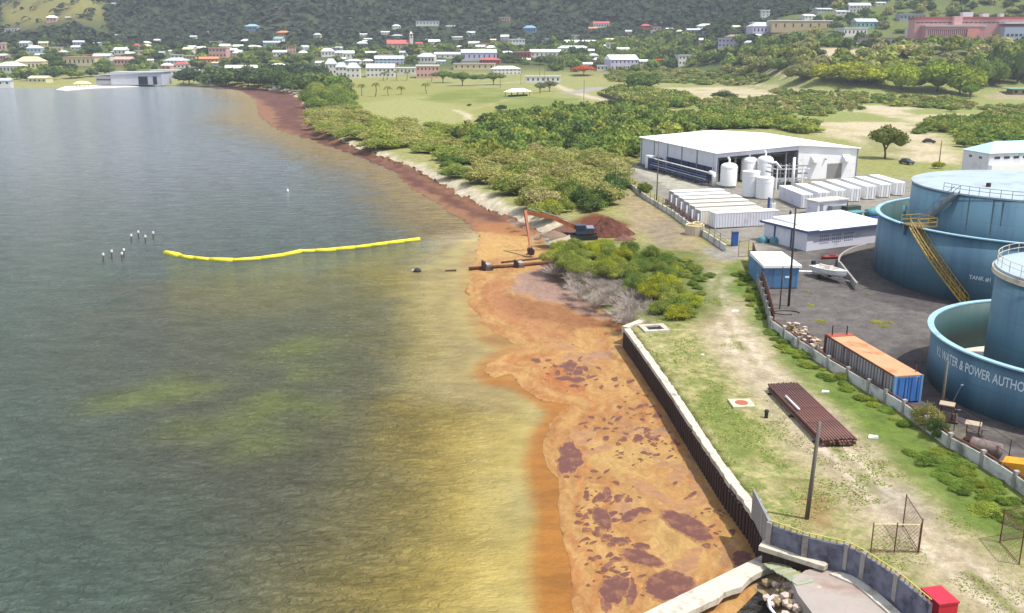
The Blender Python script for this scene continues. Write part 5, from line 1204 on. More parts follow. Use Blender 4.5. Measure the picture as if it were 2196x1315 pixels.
# parked dark car
def car(p, rz, label, colr):
    o = empty('parked_car', p, rz, label, 'car'); pm_ = M('car_paint', colr, .3, .05, 1, k=.7)
    b_ = MB(); pf_ = [(-2.1, .35), (-2.15, .75), (-1.5, .95), (1.2, 1.0), (2.05, .78), (2.1, .35)]
    b_.add([(x, -.88, z) for x, z in pf_] + [(x, .88, z) for x, z in pf_], [tuple(range(6)), tuple(range(11, 5, -1))] + [(i, i + 6, (i + 1) % 6 + 6, (i + 1) % 6) for i in range(6)]); b_.build('body', pm_, o)
    c_ = MB(); c_.add([(-1.7, -.8, .93), (1.0, -.8, .98), (.35, -.68, 1.45), (-1.2, -.68, 1.45), (-1.7, .8, .93), (1.0, .8, .98), (.35, .68, 1.45), (-1.2, .68, 1.45)], [(0, 1, 2, 3), (7, 6, 5, 4), (1, 5, 6, 2), (4, 0, 3, 7)]); c_.build('window_glass', glass, o)
    MB().b(-1.2, .35, -.7, .7, 1.45, 1.49).build('roof', pm_, o)
    for x in (-1.35, 1.35):
        for y in (-.85, .85): MB().tube([(x, y - .1, .33), (x, y + .1, .33)], .33, 12).build('wheel', black, o)
car(at(1992, 307, 2), -.45, 'dark grey car parked alone on the pale dirt lot', (70, 66, 72))
car(at(1944, 352, 2), -1.2, 'black car parked behind the row of white containers', (30, 30, 32))
# ================================================================ ON THE WATER AND SHORE
bpts = [(355, 545), (372, 548), (400, 554), (450, 559), (500, 560.5), (560, 556), (610, 549), (640, 542.5), (646, 541), (652, 541), (700, 539), (760, 533), (830, 524), (900, 515)]
P = [at(x, y, 0) for x, y in bpts]
def resample(P, st):
    out = [P[0]]; acc = 0
    for i in range(len(P) - 1):
        L = (P[i + 1] - P[i]).length; n = max(1, int(L / st))
        for k in range(1, n + 1): out.append(P[i].lerp(P[i + 1], k / n))
    return out
boom = empty('floating_boom', P[0], 0, 'long bright yellow floating boom curving across the open water', 'boom')
RP = resample(P, 1.5); jr = random.Random(9)
for k in range(0, len(RP) - 1, 2):
    seg = RP[k:k + 3]
    pts = [(q.x, q.y, .16) for q in seg]
    near_joint = False
    rr_ = .36 if k else .50
    MB().tube(pts, rr_ * jr.uniform(.88, 1.08), 8).build('float_section', dark if near_joint else boom_y, boom, True, world=True)
# white mooring piles
pgr = [(282, 520), (297, 512), (312, 522), (329, 514), (222, 562), (240, 555), (262, 560), (266, 552)]
for k, (x, y) in enumerate(pgr):
    q = at(x, y, 0); o = empty('mooring_pile', q, 0, ('white topped pile in the far cluster of four left of the boom' if k < 4 else 'white topped pile in the near cluster of four left of the boom'), 'pile', 'piles standing in the water')
    MB().tube([(0, 0, -1), (.08, 0, 1.1)], .14, 7).build('pile_shaft', wood, o); MB().tube([(.08, 0, 1.1), (.1, 0, 1.45)], .17, 7).build('white_cap', white_p, o)
q = at(895, 583, 0); o = empty('buoy', q, 0, 'dark round buoy with a white fender off the weed edge', 'buoy')
MB().lathe(0, 0, [(.02, -.35), (.5, -.1), (.6, .15), (.4, .5), (.02, .6)], 14).build('buoy_ball', black, o, True); MB().tube([(-.9, .2, .1), (.2, .3, .35)], .16, 7).build('white_fender', white_p, o, True)
q = at(617, 410, 0); o = empty('marker_buoy', q, 0, 'tiny white marker buoy alone in the open water', 'buoy')
MB().lathe(0, 0, [(.02, -.2), (.28, 0), (.24, .3), (.02, .45)], 10).build('buoy_ball', white_p, o, True); MB().tube([(0, 0, .4), (0, 0, .8)], .05, 5).build('buoy_mast', white_p, o)
# intake pipeline with saddles
def pln(pts, r, mat, z): return MB().tube([(lambda q: (q.x, q.y, z))(at(x, y, 0)) for x, y in pts], r, 8)
a = at(1006, 581, 0); ip = empty('intake_pipe', (a.x, a.y, 0), 0, 'rusty intake pipe running through the weed on two concrete saddles', 'pipeline')
pln([(1006, 580), (1100, 574), (1185, 566)], .26, rust, .3).build('pipe_run', rust, ip, True, world=True)
pln([(1075, 566), (1130, 560), (1165, 556)], .13, rust, .25).build('side_pipe', rust, ip, True, world=True)
for x, y, s in ((1044, 580, 1.1), (1113, 574, .9)):
    q = at(x, y, 0); c = MB(); c.box(q.x + .25, q.y, 0, s * 1.1, s * 1.2, s * .75, .3, .12); c.build('concrete_saddle', M('saddle_grey', (140, 118, 110), .9, .35, 1, (60, 44, 40), .9, k=.62), ip, world=True)
    MB().box(q.x - .5, q.y, -.2, .3, s * 1.3, s * 1.5, .3).build('saddle_pile', rust_d, ip, world=True); MB().box(q.x + .2, q.y - .2, s * .7, .8, .9, .35, .5, .2).build('saddle_cap', conc_g, ip, world=True)
q = at(966, 582, 0); tag(MB().tube([(q.x - .8, q.y, .1), (q.x + .9, q.y + .1, .15)], .14, 6).build('drift_log', bark), 'short dark log afloat between the buoy and the intake pipe', 'log')
# long-reach excavator
B0 = at(1143, 552, 0); Yb = B0.y
eb = at(1252, 512, 2.0)
ex = empty('long_reach_excavator', eb, 0, 'long reach orange excavator half hidden behind the mangroves with its bucket in the weed', 'excavator')
apex = atY(1128, 456, Yb + 3.5); foot = eb + Vector((-1.2, -.2, 1.9)); tipb = atY(1137, 534, Yb)
L_ = lambda v: tuple(Vector(v) - eb)
midb = foot.lerp(apex, .5) + Vector((0, 0, .5))
def beam(pts, w0, w1, mat, name):
    pts = [Vector(p) for p in pts]; mb = MB()
    for i in range(len(pts) - 1):
        a_, b_ = pts[i], pts[i + 1]; d = b_ - a_; u = d.normalized(); sd = Vector((-u.y, u.x, 0)); sd = sd.normalized() if sd.length > .01 else Vector((0, 1, 0)); up = u.cross(sd).normalized()
        wa = w0 + (w1 - w0) * i / (len(pts) - 1); wb = w0 + (w1 - w0) * (i + 1) / (len(pts) - 1); vs = []
        for p_, w_ in ((a_, wa), (b_, wb)):
            for s1, s2 in ((-1, -1), (1, -1), (1, 1), (-1, 1)): vs.append(p_ + sd * (s1 * w_ * .35) + up * (s2 * w_ * .6))
        mb.add(vs, [(3, 2, 1, 0), (4, 5, 6, 7), (0, 1, 5, 4), (1, 2, 6, 5), (2, 3, 7, 6), (3, 0, 4, 7)])
    return mb.build(name, mat, ex)
beam([L_(foot), L_(midb), L_(apex)], .62, .46, orange_m, 'boom_arm'); stk = beam([L_(apex + Vector((-.15, 0, .25))), L_(apex.lerp(tipb, .6)), L_(tipb)], .62, .30, orange_m, 'stick_arm')
MB().tube([L_(foot.lerp(midb, .3) + Vector((0, 0, .7))), L_(midb.lerp(apex, .4) + Vector((0, 0, .65)))], .09, 6).build('hydraulic_ram', grey_m, ex)
MB().tube([L_(midb.lerp(apex, .6) + Vector((0, 0, .5))), L_(apex + Vector((.3, 0, .7)))], .08, 6).build('hydraulic_ram', grey_m, ex)
MB().tube([L_(apex.lerp(tipb, .55) + Vector((.4, 0, 0))), L_(tipb + Vector((.35, 0, .3)))], .07, 6).build('hydraulic_ram', grey_m, ex)
bk = MB(); tl_ = tipb; bk.add([L_(tl_ + Vector((x, y, z))) for y in (-.5, .5) for x, z in ((-.5, .1), (.2, .25), (.75, -.3), (.6, -.9), (0, -1.0), (-.45, -.75))], [tuple(range(5, -1, -1)), tuple(range(6, 12))] + [(i, i + 1, i + 7, i + 6) for i in range(1, 5)] + [(0, 1, 7, 6)])
bk.build('bucket', rust_d, ex)
for x_ in (-.35, 0, .35): MB().box(tipb.x - eb.x - .55, tipb.y - eb.y + x_, tipb.z - eb.z - .95, .3, .1, .12).build('bucket_tooth', grey_m, ex)
MB().b(-1.2, 1.6, -1.3, 1.3, 1.0, 1.9).build('engine_house', M('engine_navy', (70, 66, 76), .6, .3, 1, k=.5), ex); MB().b(-1.4, .2, -1.45, -.3, 1.0, 2.5).build('cab', M('cab_navy', (60, 70, 110), .5, .1, 1, k=.6), ex); MB().b(-1.3, .1, -1.48, -1.45, 1.6, 2.35).build('cab_window', glass, ex); MB().cyl(0, 0, .8, 1.1, 1.1, 16).build('turntable', dark, ex)
for y in (-1.2, 1.2): MB().b(-2.2, 2.2, y - .35, y + .35, 0, .8).build('track', black, ex)
MB().b(.4, 1.6, -1.32, 1.32, 1.9, 2.02).build('engine_cover', M('cab_pale', (136, 146, 176), .5, .2, 1, k=.6), ex)
# soil mounds: lumpy cones
def mound(px, py, rx, ry, h, mat, label, seed, n=26):
    q = at(px, py, 2.0); a = np.linspace(0, 2 * np.pi, n * 2, endpoint=False); rs = np.linspace(0, 1, n // 2 + 1)
    Rr, Aa = np.meshgrid(rs, a, indexing='ij'); X = Rr * np.cos(Aa) * rx * (1 + .18 * np.sin(3 * Aa + seed)); Y = Rr * np.sin(Aa) * ry
    Z = h * (1 - Rr ** 1.25) ** 1.1 * (.72 + .5 * fbm(X * 1.1 + 50, Y * 1.1 + 50, seed, 4)) + .22 * (fbm(X * 3, Y * 3, seed + 3, 3) - .5) * (Rr < .98); Z[-1] = -.1
    m, k = Rr.shape; I = np.arange(m * k).reshape(m, k); J = np.roll(I, -1, 1); Fq = np.stack([I[:-1], I[1:], J[1:], J[:-1]], -1).reshape(-1, 4)
    o = inst('soil_mound', np_mesh('soil_mound', np.stack([X, Y, Z], -1).reshape(-1, 3), Fq, mat, smooth=False), None, q, .2); tag(o, label, 'mound'); return o
mound(1302, 503, 4.3, 3.2, 3.3, soil_r, 'big dark red heap of dug out weed and soil behind the excavator', 2)
mound(1232, 492, 3.6, 2.6, 1.3, M('red_grey_soil', (128, 88, 72), .95, .4, 1.2, bump=.8, k=.6), 'low reddish heap left of the big red heap', 5)
mound(1338, 514, 2.0, 1.4, .8, M('red_grey_soil', (140, 92, 76)), 'small reddish heap at the right foot of the big one', 9)
mound(1186, 506, 2.2, 1.8, 1.0, M('grey_brown_spoil', (140, 118, 98), .95, .3, 1.4, bump=.8, k=.7), 'small grey spoil heap in front of the excavator boom', 7)

# weed rafts: thin lumpy pads floating on the orange mat ---------------------------
wr_ = random.Random(77)
def pad(mb, px, py, rx, ry, rot, z, n=18, thick=.06, jag=.22):
    c, s = math.cos(rot), math.sin(rot); ph = [wr_.uniform(0, 6.28) for _ in range(3)]; top = []
    for k in range(n):
        t = 2 * math.pi * k / n; r = 1 + jag * (math.sin(2 * t + ph[0]) * .5 + math.sin(3 * t + ph[1]) * .35 + math.sin(7 * t + ph[2]) * .26 + math.sin(13 * t + ph[0]) * .14) + wr_.uniform(-.07, .07)
        x = r * rx * math.cos(t); y = r * ry * math.sin(t); q = at(px + x * c - y * s, py + x * s + y * c, z); top.append(q)
    b = len(mb.v); c0 = at(px, py, z + thick)
    mb.e = getattr(mb, 'e', []) + [0.0] * (2 * n) + [1.0]
    mb.add([(q.x, q.y, z - .03) for q in top] + [(q.x * .93 + c0.x * .07, q.y * .93 + c0.y * .07, z + thick) for q in top] + [(c0.x, c0.y, z + thick * 1.15)],
           [(k, (k + 1) % n, (k + 1) % n + n, k + n)[::-1] for k in range(n)] + [(k + n, (k + 1) % n + n, 2 * n)[::-1] for k in range(n)])
def set_e(o, mb):
    a_ = o.data.attributes.new('e', 'FLOAT', 'POINT'); a_.data.foreach_set('value', np.array(mb.e, np.float32)); return o
def weed_edge(m_, mat_c, amt):
    t = m_.node_tree; p = t.nodes['Principled BSDF']; old = p.inputs['Base Color'].links[0].from_socket
    e = _attr(t, 'e', 'Fac'); n_ = _noise(t, 4.5, 5, .7, _map(t)); ad = t.nodes.new('ShaderNodeMath'); ad.operation = 'MULTIPLY_ADD'; t.links.new(e, ad.inputs[0]); ad.inputs[1].default_value = 3.2; t.links.new(n_, ad.inputs[2])
    t.links.new(_mix(t, _mix(t, 1.0, _ramp(t, ad.outputs[0], .46, .80), (amt,) * 3, 'MULTIPLY'), mat_c, old), p.inputs['Base Color'])
weed_edge(weed_m, lin((196, 140, 82), .50), 1.0); weed_edge(weed_p, lin((206, 152, 90), .50), .8)
big = [(1222, 984, 34, 32, .35, 'round dark brown weed raft alone near the left edge of the orange mat', .3), (1475, 1128, 64, 24, .42, 'long dark weed raft pointing at the quay wall, right of centre', .14), (1376, 1197, 47, 18, .22, 'dark brown weed raft in the middle between the other big ones near the jetty', .22),
       (1292, 1112, 18, 30, -.45, 'narrow upright dark weed raft left of the long one', .16), (1440, 1258, 68, 34, .02, 'largest dark weed raft touching the edge of the jetty slab', .12), (1318, 1265, 34, 34, .6, 'broad brown weed raft at the bottom left of the jetty raft', .22),
       (1352, 1106, 26, 12, -.5, 'small slanting weed raft between the upright and the long ones', .15), (1382, 1095, 16, 8, .2, 'little pointed weed raft left end of the long raft', .2), (1590, 1198, 24, 18, -.3, 'brown weed raft wedged between quay wall and jetty', .15), (1328, 1160, 22, 8, .15, 'flat oval weed raft above the middle raft', .15), (1376, 1172, 18, 9, .1, 'short oval weed raft just above the middle raft', .15)]
for (x, y, rx, ry, ro, l, j) in big:
    mb = MB(); pad(mb, x, y, rx, ry, ro, .088, 44, .02, j); o = set_e(mb.build('weed_raft', weed_m), mb); tag(o, l, 'weed raft')
small = MB(); pale_ = MB()
lst = [(1290, 830, 5, 4, 0), (1352, 818, 9, 4, -.2), (1365, 772, 9, 3, .1), (1410, 892, 13, 4.5, .05), (1372, 872, 11, 4.5, -.25), (1368, 940, 11, 10, 0), (1268, 895, 7, 4, .2), (1326, 898, 9, 5, -.5), (1296, 900, 4, 5, .3),
       (1338, 942, 9, 5, .1), (1300, 940, 6, 7, .2), (1388, 922, 7, 6, 0), (1446, 948, 8, 5, 0), (1392, 938, 10, 3, .4), (1404, 940, 9, 4, .3), (1150, 773, 12, 5, .1), (1176, 773, 8, 2.5, 0), (1222, 786, 18, 12, .3), (1240, 797, 14, 9, -.3), (1212, 812, 20, 6, .1),
       (1240, 815, 16, 7, -.2), (1255, 790, 9, 6, .5), (1196, 800, 8, 6, 0), (1270, 808, 12, 3, -.3), (1232, 828, 12, 4, .1), (1205, 785, 7, 4, 0), (1302, 1055, 12, 9, .5), (1290, 1066, 9, 9, .3), (1326, 1068, 11, 8, .1), (1348, 1072, 8, 8, .2), (1258, 1062, 6, 10, .6), (1275, 1072, 4, 9, .5),
       (1332, 1158, 10, 6, .2), (1300, 1150, 9, 5, .3), (1282, 1135, 6, 6, 0), (1240, 1120, 8, 4, .1), (1515, 1170, 12, 5, .1), (1258, 1136, 10, 5, 0), (1305, 1210, 14, 5, -.7), (1296, 1222, 10, 7, -.5), (1340, 1232, 12, 4, -.3), (1355, 1270, 13, 30, .15), (1300, 1290, 12, 26, -.3), (1570, 1140, 9, 6, .2),
       (1448, 1036, 5, 4, 0), (1482, 1062, 18, 4, -.5), (1274, 1010, 8, 4, .2), (1216, 1022, 6, 3, 0), (1240, 1022, 8, 3, .1)]
for (x, y, a_, b_, ro) in lst: pad(small, x, y, a_, b_, ro, .088, 16, .018, .34)
zones = [(1370, 920, 95, 60, 95), (1300, 1070, 70, 60, 70), (1225, 798, 60, 40, 55), (1400, 970, 90, 40, 45), (1265, 1130, 40, 60, 50), (1310, 1230, 55, 60, 55), (1530, 1120, 45, 40, 26), (1340, 840, 60, 40, 24), (1300, 1160, 60, 30, 30)]
for (zx, zy, sx, sy, n) in zones:
    for k in range(int(n * .62)):
        x = wr_.gauss(zx, sx * .5); y = wr_.gauss(zy, sy * .5)
        lim = 1345 + (y - 715) * .60 - 14                       # stay clear of the quay
        lft = 1145 if y < 860 else 1215 + max(0, (y - 900)) * .04
        if x > lim or x < lft + 14 or y > 1300: continue
        sc_ = (y / 1000.) ; a_ = abs(wr_.gauss(0, 2.6)) + 1.2; pad(small, x, y, a_ * sc_ * 1.6, a_ * sc_ * wr_.uniform(.35, .8), wr_.uniform(-.6, .5), .088, 11, .015, .36)
for (x, y, a_, b_, ro) in [(1250, 936, 26, 20, .5), (1285, 965, 30, 9, -.3), (1432, 998, 30, 8, -.05), (1455, 1018, 26, 16, .1), (1400, 1055, 60, 13, .42), (1480, 1080, 40, 12, -.3), (1330, 1095, 26, 20, -.4), (1475, 1205, 42, 20, -.5), (1560, 1175, 18, 7, .1), (1500, 1050, 20, 16, .2), (1210, 745, 34, 7, .1), (1240, 765, 40, 9, .15),
                       (1290, 735, 14, 5, 0), (1330, 742, 22, 7, -.2), (1270, 780, 26, 8, .3), (1365, 832, 22, 4, .3), (1420, 930, 34, 5, .12), (1340, 715, 22, 6, -.2), (1180, 730, 26, 4, .05), (1390, 1140, 0.1, .1, 0)]:
    pad(pale_, x, y, a_, b_, ro, .080, 30, .01, .42)
tag(set_e(small.build('weed_scraps', weed_m), small), 'countless small dark brown scraps of weed scattered on the orange mat', 'seaweed', kind='stuff')
tag(set_e(pale_.build('weed_skins', weed_p), pale_), 'thin mauve brown skins of weed on the orange mat', 'seaweed', kind='stuff')
# ================================================================ VEGETATION
def leaf_mat(name, mass=False, trans=.28):
    m = bpy.data.materials.new(name); m.use_nodes = True; t = m.node_tree; t.nodes.clear()
    out = t.nodes.new('ShaderNodeOutputMaterial'); oi = t.nodes.new('ShaderNodeObjectInfo'); tint = _attr(t, 'tint', 'Fac')
    r = _mix(t, tint, (.60, .64, .58), (1.42, 1.36, 1.2)); c = _mix(t, 1.0, _attr(t, 'lcol') if mass else oi.outputs['Color'], r, 'MULTIPLY')
    d = t.nodes.new('ShaderNodeBsdfDiffuse'); tr = t.nodes.new('ShaderNodeBsdfTranslucent'); mx = t.nodes.new('ShaderNodeMixShader'); mx.inputs[0].default_value = trans
    t.links.new(c, d.inputs[0]); t.links.new(c, tr.inputs[0]); t.links.new(d.outputs[0], mx.inputs[1]); t.links.new(tr.outputs[0], mx.inputs[2]); t.links.new(mx.outputs[0], out.inputs[0]); return m
leafm = leaf_mat('foliage'); leafmass = leaf_mat('foliage_mass', True)
def crown(name, lobes, n, leaf, seed, inner=.55, core=.74, upb=.25):
    g = np.random.default_rng(seed); L = np.array(lobes, float)      # x y z r rz
    wts = L[:, 3] ** 2; wts /= wts.sum(); li = g.choice(len(L), n, p=wts)
    d = g.normal(size=(n, 3)); d[:, 2] += upb; d /= np.linalg.norm(d, axis=1)[:, None]
    d[:, 2] = np.where(d[:, 2] < -.35, -d[:, 2], d[:, 2])
    rad = inner + (1.08 - inner) * g.random(n) ** .45
    c = L[li, :3] + (d + g.normal(size=(n, 3)) * .10) * rad[:, None] * np.stack([L[li, 3], L[li, 3], L[li, 4]], 1)
    nrm = d + g.normal(size=(n, 3)) * .55; nrm /= np.linalg.norm(nrm, axis=1)[:, None]
    a = np.cross(nrm, g.normal(size=(n, 3))); a /= np.linalg.norm(a, axis=1)[:, None]; b = np.cross(nrm, a)
    s = leaf * (.55 + .9 * g.random(n))[:, None]
    V = np.stack([c - a * s, c - b * s * .6 + nrm * s * .1, c + a * s, c + b * s * .6 + nrm * s * .1], 1).reshape(-1, 3)
    Fq = np.arange(4 * n).reshape(n, 4)
    lt = g.random(len(L)); tint = np.clip(.5 * lt[li] + .5 * g.random(n), 0, 1)
    tt = np.repeat(tint, 4)
    # dense inner twig-and-leaf mass of each lobe
    VV, FF, TT = [V], [Fq], [tt]; base = len(V)
    for k, (x, y, z, r, rz_) in enumerate(L):
        m_, q_ = 7, 5; th = np.linspace(0, 2 * np.pi, m_, endpoint=False); ph = np.linspace(-.5 * np.pi * .75, .5 * np.pi, q_)
        P_, T_ = np.meshgrid(ph, th, indexing='ij'); jj = core * (.85 + .3 * g.random(P_.shape))
        pts = np.stack([x + r * jj * np.cos(P_) * np.cos(T_), y + r * jj * np.cos(P_) * np.sin(T_), z + rz_ * jj * np.sin(P_)], -1).reshape(-1, 3)
        I = np.arange(m_ * q_).reshape(q_, m_); J = np.roll(I, -1, 1); f = np.stack([I[:-1], J[:-1], J[1:], I[1:]], -1).reshape(-1, 4) + base
        VV.append(pts); FF.append(f); TT.append(np.full(len(pts), .35 + .3 * lt[k])); base += len(pts)
    return np_mesh(name, np.vstack(VV), np.vstack(FF), leafm, {'tint': ('POINT', 'FLOAT', np.concatenate(TT))}, smooth=False)
def lobes_dome(seed, n, flat=.55, spread=.62, r0=.34, r1=.5, zb=.35):
    q = random.Random(seed); L = [(0, 0, zb + .1, .5, .5 * flat * 1.6)]
    for k in range(n):
        a = 2 * math.pi * k / n + q.uniform(-.3, .3); d = q.uniform(.35, 1) * spread; r = q.uniform(r0, r1)
        L.append((d * math.cos(a), d * math.sin(a), zb + q.uniform(-.12, .28) * (1.2 - d), r, r * flat * 1.3))
    return L
BUSH_HI = [crown('bush_leaves', lobes_dome(k, 14, .6, .68, .2, .4), 6500, .032, k, .25, .48) for k in range(4)]
BUSH_MD = [crown('bush_leaves', lobes_dome(20 + k, 12, .6, .68, .2, .42), 3200, .050, k + 9, .25, .50) for k in range(5)]
BUSH_LO = [crown('bush_leaves', lobes_dome(40 + k, 4), 420, .115, k + 19, .6) for k in range(4)]
BUSH_FAR = [crown('bush_leaves', lobes_dome(140 + k, 3), 130, .20, k + 119, .6) for k in range(4)]
TREE_MD = [crown('tree_crown', lobes_dome(60 + k, 9, .62, .66, .28, .42, .0), 1900, .062, k + 29, .5) for k in range(4)]
TREE_LO = [crown('tree_crown', lobes_dome(80 + k, 6, .7, .55, .34, .5, .0), 260, .17, k + 39, .55) for k in range(5)]
UMB_MD = [crown('tree_crown', lobes_dome(100 + k, 11, .48, .78, .26, .38, .0), 1800, .062, k + 49, .5) for k in range(3)]
def trunk_mesh(seed):
    q = random.Random(seed); mb = MB(); mb.tube([(0, 0, 0), (.02, 0, .25), (q.uniform(-.05, .05), q.uniform(-.05, .05), .5)], .07, 6, r1=.05)
    for k in range(4):
        a = k * 1.57 + q.uniform(-.4, .4); mb.tube([(0, 0, .45), (.25 * math.cos(a), .25 * math.sin(a), .75), (.45 * math.cos(a), .45 * math.sin(a), 1.0)], .045, 5, r1=.02)
    return mb.mesh('tree_trunk', bark)
TRUNKS = [trunk_mesh(k) for k in range(3)]
G_BRIGHT = (.245, .285, .070); G_MID = (.160, .225, .058); G_DARK = (.085, .130, .045); G_OLIVE = (.300, .300, .110); G_DRY = (.330, .310, .150); G_LIME = (.340, .360, .045); G_BLUE = (.070, .100, .060)
vr = random.Random(123)
def cj(c, j=.14): k = 1 + vr.uniform(-j, j); return (c[0] * k * (1 + vr.uniform(-j, j) * .5), c[1] * k, c[2] * k)
def bush(p, w, h, protos, c, label, group, cat='bush', name='leafy_bush'):
    o = inst(name, vr.choice(protos), None, (p[0], p[1], p[2] - .1), vr.uniform(0, 6.28), (w / 2 / .95, w / 2 / .95 * vr.uniform(.85, 1.15), h / .98), cj(c)); return tag(o, label, cat, group)
def tree(p, w, h, protos, c, label, group=None, name='broadleaf_tree', tall=.5, cat='tree'):
    """w crown width, h total height; crown hangs over the upper part"""
    o = empty(name, p, vr.uniform(0, 6.28), label, cat, group)
    hc = h * (1 - tall * .55); zc = h - hc * .62
    inst('crown', vr.choice(protos), o, (0, 0, zc), 0, (w / 2 / .95, w / 2 / .95, hc / 1.02), cj(c))
    inst('trunk', vr.choice(TRUNKS), o, (0, 0, -.2), 0, (h * .5, h * .5, zc + .2 + hc * .05)); return o
def in_poly(x, y, P):
    r = False; n = len(P)
    for i in range(n):
        ax, ay = P[i]; bx, by = P[(i + 1) % n]
        if (ay > y) != (by > y) and x < (bx - ax) * (y - ay) / (by - ay) + ax: r = not r
    return r
def fill(P, step, fn, z=2.0, jit=.4, far=False):
    """rows of points over a ground polygon given by its corners in the photograph, spaced evenly on the ground"""
    W = [(hit(x, y)[0] if (far or y < 216) else at(x, y, z)) for x, y in P]; W2_ = [(q.x, q.y) for q in W]
    x0, x1 = min(q[0] for q in W2_), max(q[0] for q in W2_); y0, y1 = min(q[1] for q in W2_), max(q[1] for q in W2_)
    y = y1; n = 0
    while y > y0:
        x = x0 + (n % 2) * step / 2
        while x < x1:
            X_ = x + vr.uniform(-jit, jit) * step; Y_ = y + vr.uniform(-jit, jit) * step
            if in_poly(X_, Y_, W2_): fn(Vector((X_, Y_, float(hgt(X_, Y_)) if Y_ > 500 else z)))
            x += step
        y -= step * .85; n += 1
class Mass:
    """many bushes too alike and too dense to count: gathered into one mesh"""
    def __init__(s): s.V = []; s.F = []; s.T = []; s.C = []; s.n = 0
    def add(s, p, w, h, protos, c):
        me = vr.choice(protos)
        if me.name not in _PV:
            v = np.empty(len(me.vertices) * 3, np.float32); me.vertices.foreach_get('co', v); f = np.empty(len(me.loops), np.int32); me.loops.foreach_get('vertex_index', f)
            t = np.empty(len(me.vertices), np.float32); me.attributes['tint'].data.foreach_get('value', t); _PV[me.name] = (v.reshape(-1, 3), f.reshape(-1, 4), t)
        v, f, t = _PV[me.name]; a = vr.uniform(0, 6.28); k = w / 2 / .95; ca, sa = math.cos(a) * k, math.sin(a) * k
        s.V.append(np.stack([v[:, 0] * ca - v[:, 1] * sa + p[0], v[:, 0] * sa + v[:, 1] * ca + p[1], v[:, 2] * h / .98 + p[2] - .1], 1)); s.F.append(f + s.n); s.T.append(t); s.C.append(np.tile([*cj(c), 1.0], (len(v), 1))); s.n += len(v)
    def build(s, name, label, cat='undergrowth'):
        if s.V: tag(inst(name, np_mesh(name, np.vstack(s.V), np.vstack(s.F), leafmass, {'tint': ('POINT', 'FLOAT', np.concatenate(s.T)), 'lcol': ('POINT', 'FLOAT_COLOR', np.vstack(s.C))}, False)), label, cat, kind='stuff')
_PV = {}
def fill_mass(P, step, cc, w, h, name, label, pro=None, far=False, cat='undergrowth', jit=.4, ok=None):
    m = Mass(); pro = pro or BUSH_LO
    fill(P, step, lambda p: (m.add(p, vr.uniform(*w), vr.uniform(*h), pro, cc()) if (ok is None or ok(p)) else None), far=far, jit=jit); m.build(name, label, cat)
# mangroves around the excavator: near, detailed
def hi(c, lab, grp, w=(2.6, 4.2), h=(1.6, 2.8), pro=BUSH_HI): return lambda p: bush(p, vr.uniform(*w), vr.uniform(*h), pro, c() if callable(c) else c, lab, grp)
mixc = lambda *cs: (lambda: vr.choice(cs))
fill([(1172, 558), (1200, 532), (1300, 532), (1390, 548), (1450, 568), (1478, 618), (1498, 690), (1440, 700), (1385, 640), (1300, 606), (1215, 590)], 3.0, hi(mixc(G_BRIGHT, G_MID, G_LIME, G_BRIGHT), 'bright green mangrove bush in the clump between the excavator and the quay corner', 'mangrove bushes by the quay corner', (2.8, 4.4), (1.6, 2.7)))
fill([(1385, 560), (1450, 545), (1500, 570), (1540, 610), (1500, 640), (1470, 590)], 2.6, hi(mixc(G_MID, G_BRIGHT), 'low green bush between the mangroves and the dirt track', 'low bushes by the dirt track', (1.6, 3.0), (.5, 1.2)))
# bare grey branches
def dead_mesh(seed):
    q = random.Random(seed); mb = MB()
    for k in range(85):
        a = q.uniform(0, 6.28); e = q.uniform(.1, 1.3); L = q.uniform(.5, 1.05); s = (q.uniform(-.25, .25), q.uniform(-.25, .25), 0)
        d = Vector((math.cos(a) * math.cos(e), math.sin(a) * math.cos(e), math.sin(e) * .9)); p1 = Vector(s) + d * L * .55; p2 = p1 + (d + Vector((q.uniform(-.5, .5), q.uniform(-.5, .5), q.uniform(-.1, .4)))).normalized() * L * .5
        mb.tube([s, p1, p2], .014, 3, False, .006)
        p3 = p1 + (d + Vector((q.uniform(-.9, .9), q.uniform(-.9, .9), q.uniform(-.3, .5)))).normalized() * L * .4; mb.tube([p1, p3], .009, 3, False, .005)
    return mb.mesh('dead_branches', M('dead_twig', (190, 176, 164), .95, .45, .8, k=.66))
DEAD = [dead_mesh(k) for k in range(3)]
def dead(p): return tag(inst('dead_shrub', vr.choice(DEAD), None, (p.x, p.y, p.z - .05), vr.uniform(0, 6), (vr.uniform(1.3, 2.3),) * 2 + (vr.uniform(.8, 1.9),)), 'bare grey leafless shrub on the seaward side of the mangrove clump', 'shrub', 'dead shrubs')
fill([(1205, 600), (1280, 588), (1370, 622), (1430, 690), (1440, 706), (1350, 700), (1290, 662), (1235, 632)], 2.2, dead, 1.6)
fill([(1170, 572), (1225, 560), (1240, 590), (1190, 590)], 1.8, dead, 1.2)
# grey brush along the beach end
for k, (x, y, w_) in enumerate([(1112, 484, 2.6), (1135, 492, 2.0), (1098, 478, 1.8), (1162, 508, 2.0), (1150, 515, 1.6)]):
    tag(inst('dead_shrub', DEAD[k % 3], None, at(x, y, 1.2), k, (w_ * .7, w_ * .7, 1.0)), 'grey brush heap at the end of the beach beside the excavator stick', 'shrub', 'brush at the end of the beach')
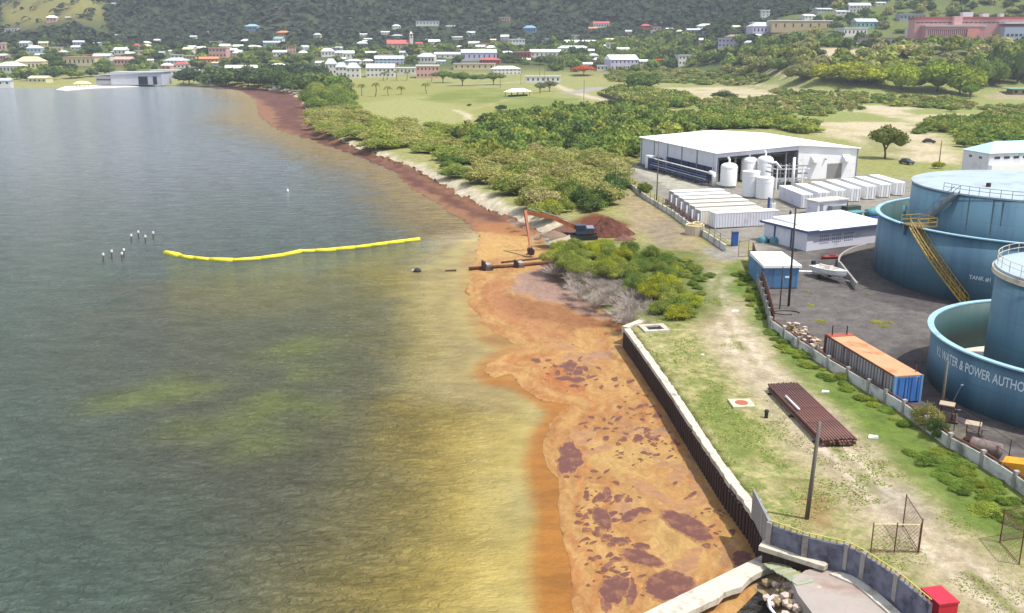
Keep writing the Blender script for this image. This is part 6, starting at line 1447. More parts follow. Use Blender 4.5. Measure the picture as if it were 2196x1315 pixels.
# thickets between beach and shed: medium bushes
def md(c, lab, grp, w, h, name='leafy_bush', pro=BUSH_MD): return lambda p: bush(p, vr.uniform(*w), vr.uniform(*h), pro, c() if callable(c) else c, lab, grp, name=name)
g1 = 'bushes of the pale thicket behind the beach'
fill([(1105, 466), (1120, 440), (1080, 415), (1015, 385), (1060, 350), (1150, 320), (1290, 335), (1330, 380), (1322, 432), (1200, 462)], 7.0, md(mixc(G_OLIVE, G_DRY, G_BRIGHT, G_OLIVE, G_OLIVE), 'pale olive bush in the thicket between the beach and the white shed', g1, (7, 11.5), (2.6, 4.6)))
fill([(1105, 462), (1160, 425), (1220, 440), (1240, 465), (1160, 474)], 5.2, md(mixc(G_LIME, G_BRIGHT), 'lime green bush in the airy stand behind the excavator', 'lime bushes behind the excavator', (4, 6), (2, 3.2)))
fill([(1225, 420), (1320, 400), (1325, 445), (1270, 462), (1230, 450)], 4.6, md(mixc(G_MID, G_DARK), 'dark green bush at the near right corner of the thicket', 'dark bushes near the clearing', (5, 7.5), (3, 4.8)))
g2 = 'bushes of the dark green thicket behind the pale one'
fill_mass([(1010, 350), (985, 320), (1040, 272), (1180, 248), (1300, 240), (1400, 246), (1480, 262), (1500, 285), (1400, 300), (1390, 340), (1300, 345), (1150, 325), (1060, 350)], 6.6, mixc(G_MID, G_DARK, G_MID, G_BRIGHT), (8, 13), (3.5, 7), 'dark_thicket', 'dense green thicket left of the white shed and behind the paler one')
fill_mass([(1480, 262), (1500, 250), (1620, 252), (1745, 268), (1755, 292), (1640, 276), (1520, 280)], 6, mixc(G_MID, G_BRIGHT), (7, 11), (2.4, 4.5), 'hedge_belt', 'green belt of scrub right behind the white shed')
fill([(985, 392), (1000, 360), (940, 335), (950, 350), (968, 385)], 5, md(mixc(G_MID, G_BRIGHT), 'green bush at the sandy edge of the beach', 'bushes at the beach edge', (5, 8), (2, 3.4)))
g3 = 'shore bushes along the beach'
fill([(1010, 356), (960, 345), (880, 335), (790, 315), (720, 292), (665, 262), (668, 236), (750, 240), (860, 268), (1000, 285), (1040, 300)], 11.0, md(mixc(G_OLIVE, G_BRIGHT, G_BRIGHT, G_OLIVE), 'yellow green shore bush in the belt between the beach and the open field', g3, (10, 16), (2.4, 4.6)))
fill([(665, 238), (660, 205), (700, 190), (740, 205), (752, 228), (720, 240)], 10, md(mixc(G_BRIGHT, G_MID), 'bright green tall shore bush at the bend of the beach', 'tall bushes at the bend of the beach', (11, 16), (5, 9)))
# wooded point of the far beach
def tlo(c, lab, grp, w, h, name='broadleaf_tree', pro=TREE_LO, tall=.35): return lambda p: tree(p, vr.uniform(*w), vr.uniform(*h), pro, c() if callable(c) else c, lab, grp, name, tall)
fill([(470, 184), (560, 190), (600, 193), (690, 186), (700, 166), (560, 168), (440, 176), (380, 179)], 17, tlo(mixc(G_DARK, G_BLUE, G_DARK), 'dark green waterside tree in the grove at the head of the bay', 'dark grove at the head of the bay', (17, 26), (8, 14)))
fill([(600, 193), (650, 202), (740, 200), (730, 186), (690, 184)], 14, tlo(mixc(G_MID, G_DARK), 'green tree behind the far end of the beach', 'trees behind the far beach', (13, 19), (8, 12)))
# right-hand flats: scattered scrub
for P, st, cc, lab, grp, w_, h_ in [
    ([(1290, 205), (1330, 192), (1460, 205), (1500, 222), (1450, 236), (1370, 222)], 10, mixc(G_MID, G_BRIGHT, G_OLIVE), 'green roadside thicket right of the dirt road', 'roadside thicket', (11, 16), (4, 6)),
    ([(1310, 150), (1400, 146), (1560, 152), (1660, 166), (1640, 176), (1440, 178), (1340, 180), (1300, 170)], 15, mixc(G_OLIVE, G_MID, G_BRIGHT), 'olive scrub on the flat before the lavender house', 'bushes on the far flat', (11, 17), (3, 5.5)),
    ([(1640, 196), (1760, 196), (1900, 206), (2060, 214), (2090, 236), (1960, 232), (1840, 222), (1700, 214)], 13, mixc(G_MID, G_OLIVE, G_BRIGHT), 'low scrub in the field before the row of bright trees', 'bushes of the scrub field', (7, 13), (2, 4.2)),
    ([(1490, 214), (1660, 208), (1830, 220), (1860, 236), (1760, 250), (1640, 246), (1500, 238)], 10, mixc(G_MID, G_OLIVE), 'scattered small scrub on the pale open flat', 'small bushes on the open flat', (4, 9), (1.4, 3)),
    ([(1965, 288), (1990, 262), (2100, 256), (2260, 268), (2260, 300), (2060, 318), (2070, 300), (2020, 282)], 7.5, mixc(G_MID, G_BRIGHT, G_MID), 'leafy green scrub belt behind the pale blue hip roof', 'bushes behind the hip roofed building', (8, 12), (3, 5)),
    ([(2110, 226), (2196, 230), (2196, 252), (2100, 250)], 11, mixc(G_OLIVE, G_MID), 'olive scrub near the right edge of the flats', 'shrubs at the right of the flats', (6, 10), (2, 3))]:
    fill_mass(P, st * .60, cc, (w_[0] * .5, w_[1] * .85), (h_[0] * .5, h_[1] * .85), 'scrub_patch', lab, BUSH_FAR if st > 9 else BUSH_LO)
for (x, y, w_, h_, c, l) in [(1383, 344, 5, 3.2, G_BRIGHT, 'round green bush alone on the grass left of the white shed'), (1382, 420, 4.0, 3.2, G_MID, 'bushy shrub growing against the plant fence'), (1356, 395, 3.2, 1.2, G_LIME, 'yellow green creeper spilling over the plant fence'),
                        (1552, 212, 17, 5.5, G_DARK, 'dark round bush alone on the pale sand flat'), (2012, 362, 3.2, 2.2, G_LIME, 'yellow green shrub below the dark pole near the car'), (2040, 240, 8, 3.6, G_MID, 'bush beside the sandy track on the right flats'),
                        (1300, 398, 3, 3, G_MID, 'slim green bush at the clearing edge'), (1022, 392, 7, 3, G_MID, 'spiky green bush on the sand at the beach edge'), (1075, 237, 7, 3, G_DARK, 'dark bush by the path near the open pavilion'), (1006, 228, 3, 1.5, G_DARK, 'tiny dark bush on the field')]:
    bush(at(x, y, 2), w_, h_, BUSH_MD, c, l, None)
# shrubs on the boundary wall and green verge
for (x, y, w_, h_, c, l) in [(1985, 918, 3.0, 2.4, G_OLIVE, 'yellowing leafy shrub leaning over the boundary wall beside the old pumps'), (2008, 940, 2.4, 2.0, G_DARK, 'darker lower shrub right under the yellowing one at the wall'), (1806, 815, 1.6, .9, G_BRIGHT, 'green weed tuft at the wall foot near the orange roofed container')]:
    bush(at(x, y, 2), w_, h_, BUSH_HI, c, l, None)
vf = lambda lab, grp: (lambda p: bush(p, vr.uniform(1.0, 2.4), vr.uniform(.25, .6), BUSH_MD, vr.choice([(.15, .22, .045), (.22, .27, .05), (.12, .18, .04)]), lab, grp, 'weeds', 'weed_clump'))
fill([(2020, 962), (2110, 1018), (2230, 1090), (2230, 1150), (2130, 1120), (2020, 1040), (1950, 970)], 1.15, vf('lush green weed clump on the verge below the boundary wall at the lower right', 'weeds on the lower right verge'))
fill([(1640, 690), (1655, 708), (1780, 805), (1930, 895), (1960, 930), (1880, 880), (1760, 810), (1640, 720)], 1.3, vf('green weed clump along the foot of the boundary wall', 'weeds at the wall foot'))
fill([(1575, 580), (1605, 570), (1640, 660), (1640, 700), (1600, 650)], 1.5, vf('green weed clump on the verge left of the rusty sheeting', 'weeds left of the rusty sheeting'))
for (x, y, w_) in [(1740, 655, 1.5), (1760, 690, 2.2), (1878, 690, 2.0), (1895, 700, 1.4), (1905, 692, 1.3), (1885, 670, 1.0), (1730, 625, 1.2), (1700, 705, 1.5), (2000, 640, .1)][:8]:
    bush(at(x, y, 2), w_, .22, BUSH_MD, (.28, .28, .06), 'yellow green weed patch growing through the asphalt of the tank yard', 'weeds in the asphalt', 'weeds', 'weed_clump')
# grass tufts on the quay (stuff)
def tufts():
    g = np.random.default_rng(5); V = []; F_ = []; T_ = []; n = 0
    P = [(1352, 712), (1500, 640), (1540, 640), (1600, 760), (1760, 880), (2196, 1200), (2400, 1500), (2000, 1330), (1860, 1215), (1700, 1150), (1640, 1110)]
    Wp = [(q.x, q.y) for q in (at(x, y, 2) for x, y in P)]; x0, x1 = min(a for a, b in Wp), max(a for a, b in Wp); y0, y1 = min(b for a, b in Wp), max(b for a, b in Wp)
    X = g.uniform(x0, x1, 60000); Y = g.uniform(y0, y1, 60000)
    k = inside(X, Y, np.array(Wp)); X, Y = X[k], Y[k]; d = fbm(X / 3.1, Y / 3.8, 99, 4) * .6 + fbm(X / 1.2, Y / 1.2, 7, 3) * .4; k = d > .53; X, Y = X[k][:15000], Y[k][:15000]
    N = len(X); a = g.uniform(0, 6.28, N); w = g.uniform(.03, .09, N); h = g.uniform(.03, .10, N); dx, dy = np.cos(a) * w, np.sin(a) * w; lx, ly = g.normal(0, .06, N), g.normal(0, .06, N)
    z = np.full(N, 1.98)
    V = np.stack([np.stack([X - dx, Y - dy, z], 1), np.stack([X + dx, Y + dy, z], 1), np.stack([X + dx * .6 + lx, Y + dy * .6 + ly, z + h], 1), np.stack([X - dx * .6 + lx, Y - dy * .6 + ly, z + h], 1)], 1).reshape(-1, 3)
    o = inst('grass_tufts', np_mesh('grass_tufts', V, np.arange(4 * N).reshape(N, 4), leafm, {'tint': ('POINT', 'FLOAT', np.repeat(g.random(N), 4))}, False), color=(.30, .34, .11)); tag(o, 'short grass tufts on the quay ground', 'grass', kind='stuff')
tufts()
# solitary and row trees -----------------------------------------------------------
tree(at(1897, 340, 2), 11.5, 9.5, TREE_MD, (.17, .19, .06), 'lone bushy tree with a bare trunk on the dirt right of the white shed', None, tall=.55)
for k, (x, y, w_, h_, l) in enumerate([(1720, 172, 32, 14, 'leftmost tree of the bright row, olive and upright'), (1762, 174, 26, 15, 'second tree of the bright row, yellowish'), (1815, 178, 44, 18, 'third tree of the bright row, broad lime crown with dark shade under it'), (1870, 180, 38, 15, 'fourth tree of the bright row, lime crown'),
                           (1932, 192, 34, 22, 'fifth tree of the bright row standing forward on a visible trunk'), (2010, 196, 44, 24, 'sixth tree of the bright row, wide crown over deep shade'), (2058, 204, 34, 24, 'rightmost tree of the bright row with an orange tinged side')]):
    tree(hit(x, y)[0], w_ * .86, h_ * .80, TREE_MD, [G_OLIVE, G_LIME, G_LIME, (.32, .36, .04), (.28, .34, .045), (.26, .33, .045), (.22, .28, .04)][k], l, 'row of bright trees', 'rain_tree', .08)
tree(hit(2080, 212)[0], 12, 9, TREE_MD, (.18, .26, .05), 'small leaning tree below the right end of the bright row', None)
fill([(2085, 194), (2260, 184), (2260, 150), (2100, 166)], 12, tlo(mixc(G_DARK, G_MID, G_DARK), 'dark green tree in the grove right of the bright row', 'dark grove at the right edge', (14, 21), (13, 19), pro=TREE_MD, tall=.2))
for (x, y, w_, h_, l) in [(950, 178, 26, 13, 'dark spreading tree left of the pavilion lawn'), (992, 184, 28, 13, 'umbrella shaped tree in the middle of the pavilion lawn'), (1058, 182, 28, 12, 'low spreading tree right of the umbrella shaped one'), (1178, 196, 15, 9, 'grey green tree beside the dirt road'), (1158, 200, 10, 9, 'small grey tree left of the roadside one')]:
    tree(hit(x, y)[0], w_ * .9, h_ * .9, UMB_MD, G_MID if w_ > 20 else (.19, .21, .13), l, None, 'spreading_tree', .5)
for (x, y, w_, h_, l) in [(1372, 194, 34, 16, 'big dark bushy tree before the lavender house'), (1395, 186, 24, 12, 'round tree right of the big bushy one'), (2100, 158, 16, 8, 'dark shrub on the slope under the pink school'), (2130, 84, 13, 10, 'dark round tree in front of the pink school')]:
    q, t_ = hit(x, y); tree(q, w_ * .85, h_ * .8, TREE_MD, G_MID if w_ < 30 else (.10, .16, .04), l, None, tall=.15)
# flame trees in orange bloom
for (x, y, w_, h_, l) in [(1252, 162, 26, 10.5, 'left flame tree in full orange bloom'), (1426, 139, 26, 8, 'right flame tree in orange bloom beyond the lavender house')]:
    q, t_ = hit(x, y); tree(q, w_ * t_ / 900, h_, UMB_MD, (.62, .13, .035), l, None, 'flame_tree', .5)
# palms ---------------------------------------------------------------------------
def palm_crown(seed):
    q = random.Random(seed); V = []; F_ = []; T = []
    for k in range(15):
        a = k * 2.4 + q.uniform(-.2, .2); up = q.uniform(.1, .9); L = q.uniform(.85, 1.1); m = 6; base = len(V)
        for i in range(m + 1):
            f = i / m; r = L * f; z = up * f - (up + .75) * f * f * .9; w_ = .17 * math.sin(math.pi * min(1, .12 + f * .95)) + .01; c, s = math.cos(a), math.sin(a)
            V += [(r * c - w_ * s, r * s + w_ * c, z - w_ * .45), (r * c, r * s, z), (r * c + w_ * s, r * s - w_ * c, z - w_ * .45)]; T += [q.random()] * 3
        for i in range(m):
            for j in (0, 1): F_.append((base + 3 * i + j, base + 3 * i + j + 1, base + 3 * i + j + 4, base + 3 * i + j + 3))
    return np_mesh('palm_crown', np.array(V), np.array(F_), leafm, {'tint': ('POINT', 'FLOAT', np.array(T))}, False)
PALMS = [palm_crown(k) for k in range(3)]
ptrunk = MB().tube([(0, 0, 0), (.1, 0, .5), (.05, 0, 1)], .035, 6, r1=.022).mesh('palm_trunk', bark)
def palm(px, py, hpx, label, group=None, c=(.15, .17, .06), far=False):
    q, t_ = hit(px, py); H = hpx * t_ / F * 1.0; o = empty('palm_tree', q, vr.uniform(0, 6), label, 'palm', group)
    inst('trunk', ptrunk, o, (0, 0, -.2), 0, (H, H, H * .92 + .2)); rr_ = max(3.6, H * .40); inst('fronds', vr.choice(PALMS), o, (.05 * H, 0, H * .92), 0, (rr_, rr_, rr_), cj(c)); return o
pl = [(752, 220, 44, 'tallest palm standing nearest the shore bushes'), (776, 206, 26, 'palm with yellowing fronds right of the tallest one'), (805, 207, 30, 'slim palm between the yellowing and the small ones'), (833, 205, 20, 'fourth palm of the lawn row'), (860, 203, 18, 'fifth palm of the lawn row'), (915, 201, 23, 'palm alone at the right end of the lawn row')]
for x, y, h_, l in pl: palm(x, y, h_, l, 'row of palms on the lawn')
for x, y, h_, l in [(822, 173, 18, 'left palm of the clump before the apartments'), (830, 172, 20, 'second palm of the clump before the apartments'), (852, 173, 22, 'third palm before the apartments'), (872, 173, 20, 'right palm of the clump before the apartments'), (925, 175, 16, 'palm left of the dark spreading tree'), (1199, 150, 30, 'tall palm in front of the flame tree'), (1487, 140, 22, 'dark palm right of the right flame tree'), (1424, 125, 24, 'palm behind the right flame tree'), (420, 150, 20, 'palm beside the orange house left'), (432, 152, 22, 'palm right of the one at the orange house'), (715, 196, 14, 'short palm at the far end of the shore bushes'), (1481, 268, 34, 'dark ragged palm rising from the hedge behind the thicket')]:
    palm(x, y, h_, l, None)
# ================================================================ TOWN
wall_m = obj_col_mat('house_wall', .85, .10, .25); roof_m = obj_col_mat('house_roof', .6, .12, .3)
winme = MB().b(-.5, .5, -.06, .06, 0, 1).mesh('window', glass)
FOOT = []
WHT = (225, 222, 214); CRM = (222, 206, 160); PNK = (212, 166, 154); GRY = (168, 170, 176); LAV = (196, 188, 214); ORG = (206, 138, 88); RED = (184, 84, 78); TEAL = (140, 182, 178); BLU = (120, 164, 196); TAN = (190, 168, 132); YEL = (222, 216, 170)
RW = (240, 240, 236); RG = (190, 196, 200); RB = (146, 120, 104); PBL = (176, 196, 216)
CN = {WHT: 'white', CRM: 'cream', PNK: 'pink', GRY: 'grey', LAV: 'lavender', ORG: 'orange', RED: 'red', TEAL: 'teal', BLU: 'blue', TAN: 'tan', YEL: 'pale yellow', RW: 'white', RG: 'grey', RB: 'brown', PBL: 'pale blue'}
def house(x0, x1, yb, yt, wc, rc, rt='hip', label=None, st=1, rz=None, dr=.7, name='house', cat='house', win=True):
    xc = (x0 + x1) / 2; q, t_ = hit(xc, yb); s = t_ / F; Wd = (x1 - x0) * s; Ht = max(2.4, (yb - yt) * s * .98); D = min(Wd * dr, 16)
    FOOT.append((q.x, q.y, max(Wd, D) * .5))
    rz = vr.uniform(-.22, .30) if rz is None else rz
    o = empty(name, (q.x, q.y, q.z - .4), rz, label or 'AUTO', cat); o['_x'] = xc; o['_y'] = yb; o['_d'] = '%s %s %s, %s %s roof' % ('long' if Wd > 30 else ('small' if Wd < 13 else 'mid-sized'), CN[wc], 'two-storey house' if st > 1 else 'house', CN[rc], {'hip': 'hipped', 'gable': 'gabled', 'flat': 'flat'}[rt])
    wh = Ht * {'hip': .66, 'gable': .68, 'flat': .92}[rt]; k = .78
    w_ = MB().b(-Wd / 2, Wd / 2, 0, D, -1.5, wh + .4).build('wall', wall_m, o); w_.color = (*lin(wc, k), 1)
    e = .5; z = wh + .4; mb = MB(); a, b = Wd / 2 + e, D + e
    if rt == 'hip':
        i = min(a, (D / 2 + e)) * .8; mb.add([(-a, -e, z), (a, -e, z), (a, b, z), (-a, b, z), (-a + i, D / 2, Ht + .4), (a - i, D / 2, Ht + .4)], [(0, 1, 5, 4), (1, 2, 5), (2, 3, 4, 5), (3, 0, 4), (3, 2, 1, 0)])
    elif rt == 'gable': mb.add([(-a, -e, z), (a, -e, z), (a, b, z), (-a, b, z), (-a, D / 2, Ht + .4), (a, D / 2, Ht + .4)], [(0, 1, 5, 4), (1, 2, 5), (2, 3, 4, 5), (3, 0, 4), (3, 2, 1, 0)])
    else: mb.b(-a, a, -e, b, z, Ht + .4)
    r_ = mb.build('roof', roof_m, o); r_.color = (*lin(rc, .86), 1)
    if win:
        n = max(1, min(7, int(Wd / 3.6)))
        for f in range(st):
            for i in range(n):
                hh = (wh + .2) / st; inst('window', winme, o, (-Wd / 2 + (i + .5) * Wd / n, -.03, f * hh + hh * .38 + .2), 0, (min(1.5, Wd / n * .5), 1, hh * .36))
    return o
H_ = house
# left shore
H_(-10, 40, 158, 133, WHT, RW, 'hip', 'big white house with a bright hipped roof at the left edge'); H_(36, 92, 152, 122, CRM, CRM, 'hip', 'cream house with a stepped hipped roof and cupola'); H_(-5, 22, 184, 168, WHT, RG, 'gable'); H_(60, 100, 178, 163, YEL, YEL, 'gable', 'pale yellow boathouse at the waterline')
H_(58, 88, 114, 98, PBL, RW, 'hip'); H_(108, 131, 112, 101, CRM, RW, 'flat'); H_(152, 170, 108, 98, WHT, RW, 'gable'); H_(136, 205, 142, 122, CRM, PNK, 'flat'); H_(150, 200, 128, 117, TAN, ORG, 'flat'); H_(200, 236, 132, 115, WHT, RG, 'gable', st=2)
H_(244, 270, 118, 102, WHT, RW, 'gable'); H_(245, 282, 140, 122, PNK, PNK, 'gable'); H_(270, 282, 108, 101, WHT, RW, 'gable'); H_(290, 306, 118, 108, CRM, RW, 'flat'); H_(350, 398, 143, 124, WHT, RG, 'hip', st=2); H_(372, 404, 148, 133, WHT, RED, 'hip', 'white house with a red hipped roof behind the hangar annex')
H_(366, 392, 126, 117, WHT, RW, 'flat'); H_(392, 420, 128, 119, CRM, RW, 'flat'); H_(448, 486, 124, 102, PNK, PNK, 'flat', 'pink two storey block with a tower like middle above the orange house', 2); H_(428, 468, 136, 122, ORG, ORG, 'gable', 'orange house among palms right of the hangar'); H_(486, 506, 116, 104, WHT, RW, 'gable'); H_(500, 520, 108, 96, WHT, RW, 'gable'); H_(528, 552, 108, 97, CRM, RW, 'hip')
H_(-8, 12, 112, 92, PNK, RW, 'flat'); H_(10, 38, 68, 61, WHT, RW, 'flat', 'long white house on the far left ridge'); H_(100, 121, 48, 33, PNK, RW, 'hip', 'pinkish house high on the grassy knoll'); H_(140, 150, 40, 36, WHT, RW, 'gable'); H_(238, 260, 12, 6, WHT, RG, 'gable', 'grey white house high on the dark mountain, left'); H_(244, 262, 80, 74, TAN, RG, 'gable'); H_(158, 180, 99, 87, GRY, RG, 'gable', rz=.3); H_(330, 342, 92, 84, WHT, RW, 'gable')
H_(376, 392, 82, 78, WHT, RW, 'flat'); H_(276, 292, 95, 90, WHT, RG, 'gable'); H_(198, 214, 97, 91, TEAL, RG, 'gable'); H_(524, 552, 66, 52, BLU, TEAL, 'hip', 'dull teal house on the mountain foot'); H_(516, 532, 95, 84, WHT, RW, 'hip'); H_(424, 440, 112, 100, WHT, RW, 'gable'); H_(402, 418, 108, 98, TAN, RW, 'gable')
# centre
H_(592, 620, 78, 66, ORG, ORG, 'hip', 'orange house on the mountain foot'); H_(585, 606, 92, 79, WHT, TEAL, 'gable'); H_(566, 602, 99, 88, PBL, RG, 'gable'); H_(614, 634, 114, 99, PNK, RB, 'flat', st=2); H_(586, 614, 121, 108, WHT, RW, 'gable'); H_(640, 658, 121, 109, WHT, RW, 'hip'); H_(546, 562, 106, 98, WHT, RW, 'hip')
H_(690, 718, 122, 104, WHT, RW, 'hip'); H_(714, 730, 116, 102, GRY, RG, 'flat', st=2); H_(735, 760, 126, 109, WHT, RW, 'gable'); H_(785, 808, 120, 110, CRM, RW, 'gable'); H_(645, 660, 105, 97, WHT, RG, 'gable'); H_(582, 610, 147, 136, WHT, RW, 'hip'); H_(676, 700, 142, 131, WHT, RW, 'gable')
H_(698, 722, 160, 126, WHT, RG, 'hip', 'leftmost of the three tall townhouse blocks', 2, .05); H_(720, 744, 164, 134, WHT, RG, 'hip', 'middle of the three tall townhouse blocks', 2, .05); H_(743, 772, 168, 135, WHT, RG, 'hip', 'rightmost of the three tall townhouse blocks', 2, .05); H_(740, 772, 138, 127, WHT, RW, 'hip'); H_(778, 800, 138, 127, WHT, RW, 'hip')
H_(786, 846, 166, 137, WHT, RG, 'gable', 'long two storey apartment block right of the townhouses', 2, .05); H_(804, 866, 138, 120, PBL, RW, 'gable', 'blue and white long house behind the apartments', 2, .1); H_(812, 846, 124, 117, LAV, RG, 'flat'); H_(895, 932, 136, 114, WHT, RW, 'hip'); H_(850, 898, 160, 145, WHT, RW, 'flat', 'white flat roofed block behind the palm clump'); H_(893, 942, 168, 140, PNK, RW, 'flat', 'pinkish two storey block right of the palm clump', 2, .1)
H_(932, 1012, 126, 112, WHT, RW, 'gable', 'very long white low building right of centre', 1, .08, .25); H_(990, 1066, 130, 106, LAV, RG, 'gable', 'lavender white hall right of the very long white building', 1, .15, .3); H_(972, 1060, 150, 136, CRM, RG, 'flat'); H_(1028, 1072, 138, 124, RED, RED, 'hip', 'low house with a big faded red roof'); H_(1058, 1118, 160, 142, WHT, RW, 'hip', 'white two storey house right of the umbrella tree', 2); H_(1080, 1100, 120, 110, WHT, RW, 'gable')
# church
q, t_ = hit(858, 104); s = t_ / F
ch = empty('church', (q.x, q.y, q.z - .5), .25, 'church with a red roof, tan nave and tall white bell tower', 'church'); Wc = 54 * s
w_ = MB().b(-Wc / 2, Wc / 2 * .8, 0, 11, -2, 6.5).build('nave_wall', wall_m, ch); w_.color = (*lin(TAN, .8), 1)
r_ = MB().add([(-Wc / 2 - .5, -.6, 6.5), (Wc * .42, -.6, 6.5), (Wc * .42, 11.6, 6.5), (-Wc / 2 - .5, 11.6, 6.5), (-Wc / 2 - .5, 5.5, 11.5), (Wc * .42, 5.5, 11.5)], [(0, 1, 5, 4), (1, 2, 5), (2, 3, 4, 5), (3, 0, 4)]).build('red_roof', roof_m, ch); r_.color = (*lin((206, 92, 84), .8), 1)
tw = Wc / 2 - 1.5
w_ = MB().b(tw - 2, tw + 2.4, -1, 3.5, -2, 19).build('bell_tower', wall_m, ch); w_.color = (*lin(WHT, .8), 1)
for z in (13.5, 16.4): MB().b(tw - .9, tw + 1.2, -1.06, -.98, z, z + 2).build('bell_opening', dark, ch)
MB().b(tw - 2.5, tw + 2.9, -1.5, 4, 19, 19.5).build('tower_cornice', white_d, ch); MB().add([(tw - 1.6, -.6, 19.5), (tw + 2, -.6, 19.5), (tw + 2, 3, 19.5), (tw - 1.6, 3, 19.5), (tw + .2, 1.2, 22.5)], [(0, 1, 4), (1, 2, 4), (2, 3, 4), (3, 0, 4)]).build('tower_cap', white_d, ch)
for k in range(5): MB().b(-Wc / 2 + 3 + k * Wc * .16, -Wc / 2 + 4.2 + k * Wc * .16, -.06, 0, 2, 5).build('nave_window', glass, ch)
FOOT.append((q.x, q.y, 20))
H_(842, 860, 62, 53, WHT, RW, 'hip'); H_(892, 942, 56, 45, WHT, RG, 'flat', 'long white house with open columns high above the church', 1, .05, .3); H_(772, 788, 78, 72, WHT, RW, 'gable'); H_(780, 798, 88, 82, WHT, RW, 'gable'); H_(920, 944, 100, 85, WHT, RW, 'gable', st=2); H_(970, 992, 85, 78, CRM, RG, 'gable'); H_(1071, 1093, 45, 37, PNK, RW, 'flat'); H_(838, 862, 82, 74, GRY, RG, 'hip'); H_(818, 836, 74, 67, WHT, RW, 'gable'); H_(1092, 1126, 102, 84, WHT, RW, 'flat', st=2); H_(956, 976, 60, 55, TAN, RG, 'gable')
# right of centre
H_(1121, 1149, 70, 55, BLU, BLU, 'hip', 'bright blue house on the wooded slope'); H_(1272, 1306, 60, 46, WHT, RED, 'gable', 'house with a reddish roof high above the flame trees'); H_(1262, 1280, 68, 58, ORG, ORG, 'gable'); H_(1375, 1397, 62, 52, RED, RED, 'hip', 'red roofed house on the wooded crest'); H_(1498, 1534, 64, 51, WHT, RW, 'hip', 'white hip roofed house on the crest right of centre'); H_(1474, 1512, 72, 61, GRY, RG, 'gable')
H_(1212, 1284, 104, 86, TEAL, RW, 'gable', 'long teal house with a white roof', 1, .12, .4); H_(1196, 1266, 114, 98, WHT, RG, 'hip', 'white hall with a grey roof in front of the teal house', 1, .1, .4); H_(1100, 1138, 126, 111, RED, RG, 'flat', 'magenta walled low house'); H_(1138, 1204, 124, 106, WHT, RW, 'gable', 'long white roofed house right of the magenta one', 1, .1, .4); H_(1324, 1350, 86, 78, WHT, RG, 'flat'); H_(1300, 1324, 106, 92, WHT, RW, 'flat'); H_(1284, 1304, 104, 96, TEAL, RW, 'gable'); H_(1324, 1350, 114, 102, WHT, RW, 'gable'); H_(1162, 1178, 92, 82, WHT, RW, 'flat')
H_(1306, 1372, 150, 118, LAV, RW, 'gable', 'lavender two storey house with a white roof between the flame trees', 2, .35, .5); H_(1280, 1312, 152, 140, WHT, RW, 'flat'); H_(1372, 1402, 140, 128, WHT, RW, 'gable'); H_(1454, 1486, 140, 118, WHT, RG, 'flat', 'white two storey house right of the right flame tree', 2); H_(1540, 1588, 102, 82, LAV, RG, 'flat', 'pale grey lavender building among the trees', 2); H_(1558, 1598, 88, 74, TAN, RB, 'hip', 'tan house with a brown roof behind the lavender building'); H_(1612, 1664, 74, 48, LAV, RG, 'hip', 'large pale house with grey roofs below the white tower'); H_(1632, 1650, 42, 22, WHT, RW, 'flat', 'white tower like house up on the slope', 3)
H_(1127, 1202, 178, 163, WHT, RW, 'flat', 'white low store building beside the dirt road', 1, .08, .15)
H_(1250, 1270, 146, 134, WHT, RW, 'gable'); H_(1428, 1450, 66, 60, WHT, RW, 'gable'); H_(1550, 1566, 56, 50, WHT, RW, 'gable')
# right hillside
H_(1652, 1786, 66, 44, TAN, RW, 'flat', 'long tan industrial building with a white roof on the right hillside', 1, .1, .2); H_(1610, 1700, 62, 48, GRY, RW, 'flat', None, 1, .1, .2); H_(1822, 1866, 26, 6, WHT, RG, 'gable', 'white house with a pink gable at the top right', 2); H_(1752, 1788, 27, 17, GRY, RG, 'gable'); H_(1724, 1750, 42, 31, WHT, RW, 'gable'); H_(1794, 1822, 32, 22, WHT, RG, 'gable'); H_(1836, 1882, 62, 40, TEAL, RG, 'gable', 'teal building left of the pink school'); H_(1806, 1862, 78, 60, WHT, RW, 'flat', 'white low building in front of the teal one'); H_(1930, 1984, 44, 30, GRY, RG, 'flat'); H_(1946, 1986, 82, 60, WHT, RG, 'flat'); H_(1880, 1900, 12, 4, WHT, RG, 'gable')
H_(1842, 1962, 98, 81, GRY, RED, 'flat', 'long low grey building with a magenta red roof edge below the school', 1, .05, .12)
# pink school
q, t_ = hit(2080, 92); s = t_ / F; ps = empty('pink_school', (q.x, q.y, q.z - .3), -.04, 'sprawling pink school with terracotta eaves and white roof boxes on the right hillside', 'school'); FOOT.append((q.x, q.y + 12, 60))
def pb(x0, x1, ya, yb_, z0, z1, c, nm): o_ = MB().b((x0 - 2080) * s, (x1 - 2080) * s, ya, yb_, z0, z1).build(nm, wall_m, ps); o_.color = (*lin(c, .76), 1); return o_
hs = lambda py: (92 - py) * s
pb(1972, 2300, 14, 30, -2, hs(42), (214, 158, 156), 'upper_wing'); pb(1970, 2302, 13.4, 30.6, hs(42), hs(37), (166, 84, 76), 'eaves_band'); pb(1986, 2110, 2, 14, -2, hs(58), (200, 140, 142), 'front_wing'); pb(1984, 2112, 1.4, 14, hs(58), hs(54), (206, 190, 188), 'front_roof')
pb(2050, 2068, 9, 16, hs(58), hs(36), (228, 180, 176), 'stair_tower'); pb(2073, 2098, .8, 2, -2, hs(62), (226, 150, 136), 'entrance_bay'); pb(2152, 2260, 2, 14, -2, hs(58), (176, 186, 206), 'blue_wing'); pb(2150, 2262, 1.4, 14.2, hs(52), hs(49), (236, 236, 236), 'blue_wing_roof')
